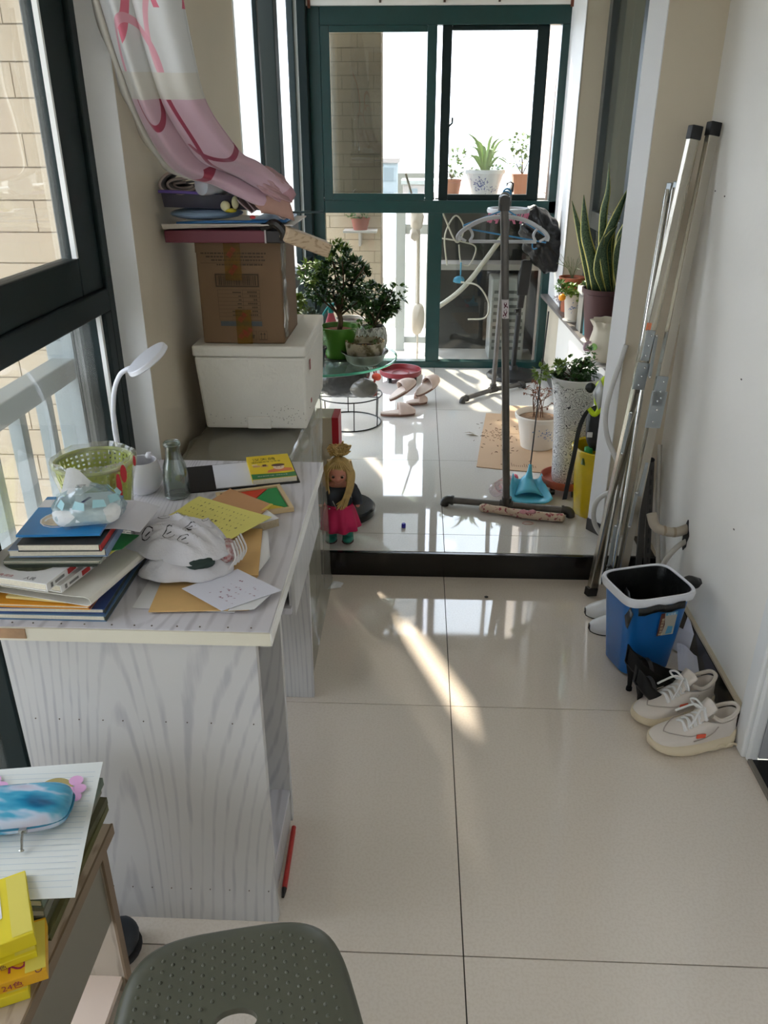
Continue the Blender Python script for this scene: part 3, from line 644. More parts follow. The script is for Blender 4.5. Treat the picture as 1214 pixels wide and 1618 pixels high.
t = thing('pen_pot', 'rounded white plastic pot behind the bagged basket', 'pot', (-.648, 1.735, .75))
bm = B(); lathe(bm, [(.001,0),(.026,0),(.038,.012),(.0445,.030),(.0445,.048),(.040,.068),(.0355,.080),(.0335,.0795),(.038,.066),(.0425,.046),(.0425,.030),(.034,.012),(.001,.010)], (-.648, 1.735, .751), 36); obj('body', bm, M('pot_white', (214, 212, 216), .5), t, True)
bm = B(); lathe(bm, [(.001,0),(.009,0),(.010,.006),(.006,.013),(.001,.014)], (-.640, 1.773, .823), 14); obj('knob', bm, M('pot_white', (214, 212, 216), .5), t, True)
# milk bottle
t = thing('glass_bottle', 'empty clear glass bottle with a narrow neck on the desk', 'bottle', (-.562, 1.712, .75))
GL = glassy('bottle_glass', (226, 232, 228), .10)
bm = B(); lathe(bm, [(.001,.001),(.027,0),(.0295,.006),(.0295,.058),(.026,.078),(.0185,.100),(.0165,.116),(.0165,.122),(.0195,.126),(.0195,.134),(.0175,.136),(.0160,.134),(.0150,.118),(.017,.098),(.0240,.076),(.0275,.056),(.0275,.008),(.001,.006)], (-.562, 1.712, .751), 36); obj('body', bm, GL, t, True)
bm = B(); tube(bm, [(-.562+.0185*cos(2*pi*k/28), 1.712+.0185*sin(2*pi*k/28), .881) for k in range(28)], .0016, 6, closed=True); tube(bm, [(-.562+.0280*cos(2*pi*k/28), 1.712+.0280*sin(2*pi*k/28), .7545) for k in range(28)], .002, 6, closed=True); obj('rim', bm, M('glass_rim', (170, 178, 172), .1, trans=.6), t, True)
# folder with the yellow booklet
t = thing('black_folder', 'open black folder holding white paper and a yellow booklet', 'folder', (-.45, 1.84, .75))
o = Vector((-.545, 1.722, .7515)); u = Vector((cos(radians(17)), sin(radians(17)), 0)); v = Vector((-u.y, u.x, 0))
BK = M('folder_black', (16, 16, 18), .55)
def fslab(bm, a0, b0, a1, b1, z0, z1): 
    c = o + u*(a0+a1)/2 + v*(b0+b1)/2; obox(bm, (c.x, c.y, (z0+z1)/2), u*(a1-a0)/2, v*(b1-b0)/2, (0,0,(z1-z0)/2))
bm = B(); fslab(bm, 0, 0, .275, .168, .7505, .7535); obj('cover', bm, BK, t, bevel=.001)
bm = B(); fslab(bm, .072, .006, .168, .160, .7537, .7555); obj('page', bm, M('paper_grey_white', (214, 214, 220), .7), t)
t2 = None
bm = B(); fslab(bm, .160, .008, .268, .166, .7537, .767); YB = obj('booklet', bm, M('booklet_yellow', (232, 200, 28), .45), t, label='yellow and green printed booklet')
bm = B(); fslab(bm, .1605, .0068, .2675, .0082, .7540, .766); obj('pages', bm, PAGES, YB)
ob = o + u*.160 + v*.008; ob.z = .7671
bm = B(); flat(bm, ob, u, v, [(0,0),(.108,0),(.108,.030),(.085,.026),(.05,.030),(0,.034)], .0002); obj('print', bm, M('print_green', (42, 116, 56), .5), YB)
txt('汉天鸽', .020, INK, ob + u*.012 + v*.122, u, v, YB, h=.0004); txt('课时精讲练习专享', .0095, INK, ob + u*.008 + v*.107, u, v, YB, h=.0004)
txt('赠送课时练习册 · 优等生必备', .0058, M('print_white', (226, 224, 222), .6), ob + u*.014 + v*.013, u, v, YB, h=.0006)
bm = B(); flat(bm, ob, u, v, [(.040,.036),(.104,.040),(.104,.056),(.085,.062),(.062,.06),(.045,.052)], .0003); obj('print', bm, M('print_orange', (222, 120, 70), .5), YB)
bm = B(); flat(bm, ob, u, v, rect(.008, .092, .022, .098), .0004); obj('print', bm, M('print_skin', (236, 206, 176), .5), YB)
bm = B(); flat(bm, ob, u, v, oval(.073, .068, .014, .016), .0004); obj('print', bm, M('print_skin', (236, 206, 176), .5), YB)
bm = B(); flat(bm, ob, u, v, oval(.073, .082, .017, .009), .0005); flat(bm, ob, u, v, oval(.068, .067, .0015, .002, 8), .0006); flat(bm, ob, u, v, oval(.078, .067, .0015, .002, 8), .0006); flat(bm, ob, u, v, rect(.034, .080, .044, .092), .0005); obj('print', bm, M('print_brown', (86, 44, 32), .5), YB, kind='stuff')
bm = B(); flat(bm, ob, u, v, rect(.010, .078, .028, .090), .0003); obj('print', bm, M('print_tan', (206, 160, 110), .5), YB)
bm = B(); flat(bm, ob, u, v, rect(.030, .076, .048, .088), .0003); obj('print', bm, M('print_tan', (206, 160, 110), .5), YB)
# tangram board, paper block, envelopes, sheets
t = thing('tangram_board', 'small wooden-framed board with red and green triangles', 'toy', (-.37, 1.655, .75))
o, u, v = uv((-.370, 1.668), .155, .135, radians(22), .7505); z3 = Vector((0,0,.010))
bm = B(); WT = M('pale_toy_wood', (206, 180, 138), .5)
for a0, b0, a1, b1 in ((0,0,.155,.009),(0,.136,.155,.145),(0,.009,.009,.136),(.146,.009,.155,.136)):
    c = o + u*(a0+a1)/2 + v*(b0+b1)/2; obox(bm, c + z3*.55, u*(a1-a0)/2, v*(b1-b0)/2, z3*.5)
obj('frame', bm, WT, t)
bm = B(); c = o + u*.0775 + v*.0725; obox(bm, c + z3*.2, u*.07, v*.065, z3*.1); obj('base', bm, WT, t)
def tri(bm, pts): 
    a = [bm.verts.new(o + u*p[0] + v*p[1] + z3*.32) for p in pts]; b = [bm.verts.new(o + u*p[0] + v*p[1] + z3*.75) for p in pts]; bm.faces.new(a[::-1]); bm.faces.new(b)
    for i in range(len(pts)): bm.faces.new((a[i], a[(i+1) % len(pts)], b[(i+1) % len(pts)], b[i]))
bm = B(); tri(bm, [(.011,.134),(.011,.03),(.075,.075),(.12,.134)]); obj('piece', bm, M('piece_red', (206, 62, 36), .4), t, label='red-orange triangle')
bm = B(); tri(bm, [(.144,.132),(.124,.133),(.078,.075),(.144,.012)]); obj('piece', bm, M('piece_green', (24, 140, 70), .4), t, label='green triangle')
bm = B(); tri(bm, [(.012,.012),(.14,.012),(.078,.072),(.012,.026)]); obj('piece', bm, M('piece_yellow', (220, 190, 60), .4), t)
t = thing('paper_block', 'thick white paper block with beige edges on the desk', 'notepad', (-.365, 1.57, .75))
bm = B(); slab(bm, (-.365, 1.560), .11, .085, .7502, .768, radians(38)); obj('sheets', bm, M('pad_edges', (176, 160, 134), .8, noise=(200, .2)), t)
bm = B(); slab(bm, (-.365, 1.560), .11, .085, .7681, .7692, radians(38)); obj('top_sheet', bm, PAPER, t)
KR = M('kraft', (212, 172, 112), .7, noise=(40, .06)); KRD = M('kraft_dark', (190, 142, 96), .7)
bm = B(); quadsheet(bm, [(-.478,1.600,.7705),(-.337,1.562,.7715),(-.322,1.622,.7705),(-.436,1.716,.7655)], .004, 3); e = thing('small_envelope', 'small tan envelope above the tangram board', 'envelope', (-.4, 1.63, .77)); obj('body', bm, KRD, e)
bm = B(); quadsheet(bm, [(-.338,1.585,.7727),(-.334,1.585,.7727),(-.318,1.622,.7717),(-.324,1.625,.7717)], .003, 2); obj('corner', bm, M('slip_yellow2', (206, 180, 70), .6), e)
t = thing('yellow_note_sheet', 'yellow note paper with handwritten lines', 'paper', (-.42, 1.55, .78))
cs = [(-.373,1.436,.7785),(-.308,1.549,.7765),(-.494,1.655,.7745),(-.536,1.548,.7755)]
bm = B(); quadsheet(bm, cs, .0008, 8, lambda a, b: .0015*sin(6*a)*sin(5*b)); obj('sheet', bm, M('note_yellow', (222, 212, 116), .7), t)
bm = B(); A = Vector(cs[3]); U = (Vector(cs[0]) - A); V = Vector(cs[2]) - A
for r in range(5):
    x = .10
    while x < .9:
        w = rnd.uniform(.015, .03); y = .15 + r*.16
        for q in range(2): flat(bm, A + Vector((0,0,.0026)), U, V, [(x+rnd.uniform(0,w), y+rnd.uniform(0,.04)), (x+rnd.uniform(0,w), y+rnd.uniform(.05,.09)), (x+rnd.uniform(0,w)+.004, y+rnd.uniform(.05,.09))])
        x += w + rnd.uniform(.02, .06)
obj('handwriting', bm, M('ink_olive', (96, 86, 50), .7), t, kind='stuff')
def envelope(label, cs, z, th, mat):
    t = thing('envelope', label, 'envelope', (cs[0][0], cs[0][1], z), 'brown envelopes under the clothes')
    bm = B(); quadsheet(bm, [(x, y, z) for x, y in cs], th, 4); obj('body', bm, mat, t); return t
bm = B(); quadsheet(bm, [(-.506,1.212,.7513),(-.318,1.204,.7513),(-.31,1.44,.7513),(-.505,1.44,.7513)], .0008, 4, lambda a, b: .0003); tag(obj('paper_sheet', bm, PAPER), 'white sheet lying flat below the front brown envelope', 'paper')
t = envelope('front brown envelope with red printing near the desk edge', [(-.470,1.194),(-.292,1.208),(-.305,1.41),(-.485,1.395)], .7545, .0025, KR)
bm = B(); U = Vector((.178,.014,0)); V = Vector((-.015,.2,0)); O = Vector((-.470,1.194,.7552))
bm2 = B(); flat(bm2, O, U, V, rect(.14,.16,.30,.19)); flat(bm2, O, U, V, rect(.17,.115,.25,.135)); obj('print', bm2, M('print_rust', (176, 84, 50), .6), t)
flat(bm, O, U, V, oval(-.02, .16, .035, .035, 12)); bm.free()
t = envelope('rear brown envelope beneath the yellow note sheet', [(-.415,1.31),(-.296,1.32),(-.324,1.52),(-.44,1.52)], .7595, .0035, KR)
bm = B(); quadsheet(bm, [(-.300,1.335,.7588),(-.287,1.40,.7585),(-.312,1.515,.7585),(-.322,1.515,.7588)], .0015, 2); obj('papers_inside', bm, PAPER, t)
t = thing('handwritten_sheet', 'white handwritten sheet across the front envelope corner', 'paper', (-.32, 1.25, .765))
cs = [(-.338,1.195,.7600),(-.243,1.268,.7590),(-.338,1.333,.766),(-.428,1.262,.7640)]
bm = B(); quadsheet(bm, cs, .0007, 6, lambda a, b: .002*a); obj('sheet', bm, M('paper_cool', (218, 218, 230), .75), t)
bm = B(); quadsheet(bm, [(-.328,1.199,.7585),(-.282,1.205,.7585),(-.26,1.262,.7582),(-.31,1.262,.7585)], .0006, 3); obj('under_sheet', bm, PAPER, t)
bm = B(); A = Vector(cs[3]); U = Vector(cs[0]) - A; V = Vector(cs[2]) - A
for k in range(34): 
    x, y = rnd.uniform(.35, .92), rnd.choice((.2, .32, .45, .58, .75)) + rnd.uniform(-.02, .02); flat(bm, A + Vector((0,0,.0032)), U, V, [(x,y),(x+rnd.uniform(.01,.05),y+rnd.uniform(-.01,.03)),(x+.02,y+.035)])
obj('handwriting', bm, M('ink_mauve', (150, 110, 130), .7), t, kind='stuff')
# folded printed clothes
t = thing('folded_pyjamas', 'crumpled pale grey printed pyjamas lying on the envelopes', 'clothes', (-.45, 1.36, .76))
CL = M('jersey_grey', (206, 204, 208), .9, noise=(20, .06), bump=(220, .15))
def heap(c, rx, ry, z0, H, seed, rot, par, name, undercut=.9):
    """soft heap of cloth: polar sheet whose height carries warped folds, tucked in under its edge"""
    r = random.Random(seed); ph = [r.uniform(0, 6) for _ in range(8)]; NA, NR = 96, 26; rows = []
    for i in range(NR + 5):
        row = []
        for k in range(NA):
            a = 2*pi*k/NA; q = min(1., i/NR); out = 1 + .10*sin(2*a+ph[0]) + .07*sin(3*a+ph[1]) + .035*sin(7*a+ph[2])
            x, y = q*out*cos(a), q*out*sin(a)
            w = .35*sin(2.3*x+ph[3]) + .25*sin(3.1*y+ph[4])
            f = (1-abs(sin(5.2*(y + .45*x + w)+ph[5])))**2*.30 + (1-abs(sin(8.5*(y - .25*x + .6*w)+ph[6])))**2*.14 + .10*sin(4*x+ph[7])
            z = H*((1 - q**3.2)*.72 + .28*(1-q)**.5 + f*(1 - .55*q)*min(1, 3*(1.12-q)) + .10)
            if i > NR: t_ = (i - NR)/5; z *= (1 - t_); sc_ = 1 - (1-undercut)*t_*t_; x *= sc_; y *= sc_
            X, Y = x*rx, y*ry
            row.append((c[0] + X*cos(rot) - Y*sin(rot), c[1] + X*sin(rot) + Y*cos(rot), z0 + z))
        rows.append(row + row[:1])
    bm = B(); grid(bm, rows); bmesh.ops.remove_doubles(bm, verts=bm.verts[:], dist=1e-5); return obj(name, bm, CL, par, smooth='all')
heap((-.430, 1.332), .082, .062, .7640, .040, 21, .15, t, 'lower_fold', .8)
PT = heap((-.452, 1.362), .100, .074, .7960, .052, 35, .05, t, 'upper_fold', .86)
bm = B(); ball(bm, (-.362, 1.352, .797), .03, 3, (.75, 1.0, .75), .18, 5); obj('striped_cuff', bm, M('stripe_red', (150, 60, 66), .9, noise=(140, .0), c2=(206,200,200)), t, 'all', label='red and white striped cuff')
bm = B()
for k in range(5): tube(bm, spl([(-.352+.004*k, 1.318+.010*k, .775), (-.338+.003*k, 1.325+.010*k, .797), (-.348+.002*k, 1.345+.010*k, .818)], 4), .0022, 5)
obj('stripes', bm, M('stripe_white', (216, 212, 212), .9), t, True)
bm = B(); ball(bm, (-.405, 1.305, .800), .026, 3, (1.3, .9, .5), .2, 8); obj('dark_lining', bm, M('cloth_dark_green', (40, 56, 52), .9), t, 'all')
bm = B()
for (x, y, a) in ((-.505,1.335,.3),(-.462,1.33,1.),(-.425,1.345,.1),(-.43,1.315,.6),(-.405,1.39,2.),(-.49,1.39,1.4),(-.455,1.40,.3)):
    zt = .846 + .004*sin(30*x)
    pts = [(x + .010*cos(a+q)*(1 + .3*sin(3*q)), y + .008*sin(a+q), zt + .006) for q in [k*.5 for k in range(11)]]
    tube(bm, pts, .0008, 5); tube(bm, [(x-.005,y,zt+.007),(x+.004,y+.003,zt+.007)], .0008, 5)
pr = obj('print', bm, INK, t, label='black line-drawn print')
sw = pr.modifiers.new('shrinkwrap', 'SHRINKWRAP'); sw.target = PT; sw.wrap_method = 'PROJECT'; sw.use_project_z = True; sw.use_negative_direction = True; sw.use_positive_direction = True; sw.offset = .0006; sw.wrap_mode = 'ABOVE_SURFACE'
bm = B(); tube(bm, [(-.548, 1.385, .826), (-.535, 1.352, .824)], .008, 10); obj('rolled_hem', bm, M('hem_grey', (150, 148, 152), .9), t, True)

# ------------------------------------------------------------------ low table at the near left with notebooks and boxes
LT = woodgrain('table_wood', (186, 168, 148), (158, 138, 118), (9, 1.2, 9)); LTD = M('table_edge_brown', (128, 108, 86), .6)
t = thing('low_table', 'low wooden table with brown edges at the near left', 'table', (-.75, .75, 0))
bm = B(); box(bm, -1.0 + .25, -.527, .10, 1.025, .398, .42); obj('top', bm, LT, t)
bm = B(); box(bm, -.5275, -.524, .10, 1.026, .397, .4205); obj('edge_band', bm, LTD, t)
bm = B(); box(bm, -.745, -.545, 1.000, 1.016, 0, .398); obj('end_panel', bm, woodgrain('table_wood_v', (176, 164, 148), (150, 138, 122), (9, 9, 1.2)), t)
bm = B(); box(bm, -.5455, -.5405, .998, 1.0175, 0, .398); obj('edge_band', bm, LTD, t)
bm = B(); box(bm, -.565, -.550, .10, 1.0, .20, .398); obj('apron', bm, M('apron_grey', (140, 134, 120), .6), t)
bm = B(); box(bm, -.745, -.545, .10, .115, 0, .398); obj('end_panel', bm, LT, t)
bm = B(); box(bm, -.742, -.552, .115, .62, .03, .045); box(bm, -.742, -.552, .622, 1.0, .03, .045); obj('bottom_board', bm, M('pale_pink_board', (222, 202, 186), .5), t)
bm = B()
for k in range(5): ball(bm, (-.548 + .002*sin(k), .985 - .085*k, .4201), .0022, 1)
obj('nails', bm, INK, t, kind='stuff')
t = thing('dark_shoe', 'dark shoe tip showing behind the low table', 'shoe', (-.60, 1.10, 0))
bm = B(); ball(bm, (-.585, 1.085, .038), .045, 3, (.8, 1.0, .8), .05, 2); obj('upper', bm, M('shoe_navy', (26, 34, 42), .5), t, True)
bm = B(); ball(bm, (-.585, 1.085, .008), .048, 3, (.82, 1.02, .16)); obj('sole', bm, INK, t, True)
z = .4202
for i, (lb, w, d, h, c, r, m) in enumerate((('lowest notebook of the pile on the low table', .195, .26, .014, (-.637, .925), .02, M('note_olive', (92, 90, 52), .6)), ('second notebook of the low-table pile with an olive cover', .19, .262, .014, (-.640, .930), -.02, M('note_olive2', (84, 82, 58), .6)),
        ('third notebook of the low-table pile with grey pages showing', .188, .255, .016, (-.645, .938), .03, M('note_grey', (128, 126, 112), .6)), ('topmost notebook of the low-table pile below the drawing', .19, .255, .016, (-.645, .945), .0, M('note_green', (112, 124, 112), .6)))):
    book(lb, c, w, d, z, z + h, r, m, group='notebooks on the low table', name='notebook', cat='notebook'); z += h + .0003
t = thing('lined_drawing_sheet', 'lined paper with coloured flower drawings under the pencil case', 'paper', (-.65, .95, .482))
cs = [(-.612,.806,.483),(-.492,.818,.484),(-.562,1.105,.486),(-.745,1.075,.485)]
cs = [(-.73,.80,.4835),(-.500,.822,.4835),(-.562,1.108,.486),(-.79,1.07,.486)]
bm = B(); quadsheet(bm, cs, .0007, 10, lambda a, b: .003*a*a*sin(4*b) + .001); obj('sheet', bm, M('paper_lined', (222, 224, 220), .7), t)
bm = B(); A = Vector(cs[0]); U = Vector(cs[1]) - A; V = Vector(cs[3]) - A; H = Vector((0,0,.0052))
for k in range(22): flat(bm, A + H, U, V, rect(.02, .06 + k*.042, .97, .063 + k*.042))
obj('ruled_lines', bm, M('rule_blue', (178, 190, 200), .7), t)
bm = B(); flat(bm, A + H*1.06, U, V, oval(.70, .80, .13, .10, 18, 0, pi)); obj('drawing', bm, M('crayon_olive', (168, 152, 96), .8), t)
bm = B()
for (x, y, r) in ((.84,.87,.055),(.88,.80,.05),(.80,.78,.05),(.86,.73,.05)): flat(bm, A + H*1.12, U, V, oval(x, y, r, r*.8, 12))
obj('drawing', bm, M('crayon_pink', (222, 168, 208), .8), t, label='pink crayon flowers')
bm = B()
for (x, y, r) in ((.20,.90,.07),(.28,.84,.06)): flat(bm, A + H*1.12, U, V, oval(x, y, r, r*.8, 12))
obj('drawing', bm, M('crayon_pink', (222, 168, 208), .8), t)
# pencil case
t = thing('pencil_case', 'glossy blue and pale pencil case with a metal zip pull', 'pencil case', (-.69, .96, .49))
m, nt, b = bsdf('pencil_case_print'); L = nt.links; tc = nt.nodes.new('ShaderNodeTexCoord'); mp = nt.nodes.new('ShaderNodeMapping'); mp.inputs['Rotation'].default_value = (0, 0, .5); mp.inputs['Scale'].default_value = (9, 24, 9)
nn = nt.nodes.new('ShaderNodeTexNoise'); nn.inputs['Scale'].default_value = 1.0; nn.inputs['Detail'].default_value = 3; rr = nt.nodes.new('ShaderNodeValToRGB')
L.new(tc.outputs['Object'], mp.inputs[0]); L.new(mp.outputs[0], nn.inputs['Vector']); L.new(nn.outputs['Fac'], rr.inputs[0]); L.new(rr.outputs[0], b.inputs['Base Color'])
for i, (p, c) in enumerate(((.30, (18, 84, 124)), (.44, (40, 138, 176)), (.54, (74, 164, 196)), (.62, (190, 202, 220)), (.74, (196, 182, 196)))):
    e = rr.color_ramp.elements[i] if i < 2 else rr.color_ramp.elements.new(p); e.position = p; e.color = lin(c) + (1,)
b.inputs['Roughness'].default_value = .2; b.inputs['Coat Weight'].default_value = .6
PC = m
def caps(c, L_, Wd, H_, u, v, bev=3):
    """soft pill-shaped box"""
    bm = B(); r = bmesh.ops.create_icosphere(bm, subdivisions=4, radius=1)
    for q in r['verts']:
        x, y, zz = q.co; x = math.copysign(abs(x)**.45, x); y = math.copysign(abs(y)**.55, y); zz = math.copysign(abs(zz)**.6, zz)
        q.co = Vector(c) + Vector(u)*x*L_/2 + Vector(v)*y*Wd/2 + Vector((0,0,zz*H_/2))
    return bm
u = Vector((.985, .17, 0)); v = Vector((-.17, .985, 0)); pc = Vector((-.665, .963, .512))
obj('body', caps(pc, .205, .088, .046, u, v), PC, t, 'all')
bm = B(); tube(bm, [pc + u*.1035*math.copysign(abs(cos(a))**.6, cos(a)) + v*.0445*math.copysign(abs(sin(a))**.6, sin(a)) + Vector((0,0,-.002)) for a in [2*pi*k/48 for k in range(48)]], .0022, 6, closed=True); obj('zip', bm, M('zip_teal', (30, 110, 140), .5), t, True)
bm = B(); p = pc + u*.036 - v*.046 + Vector((0,0,-.004)); obox(bm, p, u*.006, v*.004, (0,0,.004)); tube(bm, [p - v*.004, p - v*.012 + Vector((0,0,-.006)), p - v*.026 + u*.002 + Vector((0,0,-.014))], .0022, 6); ball(bm, p - v*.028 + u*.002 + Vector((0,0,-.014)), .005, 2, (1, .6, .4)); obj('zip_pull', bm, M('zip_metal', (190, 190, 186), .25, 1), t, True)
# yellow crayon boxes
YL = M('box_yellow', (232, 212, 40), .45, noise=(8, .06)); YO = M('box_orange', (226, 170, 20), .45); MG = M('ink_magenta', (150, 24, 84), .5); PR = M('ink_purple', (96, 24, 80), .5)
def ybox(label, c, w, d, z0, h, rot, mat, words, top=None):
    t = thing('crayon_box', label, 'box', (c[0], c[1], z0), 'yellow crayon boxes on the low table')
    u = Vector((cos(rot), sin(rot), 0)); v = Vector((-sin(rot), cos(rot), 0))
    bm = B(); slab(bm, c, w, d, z0, z0+h, rot); obj('carton', bm, mat, t, bevel=.001)
    O = Vector((c[0], c[1], z0)) - u*w/2 - v*(d/2+.0002)
    for (s, x, zz, mt, body) in words: txt(body, s, mt, O + u*x + Vector((0,0,zz)), u, (0,0,1), t, h=.0004)
    bm = B(); flat(bm, Vector((c[0], c[1], z0+h)) - u*w/2 - v*d/2, u, v, [(w-.028, .004), (w-.001, .004), (w-.001, d-.004), (w-.028, d-.004)], .0006); obj('flap', bm, M('box_flap', (222, 206, 92), .5), t, label='pale tuck flap')
    return t, Vector((c[0], c[1], z0+h)) - u*w/2 - v*d/2, u, v
rz = radians(24)
ybox('bottom yellow crayon box marked 18 at the table front', (-.590, .722), .10, .075, .4204, .018, rz, YL, [(.016, .03, .002, MG, '18色')])
t, O, u, v = ybox('orange crayon box marked 72 second from the bottom', (-.580, .742), .12, .09, .4388, .020, rz, YO, [(.014, .06, .004, MG, '24色')])
txt('72', .034, MG, O + u*.070 + v*.045, -v, u, t, h=.0004); txt('COLO', .014, PR, O + u*.105 + v*.038, -v, u, t, h=.0004)
t, O, u, v = ybox('dented yellow crayon box third in the stack', (-.600, .752), .12, .085, .4592, .012, rz + .08, YL, [(.010, .06, .001, PR, '36色')])
t, O, u, v = ybox('topmost yellow crayon box with a white label, touching the drawing', (-.612, .775), .12, .12, .4716, .026, radians(30), YL, [(.017, .028, .006, MG, '18色'), (.005, .03, .002, MG, 'COLORS')])
bm = B(); flat(bm, O, u, v, [(.0,.03),(.06,.03),(.082,.045),(.082,.105),(.0,.105)], .0008); obj('label', bm, PAPER, t); txt('蜡笔', .017, INKR, O + u*.056 + v*.045, v, -u, t, h=.0012)

# ------------------------------------------------------------------ plastic stool
t = thing('plastic_stool', 'olive green plastic stool with a dimpled seat in the foreground', 'stool', (-.22, .66, 0)); ST = M('stool_olive', (80, 81, 68), .38)
SZ = .43; sc = Vector((-.232, .682)); srot = radians(13)
def st(x, y): return (sc.x + x*cos(srot) - y*sin(srot), sc.y + x*sin(srot) + y*cos(srot))
def sq(a, hx, hy, p=.5): 
    return (hx*math.copysign(abs(cos(a))**p, cos(a)), hy*math.copysign(abs(sin(a))**p, sin(a)))
N = 56; bm = B(); rings = []
prof = [(.020, .030, .0, 1), (.022, .030, 0, 1), (.060, .045, .001, .9), (.145, .125, .001, .55), (.160, .140, -.001, .5), (.168, .149, -.008, .5), (.171, .152, -.020, .5), (.172, .153, -.045, .5), (.168, .149, -.045, .5), (.160, .142, -.012, .5), (.05, .04, -.012, .9), (.030, .032, -.012, 1)]
prof[0] = (.030, .018, -.010, 1); prof[1] = (.030, .018, 0, 1)
prof[-1] = (.030, .018, -.012, 1)
for hx, hy, dz, p in prof:
    ring = []
    for k in range(N):
        x, y = sq(2*pi*k/N, hx, hy, p); y2 = y*(1 + .0*x); X, Y = st(x*(1 - .10*y/.15), y); ring.append(bm.verts.new((X, Y, SZ + dz)))
    rings.append(ring)
rings.append(rings[0])
for a, b in zip(rings, rings[1:]):
    for k in range(N): bm.faces.new((a[k], a[(k+1) % N], b[(k+1) % N], b[k]))
obj('seat', bm, ST, t, True)
bm = B()
for i in range(-9, 10):
    for j in range(-8, 9):
        x, y = i*.0155, j*.0165 + (.008 if i % 2 else 0)
        if (abs(x)/.148)**4 + (abs(y)/.128)**4 > 1 or (x/.042)**2 + (y/.03)**2 < 1: continue
        X, Y = st(x*(1 - .10*y/.15), y); ball(bm, (X, Y, SZ + .0008), .0030, 2, (1, 1, .8))
obj('studs', bm, ST, t, True, kind='stuff')
for sx_ in (-1, 1):
    for sy_ in (-1, 1):
        X0, Y0 = st(sx_*.118, sy_*.105); X1, Y1 = st(sx_*.135, sy_*.122)
        bm = B(); tube(bm, [(X0, Y0, SZ-.015), (X1, Y1, .0)], [.022, .017], 12); obj('leg', bm, ST, t, True)

# ------------------------------------------------------------------ wrapped cabinet, foam box, carton and what lies on it
t = thing('wrapped_cabinet', 'low cabinet wrapped in wrinkled clear plastic behind the desk', 'cabinet', (-.48, 2.32, 0))
bm = B(); box(bm, -.655, -.345, 2.03, 2.61, 0, .70); obj('body', bm, M('cabinet_grey', (176, 168, 152), .6, noise=(4, .15)), t)
FILM = glassy('wrap_film', (238, 240, 236), .12, .26, (222, 222, 214), .12)
def wrink(p, s, a=.006): return Vector((a*sin(31*p[1]*s+17*p[2])*cos(23*p[2]*s+4*p[1]), a*sin(29*p[0]*s+13*p[2]), a*sin(37*p[0]*s+21*p[1]*s)))
bm = B(); rows = []
for i in range(29):
    y = 2.005 + .63*i/28; row = []
    path = [(-.66,.30),(-.665,.55),(-.655,.712),(-.60,.722),(-.52,.72),(-.44,.722),(-.38,.72),(-.335,.716),(-.326,.66),(-.324,.52),(-.322,.38),(-.320,.24),(-.318,.12),(-.312,.03),(-.305,.006)]
    for q, (x, z) in enumerate(path):
        k = 0 if q > 7 and z < .02 else 1
        p = Vector((x, y, z)); p += wrink(p, 1., .007)*k
        if i > 22 and 6 <= q <= 8: p.z += .05*(i-22)/6*(1.2 if q == 7 else .6); p.x += .010*(i-22)/6
        p.z = max(p.z, .004); row.append(p)
    rows.append(row)
grid(bm, rows); obj('wrap', bm, FILM, t, 'all', label='wrinkled clear plastic sheet')
bm = B(); rows = [[Vector((x, 2.0 + .01*sin(20*x) + .004*sin(50*z), z)) for x in [-.66 + .36*k/14 for k in range(15)]] for z in [.02 + .70*j/14 for j in range(15)]]
grid(bm, rows); obj('wrap', bm, FILM, t, 'all')
FOAM = M('white_foam', (226, 222, 212), .8, bump=(90, .2), noise=(5, .05))
t = thing('foam_box', 'white polystyrene box stacked below the cardboard carton', 'box', (-.475, 2.46, .74)); zf = .733
bm = B()
def taper(bm, x0, x1, y0, y1, z0, z1, dx):
    a = [bm.verts.new(p) for p in ((x0+dx,y0+dx,z0),(x1-dx*.4,y0+dx,z0),(x1-dx*.4,y1-dx,z0),(x0+dx,y1-dx,z0))]; b = [bm.verts.new(p) for p in ((x0,y0,z1),(x1,y0,z1),(x1,y1,z1),(x0,y1,z1))]
    bm.faces.new(a[::-1]); bm.faces.new(b)
    for i in range(4): bm.faces.new((a[i], a[(i+1)%4], b[(i+1)%4], b[i]))
taper(bm, -.640, -.318, 2.235, 2.69, zf, .952, .014); obj('body', bm, FOAM, t, bevel=.008)
bm = B(); box(bm, -.643, -.316, 2.232, 2.693, .953, .985); obj('lid', bm, FOAM, t, bevel=.006)
bm = B(); box(bm, -.50, -.43, 2.242, 2.252, zf+.002, .772); obj('panel', bm, FOAM, t, bevel=.003, label='raised square on the lower front')
bm = B()
for k in range(60): x, zz = rnd.uniform(-.61, -.33), zf + .015 + abs(rnd.gauss(0, .025)); ball(bm, (x if rnd.random() < .4 else rnd.gauss(-.38, .03), 2.2405 + (.985-zz)*.02, zz + (rnd.uniform(0,.06) if x > -.42 else 0)), .0012, 1)
obj('dirt_specks', bm, M('speck', (110, 100, 88), .9), t, kind='stuff')
bm = B(); box(bm, -.3157, -.3147, 2.30, 2.318, .90, .93); box(bm, -.3157, -.3147, 2.30, 2.316, .80, .812); obj('red_mark', bm, M('mark_red', (150, 60, 56), .7), t, kind='stuff')
CB = M('cardboard', (118, 92, 66), .75, noise=(7, .08)); CBD = M('carton_ink', (74, 58, 42), .8)
t = thing('cardboard_carton', 'taped brown cardboard carton standing on the white foam box', 'carton', (-.485, 2.40, .985))
bm = B(); box(bm, -.612, -.378, 2.26, 2.52, .986, 1.268); obj('body', bm, CB, t, bevel=.004)
bm = B(); box(bm, -.6125, -.3775, 2.2585, 2.262, 1.235, 1.2685); obj('flap_edge', bm, CB, t)
O = Vector((-.612, 2.2592, .986)); U = Vector((1,0,0)); V = Vector((0,0,1))
bm = B()
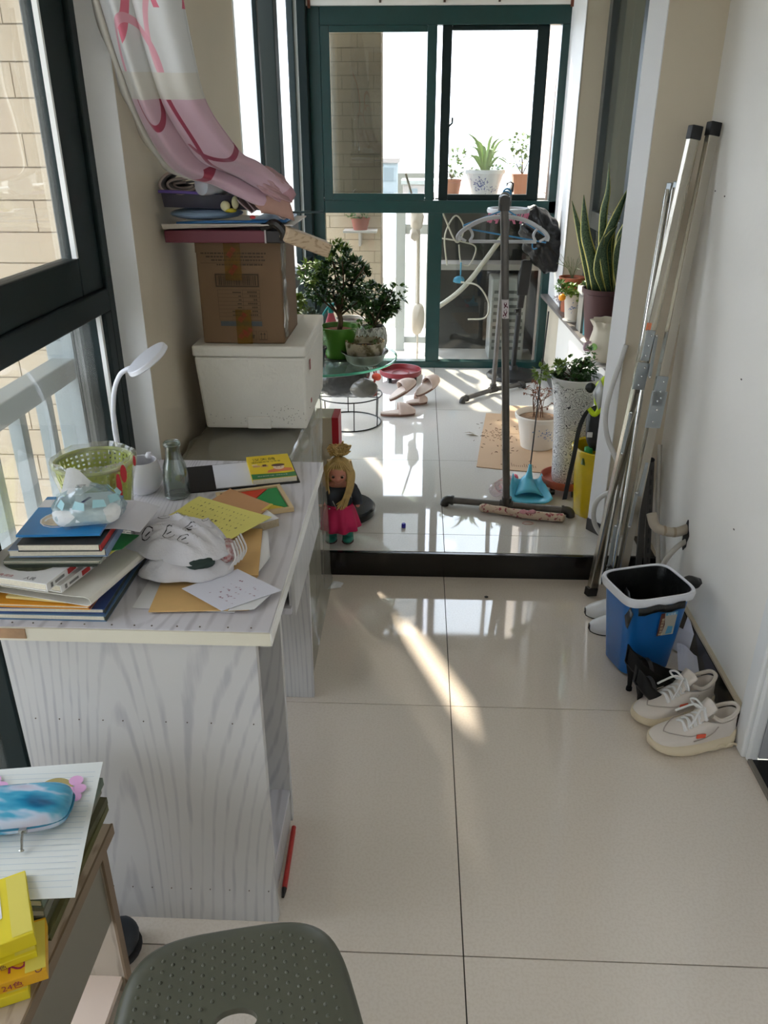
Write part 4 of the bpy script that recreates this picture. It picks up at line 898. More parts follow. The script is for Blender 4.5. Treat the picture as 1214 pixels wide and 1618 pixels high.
for a in (rect(.048,.158,.170,.162), rect(.048,.190,.170,.194), rect(.048,.158,.052,.194), rect(.166,.158,.170,.194)): flat(bm, O, U, V, a, .0012)
x = .056
while x < .163: w = rnd.choice((.0012,.002,.0034)); flat(bm, O, U, V, rect(x, .163, x+w, .189), .0012); x += w + rnd.choice((.0014,.0026))
obj('barcode', bm, CBD, t, kind='stuff')
bm = B()
for k in range(9): flat(bm, O, U, V, rect(.052, .150-.0105*k, .170, .1508-.0105*k), .0012)
for xx in (.052, .122, .1695): flat(bm, O, U, V, rect(xx, .066, xx+.0008, .151), .0012)
flat(bm, O, U, V, rect(.012,.222,.185,.2228), .0012)
for r_, y in enumerate((.246,.237,.228,.216)):
    x = .014 + .014*r_
    while x < .19 - .004*r_: w = rnd.uniform(.004,.012); flat(bm, O, U, V, rect(x, y, x+w, y+.0042), .0012); x += w + .0022
for k in range(7):
    for q in range(rnd.randint(2,5)): flat(bm, O, U, V, rect(.162-.0055*q-.004, .142-.0105*k, .162-.0055*q, .147-.0105*k), .0012)
    flat(bm, O, U, V, rect(.118-.004*rnd.randint(2,7), .142-.0105*k, .118, .1455-.0105*k), .0012)
obj('print', bm, CBD, t, kind='stuff')
bm = B(); flat(bm, O, U, V, rect(.054,.050,.172,.064), .0010); obj('print', bm, M('carton_band', (70, 76, 78), .7), t, label='dark band under the printed table')
bm = B()
for x0 in (.098,.128,.158,):
    for a in (rect(x0+.002,.010,x0+.0265,.0108), rect(x0+.002,.036,x0+.0265,.0368), rect(x0+.002,.010,x0+.0028,.0368), rect(x0+.0257,.010,x0+.0265,.0368)): flat(bm, O, U, V, a, .0012)
for a in (rect(.167,.014,.1685,.030), rect(.176,.014,.1775,.030), [(.164,.026),(.1715,.026),(.1678,.033)], [(.173,.026),(.1805,.026),(.1768,.033)], rect(.162,.012,.183,.0135), [(.139,.015),(.147,.015),(.149,.026),(.137,.026)], rect(.1425,.026,.1437,.032)): flat(bm, O, U, V, a, .0014)
obj('care_symbols', bm, CBD, t, kind='stuff')
TP = glassy('yellow_tape', (226, 186, 100), .05, .38, (176, 140, 56), .2); RI = M('tape_ink', (150, 44, 30), .6)
for (a, b) in ((rect(.078,.176,.124,.283), 0), (rect(.098,.0,.142,.096), 1)):
    bm = B(); flat(bm, O, U, V, a, .0018); obj('tape', bm, TP, t, label='yellow tape with red print')
dU = Vector((.62,0,.78)); dV = Vector((-.78,0,.62))
for (x, y) in ((.094,.236),(.096,.190),(.112,.060),(.110,.012),(.126,.018)): txt('圆通', .015, RI, O + U*x + V*y + Vector((0,-.0022,0)), dU, dV, t)
bm = B(); rows = [[Vector((-.376 + .004*sin(40*zz+3*k), 2.262 + .06*k/3, zz)) for k in range(4)] for zz in [1.0 + .26*j/14 for j in range(15)]]; grid(bm, rows); obj('clear_tape', bm, FILM, t, 'all')
# things on the carton, from the bottom up
t = thing('maroon_box', 'flat maroon box lying on the cardboard carton', 'box', (-.5, 2.36, 1.268)); MR = M('maroon_card', (106, 44, 56), .5)
bm = B(); box(bm, -.672, -.40, 2.19, 2.50, 1.2685, 1.300); obj('body', bm, MR, t, bevel=.003)
bm = B(); box(bm, -.402, -.352, 2.187, 2.45, 1.2688, 1.301); obj('dark_end', bm, M('dark_brown_card', (34, 26, 24), .4), t, bevel=.003, label='dark end sleeve')
bm = B(); box(bm, -.405, -.401, 2.185, 2.45, 1.2688, 1.3015); obj('edge_line', bm, M('pale_edge', (190, 180, 176), .4), t)
t = thing('cream_tray', 'cream plastic tray sloping over the maroon box', 'tray', (-.53, 2.34, 1.30))
bm = B(); rows = []
for i in range(9):
    x = -.672 + .345*i/8; zz = 1.3035 + .010*i/8
    rows.append([Vector((x, y, zz + (.012*(1-i/8.) if q in (0, 5) else 0))) for q, y in enumerate((2.175,2.185,2.26,2.34,2.42,2.44))])
grid(bm, rows, .003); obj('body', bm, M('cream_plastic', (206, 198, 186), .5), t, True)
t = thing('blue_tray', 'pale blue bulging plastic tray on the cream tray', 'tray', (-.52, 2.33, 1.31)); BLP = M('pale_blue_plastic', (150, 176, 204), .35)
bm = B(); ball(bm, (-.575, 2.28, 1.336), .1, 3, (.98, .95, .16)); obj('body', bm, BLP, t, True)
bm = B(); tube(bm, spl([(-.635,2.19,1.318),(-.55,2.176,1.3225),(-.46,2.18,1.323),(-.38,2.19,1.3235),(-.345,2.21,1.326)], 6), .0035, 8); obj('rim', bm, M('rim_blue', (40, 98, 150), .35), t, True)
bm = B(); box(bm, -.44, -.345, 2.19, 2.38, 1.3195, 1.3275); obj('plate', bm, M('rim_blue', (40, 98, 150), .35), t, bevel=.003)
t = thing('egg_toys', 'pair of cream egg-shaped toys on a yellow base above the blue tray', 'toy', (-.49, 2.2, 1.34)); EG = M('egg_cream', (222, 214, 170), .5)
bm = B(); ball(bm, (-.502, 2.185, 1.3605), .0125, 3, (1.0, 1, 1.05)); obj('egg', bm, EG, t, True)
bm = B(); ball(bm, (-.478, 2.195, 1.368), .0115, 3, (.8, 1, 1.4)); obj('egg', bm, EG, t, True)
bm = B(); ball(bm, (-.49, 2.188, 1.3495), .014, 2, (1.2, 1, .4)); obj('base', bm, M('base_yellow', (206, 190, 60), .5), t, True)
t = thing('purple_tray', 'dark translucent tray with a purple rim under the curtain', 'tray', (-.58, 2.3, 1.36))
bm = B(); rows = [[Vector((-.67+.27*i/8, y, (1.392 - .001*i if q in (0,4) else 1.3555 - .001*i))) for q, y in enumerate((2.195,2.212,2.30,2.40,2.412))] for i in range(9)]; grid(bm, rows, .003); obj('body', bm, M('smoke_plastic', (62, 60, 72), .3), t, True)
bm = B(); tube(bm, [(-.675,2.192,1.395),(-.62,2.19,1.394),(-.55,2.19,1.390)], .004, 8); obj('rim', bm, M('purple_plastic', (96, 76, 150), .35), t, True)
t = thing('frosted_cup', 'frosted plastic cup lying on its side beneath the curtain', 'cup', (-.54, 2.2, 1.41))
bm = B(); a = Vector((-.560, 2.165, 1.411)); e = Vector((-.475, 2.30, 1.405)); tube(bm, [a, a*.96+e*.04, a*.5+e*.5, e], [.016, .024, .0225, .018], 20); obj('body', bm, M('frosted_plastic', (186, 190, 200), .35, subs=.2), t, True)
t = thing('folded_grey_cloth', 'grey cloth with a pale border folded at the left on the carton', 'cloth', (-.63, 2.27, 1.40))
for k, (dy, sc_) in enumerate(((0, 1.), (.02, .7), (.04, .45))):
    bm = B(); pts = spl([(-.600,2.20+dy,1.443-.01*k),(-.648,2.20+dy,1.437-.01*k),(-.672,2.20+dy,1.412),(-.655,2.20+dy,1.392),(-.60,2.20+dy,1.388),(-.56,2.20+dy,1.40)], 6)
    c0 = Vector((-.625, 2.2+dy, 1.41)); pts = [c0 + (p - c0)*sc_ for p in pts]
    grid(bm, [[p, p + Vector((0, .10, 0))] for p in pts], .005); obj('fold', bm, M('cloth_grey', (92, 88, 86), .9), t, 'all')
    bm = B(); tube(bm, pts, .0038, 6); obj('border', bm, M('cloth_border', (176, 160, 152), .9), t, 'all', label='pale pinkish border')
t = thing('wooden_block', 'split piece of light wood jutting from the carton over the bush', 'wood', (-.31, 2.2, 1.29))
bm = B(); a = Vector((-.352, 2.17, 1.297)); e = Vector((-.247, 2.24, 1.248)); d = (e-a)/2; nn_ = Vector((.35,0,.94)).normalized(); obox(bm, (a+e)/2, d, nn_*.0185, d.cross(nn_).normalized()*.022); obj('body', bm, woodgrain('split_wood', (196, 172, 142), (160, 134, 104), (3, 16, 16)), t, bevel=.004)
bm = B(); tube(bm, spl([(-.41,2.20,1.306),(-.375,2.18,1.318),(-.352,2.172,1.300),(-.352,2.175,1.278)], 5), .012, 8); obj('wrapping', bm, M('dark_wrap', (40, 36, 32), .25), t, True, label='dark plastic wound round its end')
bm = B(); tube(bm, [(-.39, 2.45, 1.3245), (-.31, 2.62, 1.312)], .0035, 8); tube(bm, [(-.31, 2.62, 1.312), (-.302, 2.637, 1.311)], .0042, 8); tag(obj('teal_stick', bm, M('stick_teal', (30, 64, 74), .4), smooth=True), 'thin dark teal stick poking out from the pile on the carton', 'stick')
bm = B(); ball(bm, (-.43, 2.17, 1.335), .008, 2, (1, .5, .6)); tag(obj('red_clip', bm, M('clip_red', (196, 50, 52), .4), smooth=True), 'tiny red clip under the hanging curtain hem', 'clip')

# ------------------------------------------------------------------ the gathered curtain
t = thing('curtain', 'silver and pink printed curtain gathered and laid over the carton pile', 'curtain', (-.6, 2.1, 2.5))
rowsLR = [((-.78,1.86,2.55),(-.60,1.88,2.55)), ((-.74,1.89,2.2),(-.555,1.90,2.2)), ((-.705,1.92,1.93),(-.522,1.93,1.93)), ((-.682,1.925,1.80),(-.503,1.93,1.79)), ((-.668,1.945,1.70),(-.496,1.95,1.70)), ((-.655,1.965,1.625),(-.488,1.97,1.62)),
          ((-.648,2.00,1.565),(-.478,2.00,1.575)), ((-.632,2.045,1.50),(-.452,2.04,1.525)), ((-.612,2.085,1.455),(-.428,2.07,1.488)), ((-.575,2.105,1.432),(-.400,2.10,1.472)), ((-.525,2.12,1.418),(-.378,2.13,1.452)), ((-.470,2.13,1.392),(-.352,2.15,1.428)), ((-.400,2.14,1.362),(-.328,2.16,1.412)), ((-.352,2.15,1.338),(-.318,2.17,1.392))]
NC = 60; P = []
fine = []
Ls = spl([a for a, b in rowsLR], 5); Rs = spl([b for a, b in rowsLR], 5); n = len(Ls)
for i in range(n):
    L_, R_ = Ls[i], Rs[i]; v_ = i/(n-1); row = []
    for k in range(NC+1):
        s = k/NC; p = L_*(1-s) + R_*s
        amp = .034 if v_ < .6 else .034*(1 - (v_-.6)/.4*.6)
        f = -abs(sin(pi*(2.0*s + .02)))**.7*1.1 + .22*sin(9*s+3*v_) + .10*sin(23*s - 5*v_)
        row.append(p + Vector((.25*amp*cos(7*s), amp*f, amp*.3*f*v_)))
    fine.append(row)
bm = B(); V = grid(bm, fine); uvl = bm.loops.layers.uv.new('UVMap'); idx = {}
lens = [0]
for i in range(1, n): lens.append(lens[-1] + ((Ls[i]+Rs[i])/2 - (Ls[i-1]+Rs[i-1])/2).length)
for i, row in enumerate(V):
    for k, vv in enumerate(row): idx[vv] = (k/NC, lens[i])
for f in bm.faces:
    for l in f.loops: l[uvl].uv = idx[l.vert]
m, nt, b = bsdf('curtain_print'); L = nt.links
tc = nt.nodes.new('ShaderNodeUVMap'); sp = nt.nodes.new('ShaderNodeSeparateXYZ'); L.new(tc.outputs[0], sp.inputs[0])
def math_(op, a, b_=None, c=None):
    q = nt.nodes.new('ShaderNodeMath'); q.operation = op
    for i, x in enumerate((a, b_, c)):
        if x is None: continue
        if isinstance(x, (int, float)): q.inputs[i].default_value = x
        else: L.new(x, q.inputs[i])
    return q.outputs[0]
cu_, cv_ = sp.outputs[0], sp.outputs[1]
def mixc(f, a, c):
    q = nt.nodes.new('ShaderNodeMix'); q.data_type = 'RGBA'; L.new(f, q.inputs[0])
    if isinstance(a, tuple): q.inputs[6].default_value = lin(a) + (1,)
    else: L.new(a, q.inputs[6])
    q.inputs[7].default_value = lin(c) + (1,); return q.outputs[2]
T0 = next(lens[i] for i in range(n) if Ls[i].z < 1.655); T1 = T0 + .055
col = mixc(math_('GREATER_THAN', cv_, T0), (192, 192, 190), (188, 184, 174))
col = mixc(math_('GREATER_THAN', cv_, T1), col, (184, 152, 162))
col = mixc(math_('GREATER_THAN', cv_, T0 + .42), col, (166, 120, 128))
col = mixc(math_('GREATER_THAN', cv_, T0 + .52), col, (170, 132, 122))
def ring(cx, cy, rx, ry, w, lo=-9, hi=9, left=-9, right=9):
    dx = math_('DIVIDE', math_('SUBTRACT', cu_, cx), rx); dy = math_('DIVIDE', math_('SUBTRACT', cv_, cy), ry)
    d = math_('SQRT', math_('ADD', math_('MULTIPLY', dx, dx), math_('MULTIPLY', dy, dy)))
    f = math_('LESS_THAN', math_('ABSOLUTE', math_('SUBTRACT', d, 1)), w)
    f = math_('MULTIPLY', f, math_('MULTIPLY', math_('GREATER_THAN', cv_, lo), math_('LESS_THAN', cv_, hi)))
    return math_('MULTIPLY', f, math_('MULTIPLY', math_('GREATER_THAN', cu_, left), math_('LESS_THAN', cu_, right)))
for (cx, cy, rx, ry, w, lo, hi, l, r, c) in ((.20, T0-.26, .30, .19, .10, -9, T0, .25, 9, (196, 96, 116)), (.85, T0-.18, .16, .10, .14, -9, T0-.12, -9, 9, (190, 88, 110)), (.80, T0-.05, .22, .12, .09, -9, T0, -9, .9, (206, 150, 160)), (.36, T0-.0, .26, .10, .09, -9, T0, -9, 9, (200, 140, 152)),
                                        (.32, T0+.035, .17, .085, .10, T1-.0, 9, .12, 9, (140, 34, 62)), (.47, T0+.14, .16, .15, .12, T1, 9, .50, 9, (132, 32, 60)), (.80, T0+.10, .30, .13, .06, T0+.17, 9, .52, 9, (126, 34, 62)), (.22, T0+.24, .26, .045, .20, T0+.255, 9, -9, 9, (140, 36, 60))):
    col = mixc(ring(cx, cy, rx, ry, w, lo, hi, l, r), col, c)
L.new(col, b.inputs['Base Color']); b.inputs['Roughness'].default_value = .45; b.inputs['Sheen Weight'].default_value = .3
wv = nt.nodes.new('ShaderNodeTexNoise'); wv.inputs['Scale'].default_value = 900; bp = nt.nodes.new('ShaderNodeBump'); bp.inputs['Strength'].default_value = .15; bp.inputs['Distance'].default_value = .002; L.new(wv.outputs['Fac'], bp.inputs['Height']); L.new(bp.outputs[0], b.inputs['Normal'])
o_ = obj('cloth', bm, m, t, 'all')
sm = o_.modifiers.new('thickness', 'SOLIDIFY'); sm.thickness = .002
# silver lining edge showing at the left
LIN = M('lining_silver', (196, 192, 182), .4)
bm = B(); rows = []
for i, p in enumerate(Ls):
    if i < 8 or i > n-18: continue
    rows.append([p + Vector((-.016 - .004*sin(i*.8), .022, 0)), p + Vector((-.006, .004, .0)), p + Vector((.004, .006, 0))])
grid(bm, rows, .002); obj('lining', bm, LIN, t, 'all', label='silver-grey lining at the left edge')
# tail of the cloth: bunched end, hanging end and zig-zag hem
PK = M('curtain_pink', (172, 136, 138), .8, noise=(40, .08)); PKB = M('curtain_tan', (164, 126, 112), .8, noise=(90, .08))
def foldlump(c, r_, sc_, seed, k, rot):
    bm = B(); q_ = bmesh.ops.create_icosphere(bm, subdivisions=5, radius=1); Rr = Matrix.Rotation(rot, 3, 'Y')
    for v_ in q_['verts']:
        p = v_.co.copy(); f = 1 + k*sin(7*(p.z + .5*p.x + .3*sin(2*p.y+seed))) + .4*k*sin(13*p.z - 4*p.x); v_.co = Vector(c) + Rr @ Vector((p.x*f*sc_[0], p.y*f*sc_[1], p.z*f*sc_[2]))*r_
    return bm
obj('bunched_end', foldlump((-.382, 2.165, 1.424), .05, (1.0, .9, .52), 2, .10, .45), PK, t, 'all')
obj('bunched_end', foldlump((-.372, 2.150, 1.400), .046, (1.1, .8, .36), 5, .10, .5), PK, t, 'all')
bm = B(); grid(bm, [[Vector((-.412 + .074*a, 2.128 + .022*a, 1.364 + .036*a)) * (1-v_) + Vector((-.398 + .080*a + .006*sin(pi*v_), 2.120 + .022*a - .004*sin(pi*v_), 1.352 - .022*a**1.5)) * v_ + Vector((0, -.006*sin(pi*v_), .010*sin(pi*a)*(1-v_))) for a in [k/14 for k in range(15)]] for v_ in [k/8 for k in range(9)]], .004); obj('hanging_end', bm, PKB, t, 'all')
bm = B(); grid(bm, [[Vector((-.412 + .074*a, 2.128 + .022*a, 1.364 + .036*a + .010*sin(pi*a))) * (1-v_) + Vector((-.395 + .060*a, 2.185 + .02*a, 1.385 + .022*a)) * v_ + Vector((0,0,.012*sin(pi*v_))) for a in [k/14 for k in range(15)]] for v_ in [k/6 for k in range(7)]], .004); obj('hanging_end', bm, PKB, t, 'all')
bm = B(); zz = [(-.462,1.378),(-.452,1.366),(-.428,1.345),(-.418,1.352),(-.436,1.372),(-.414,1.366),(-.398,1.352),(-.392,1.357),(-.408,1.368),(-.38,1.352),(-.352,1.334),(-.345,1.330)]
grid(bm, [[Vector((x, 2.14 + .004*i % .02, z_)), Vector((x + .004, 2.24, z_ + .006))] for i, (x, z_) in enumerate(zz)], .003); obj('hem_fold', bm, M('hem_mauve', (158, 138, 136), .8), t)

# ------------------------------------------------------------------ plants: foliage helpers
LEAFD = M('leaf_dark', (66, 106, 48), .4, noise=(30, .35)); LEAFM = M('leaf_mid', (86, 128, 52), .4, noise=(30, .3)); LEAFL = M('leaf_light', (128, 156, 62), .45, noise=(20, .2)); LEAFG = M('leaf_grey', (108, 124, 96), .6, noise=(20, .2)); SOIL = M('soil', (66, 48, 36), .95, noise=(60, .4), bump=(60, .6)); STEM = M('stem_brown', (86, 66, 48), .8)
def foliage(parent, blobs, n, L0, W0, mat, seed, name='foliage', up=.2):
    """leaf clusters over ellipsoid blobs ((c),(rx,ry,rz)); n leaves"""
    r = random.Random(seed); bm = B(); tot = sum(b[1][0]*b[1][2] for b in blobs)
    for c, s in blobs:
        for _ in range(int(n*s[0]*s[2]/tot/5)):
            d = Vector((r.gauss(0,1), r.gauss(0,1), r.gauss(0,1))).normalized(); q = r.uniform(.45, 1.)**.5
            p = Vector(c) + Vector((d.x*s[0], d.y*s[1], d.z*s[2]))*q
            for k in range(5):
                dd = (d*.7 + Vector((r.gauss(0,.7), r.gauss(0,.7), r.gauss(up,.6)))).normalized(); leaf(bm, p, dd, L0*r.uniform(.6,1.15), W0*r.uniform(.7,1.1), r.uniform(-.1,.35))
    return obj(name, bm, mat, parent, kind='stuff')
def branches(parent, base, tips, r=.004, mat=None, name='stems'):
    bm = B()
    for tp in tips:
        a, e = Vector(base), Vector(tp); m_ = (a + e)/2 + Vector((rnd.uniform(-.02,.02), rnd.uniform(-.02,.02), .01)); tube(bm, spl([a, m_, e], 4), [r]*4 + [r*.8]*4 + [r*.5], 6)
    return obj(name, bm, mat or STEM, parent, True, kind='stuff')
def pot(parent, c, prof, mat, soil_z=None, soil_r=None, wob=None, seg=32, name='pot', soil=None):
    bm = B(); lathe(bm, prof, c, seg, wob); o = obj(name, bm, mat, parent, True)
    if soil_z is not None:
        bm = B(); lathe(bm, [(.0005, soil_z+.004), (soil_r*.6, soil_z+.005), (soil_r, soil_z)], c, 20, None, False); obj('soil', bm, soil or SOIL, parent, True)
    return o
def potprof(r0, r1, h, th=.004, lip=.006): return [(.001,0),(r0,0),(r1-.001,h-lip*1.6),(r1+lip*.6,h-lip*1.4),(r1+lip*.6,h),(r1-th,h),(r1-th-.002,h-.01),(r0-th,.006),(.001,.006)]

# glass plant table
TG = .635; t = thing('glass_table', 'round glass plant table with a green edge behind the foam box', 'table', (-.43, 3.54, .1))
m = bpy.data.materials.new('table_glass'); m.use_nodes = True; GT = glassy('table_glass_top', (226, 240, 233), .08, .06, (190, 210, 200), .0)
bm = B(); lathe(bm, [(.0005, TG-.010), (.336, TG-.010)], (-.43, 3.54, 0), 64, None, False); lathe(bm, [(.0005, TG), (.336, TG)], (-.43, 3.54, 0), 64, None, False)
obj('glass_top', bm, GT, t, True)
bm = B(); lathe(bm, [(.336, TG-.011), (.341, TG-.009), (.341, TG-.001), (.336, TG+.0005)], (-.43, 3.54, 0), 72, None, False); obj('glass_edge', bm, M('glass_edge_green', (70, 170, 132), .12, trans=.3), t, True, label='bright green polished edge')
bm = B(); lathe(bm, [(.001,0),(.14,0),(.14,.012),(.03,.02),(.022,.05),(.022,TG-.135),(.09,TG-.112),(.001,TG-.1112)], (-.52, 3.56, .1005), 28); obj('pedestal', bm, M('pedestal_steel', (120, 120, 120), .3, .8), t, True)
# bush in the green pot
t = thing('potted_bush', 'round dark-leaved bush on a short trunk in a bright green pot', 'plant', (-.345, 3.48, TG), 'plants on the glass table')
c = (-.345, 3.470, TG+.0015); pot(t, c, potprof(.052, .083, .145), M('pot_green', (78, 134, 42), .35), .125, .076, soil=M('soil_orange', (140, 84, 50), .95, noise=(80, .5), bump=(60, .6)))
bm = B(); lathe(bm, [(.001,0),(.060,0),(.068,.012),(.062,.012),(.001,.004)], (c[0], c[1], TG), 28); obj('saucer', bm, M('saucer_black', (24, 24, 24), .4), t, True)
bm = B(); tube(bm, spl([(c[0]+.005,c[1],TG+.125),(c[0]+.012,c[1],TG+.17),(c[0]+.004,c[1],TG+.21),(c[0]+.012,c[1],TG+.27)], 5), [.011]*15 + [.007], 8); obj('trunk', bm, STEM, t, True)
branches(t, (c[0]+.008, c[1], TG+.19), [(c[0]+rnd.uniform(-.12,.13), c[1]+rnd.uniform(-.08,.08), TG+rnd.uniform(.25,.43)) for _ in range(14)], .004)
cr = [((-.335,3.48,.975),(.095,.09,.10)), ((-.42,3.47,.945),(.06,.07,.06)), ((-.245,3.48,.95),(.06,.07,.075)), ((-.33,3.47,1.06),(.055,.055,.05)), ((-.30,3.5,.88),(.06,.06,.04)), ((-.465,3.47,.98),(.04,.05,.03)), ((-.28,3.47,1.03),(.05,.05,.035))]
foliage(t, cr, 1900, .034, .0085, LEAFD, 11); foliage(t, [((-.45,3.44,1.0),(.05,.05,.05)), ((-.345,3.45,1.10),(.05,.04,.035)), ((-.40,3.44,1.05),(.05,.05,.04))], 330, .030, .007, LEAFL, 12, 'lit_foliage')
# second bush in the pale lattice pot
t = thing('potted_bush', 'wide dark-leaved bush in a pale lattice pot at the table edge', 'plant', (-.205, 3.65, TG), 'plants on the glass table')
c = (-.205, 3.64, TG+.001); LAT = fleck('lattice_pot', (214, 212, 204), (140, 138, 130), 70, .48, .52, .4)
pot(t, c, [(.001,0),(.050,0),(.064,.03),(.066,.06),(.058,.10),(.052,.112),(.048,.11),(.055,.06),(.045,.006),(.001,.006)], LAT, .10, .05)
bm = B()
for k in range(18):
    for s in (1, -1): tube(bm, [(c[0]+rr_*cos(2*pi*k/18+s*a_), c[1]+rr_*sin(2*pi*k/18+s*a_), c[2]+z_) for a_, z_, rr_ in ((0,.012,.0575),(.18,.04,.0665),(.36,.07,.0655),(.54,.10,.0595))], .002, 5)
obj('lattice', bm, M('lattice_white', (222, 220, 214), .5), t, kind='stuff')
branches(t, (c[0], c[1], TG+.10), [(c[0]+rnd.uniform(-.1,.11), c[1]+rnd.uniform(-.05,.08), TG+rnd.uniform(.16,.29)) for _ in range(12)], .003)
foliage(t, [((-.215,3.68,.86),(.085,.07,.07)), ((-.14,3.68,.83),(.05,.06,.055)), ((-.19,3.68,.80),(.07,.06,.04))], 1100, .032, .010, LEAFD, 14)
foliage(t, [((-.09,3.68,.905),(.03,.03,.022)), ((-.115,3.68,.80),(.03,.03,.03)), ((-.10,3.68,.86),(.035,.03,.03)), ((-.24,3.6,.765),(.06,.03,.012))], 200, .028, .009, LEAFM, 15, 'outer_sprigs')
# bowl planter in a metal basin
t = thing('metal_basin', 'shallow dented metal basin at the front edge of the glass table', 'basin', (-.225, 3.395, TG))
bm = B(); lathe(bm, [(.001,0),(.058,0),(.078,.014),(.090,.044),(.102,.052),(.102,.055),(.088,.0475),(.074,.017),(.055,.003),(.001,.003)], (-.225, 3.40, TG+.0005), 40); obj('body', bm, M('basin_metal', (150, 146, 138), .35, .7, noise=(14, .4)), t, True)
t = thing('bowl_planter', 'mossy pale stone bowl of bare soil sitting in the metal basin', 'planter', (-.225, 3.395, TG+.003), 'plants on the glass table')
pot(t, (-.225, 3.40, TG+.005), [(.001,0),(.052,0),(.066,.012),(.078,.045),(.084,.085),(.084,.093),(.076,.093),(.074,.07),(.001,.06)], fleck('mossy_stone', (196, 188, 166), (104, 96, 66), 26, .48, .62, .85), .066, .075, lambda a, z: .02*sin(4*a)+.01*sin(9*a))
foliage(t, [((-.185,3.40,.728),(.012,.012,.006))], 30, .015, .005, LEAFM, 16, 'sprout')
bm = B()
for k in range(40): a = rnd.uniform(0, 2*pi); ball(bm, (-.225+.080*cos(a), 3.40+.080*sin(a), TG+.1), rnd.uniform(.002,.005), 1)
obj('crust', bm, M('crust_brown', (128, 104, 70), .9), t, kind='stuff')
# small pots at the left of the table
t = thing('succulent_pot', 'spiky grey-green succulent in a dark pot beside the green pot', 'plant', (-.425, 3.345, TG), 'plants on the glass table')
pot(t, (-.425, 3.335, TG+.0005), potprof(.028, .040, .085), M('pot_slate', (62, 68, 72), .5), .075, .036)
bm = B(); r = random.Random(3)
for k in range(60):
    a = r.uniform(0, 2*pi); e_ = r.uniform(.1, 1.4); leaf(bm, (-.410, 3.335, TG+.085+r.uniform(0,.03)), (cos(a)*cos(e_), sin(a)*cos(e_), sin(e_)), r.uniform(.035,.06), .005, .3)
obj('spiky_leaves', bm, LEAFG, t, kind='stuff')
t = thing('brown_pot_plant', 'small plant in a brown clay pot with a wide rim at the table back left', 'plant', (-.50, 3.52, TG), 'plants on the glass table')
pot(t, (-.495, 3.58, TG+.0005), [(.001,0),(.045,0),(.05,.09),(.07,.13),(.072,.14),(.064,.14),(.045,.10),(.001,.10)], M('clay_brown', (140, 104, 82), .7), .125, .06)
foliage(t, [((-.49,3.57,.80),(.04,.04,.03))], 120, .03, .010, LEAFG, 18)
t = thing('leafy_pot_plant', 'bright green round-leaved plant rising behind the carton', 'plant', (-.54, 3.36, TG), 'plants on the glass table')
pot(t, (-.545, 3.38, TG+.0005), potprof(.05, .07, .20), M('pot_terracotta', (170, 96, 66), .7), .185, .06)
foliage(t, [((-.535,3.38,.885),(.06,.05,.045)), ((-.50,3.37,.90),(.03,.03,.03))], 330, .026, .012, LEAFL, 19)
t = thing('white_pot_plant', 'small white pot with reddish soil behind the green pot', 'plant', (-.36, 3.66, TG), 'plants on the glass table')
pot(t, (-.315, 3.74, TG+.0005), potprof(.05, .068, .125), M('pot_white2', (216, 212, 204), .4), .112, .06)
t = thing('spray_bottle', 'pink spray bottle with a teal trigger behind the bush trunk', 'bottle', (-.42, 3.70, TG))
bm = B(); lathe(bm, [(.001,0),(.036,0),(.038,.02),(.036,.09),(.016,.15),(.012,.165),(.001,.166)], (-.395, 3.66, TG+.0005), 24); obj('body', bm, M('bottle_pink', (232, 110, 130), .3), t, True)
bm = B(); tube(bm, [(-.395,3.66,TG+.165),(-.395,3.66,TG+.19)], .013, 12); tube(bm, [(-.405,3.66,TG+.198),(-.365,3.655,TG+.205)], .010, 10); tube(bm, spl([(-.402,3.66,TG+.195),(-.425,3.65,TG+.165),(-.435,3.65,TG+.14)], 4), .006, 8); obj('trigger', bm, M('trigger_teal', (40, 156, 158), .35), t, True)
bm = B(); tube(bm, [(-.366,3.655,TG+.205),(-.357,3.654,TG+.2055)], .008, 10); obj('nozzle', bm, M('nozzle_red', (206, 60, 60), .4), t, True)
bm = B(); ball(bm, (-.405, 3.262, TG+.014), .0135, 2); tag(obj('red_ball', bm, M('ball_red', (206, 34, 40), .35), smooth=True), 'small red ball on the glass table beside the foam box', 'ball')
# under the table: wire stand, black bag, red flower, striped box
t = thing('wire_stand', 'thin black wire plant stand on the raised floor', 'stand', (-.36, 4.20, .1)); WB = M('wire_black', (30, 30, 30), .4, .5); wc = (-.365, 4.19)
def hoop(bm, r, z, rad=.003): tube(bm, [(wc[0]+r*cos(2*pi*k/44), wc[1]+r*sin(2*pi*k/44), z) for k in range(44)], rad, 6, closed=True)
bm = B(); hoop(bm, .172, .104, .0035); obj('lower_ring', bm, WB, t, True)
bm = B(); hoop(bm, .178, .262, .0035); obj('upper_ring', bm, WB, t, True)
for a in (-.45, -1.35, -2.3, .6, 1.7, 2.8):
    bm = B(); tube(bm, [(wc[0]+.172*cos(a), wc[1]+.172*sin(a), .104), (wc[0]+.178*cos(a), wc[1]+.178*sin(a), .262)], .003, 6); obj('wire', bm, WB, t, True)
bm = B()
for k in range(-1, 2): tube(bm, [(wc[0]-.165, wc[1]+.06*k, .262), (wc[0]+.165, wc[1]+.06*k, .262)], .0025, 6)
obj('cross_wires', bm, WB, t, kind='stuff')
t = thing('rubbish_bag', 'shiny translucent dark bag bulging under the glass table', 'bag', (-.40, 4.05, .27))
bm = B(); ball(bm, (-.400, 4.10, .378), .145, 4, (1.1, .8, .72), .12, 4); obj('bag', bm, M('bag_smoke', (62, 62, 60), .16, noise=(9, .5), bump=(22, .9)), t, 'all')
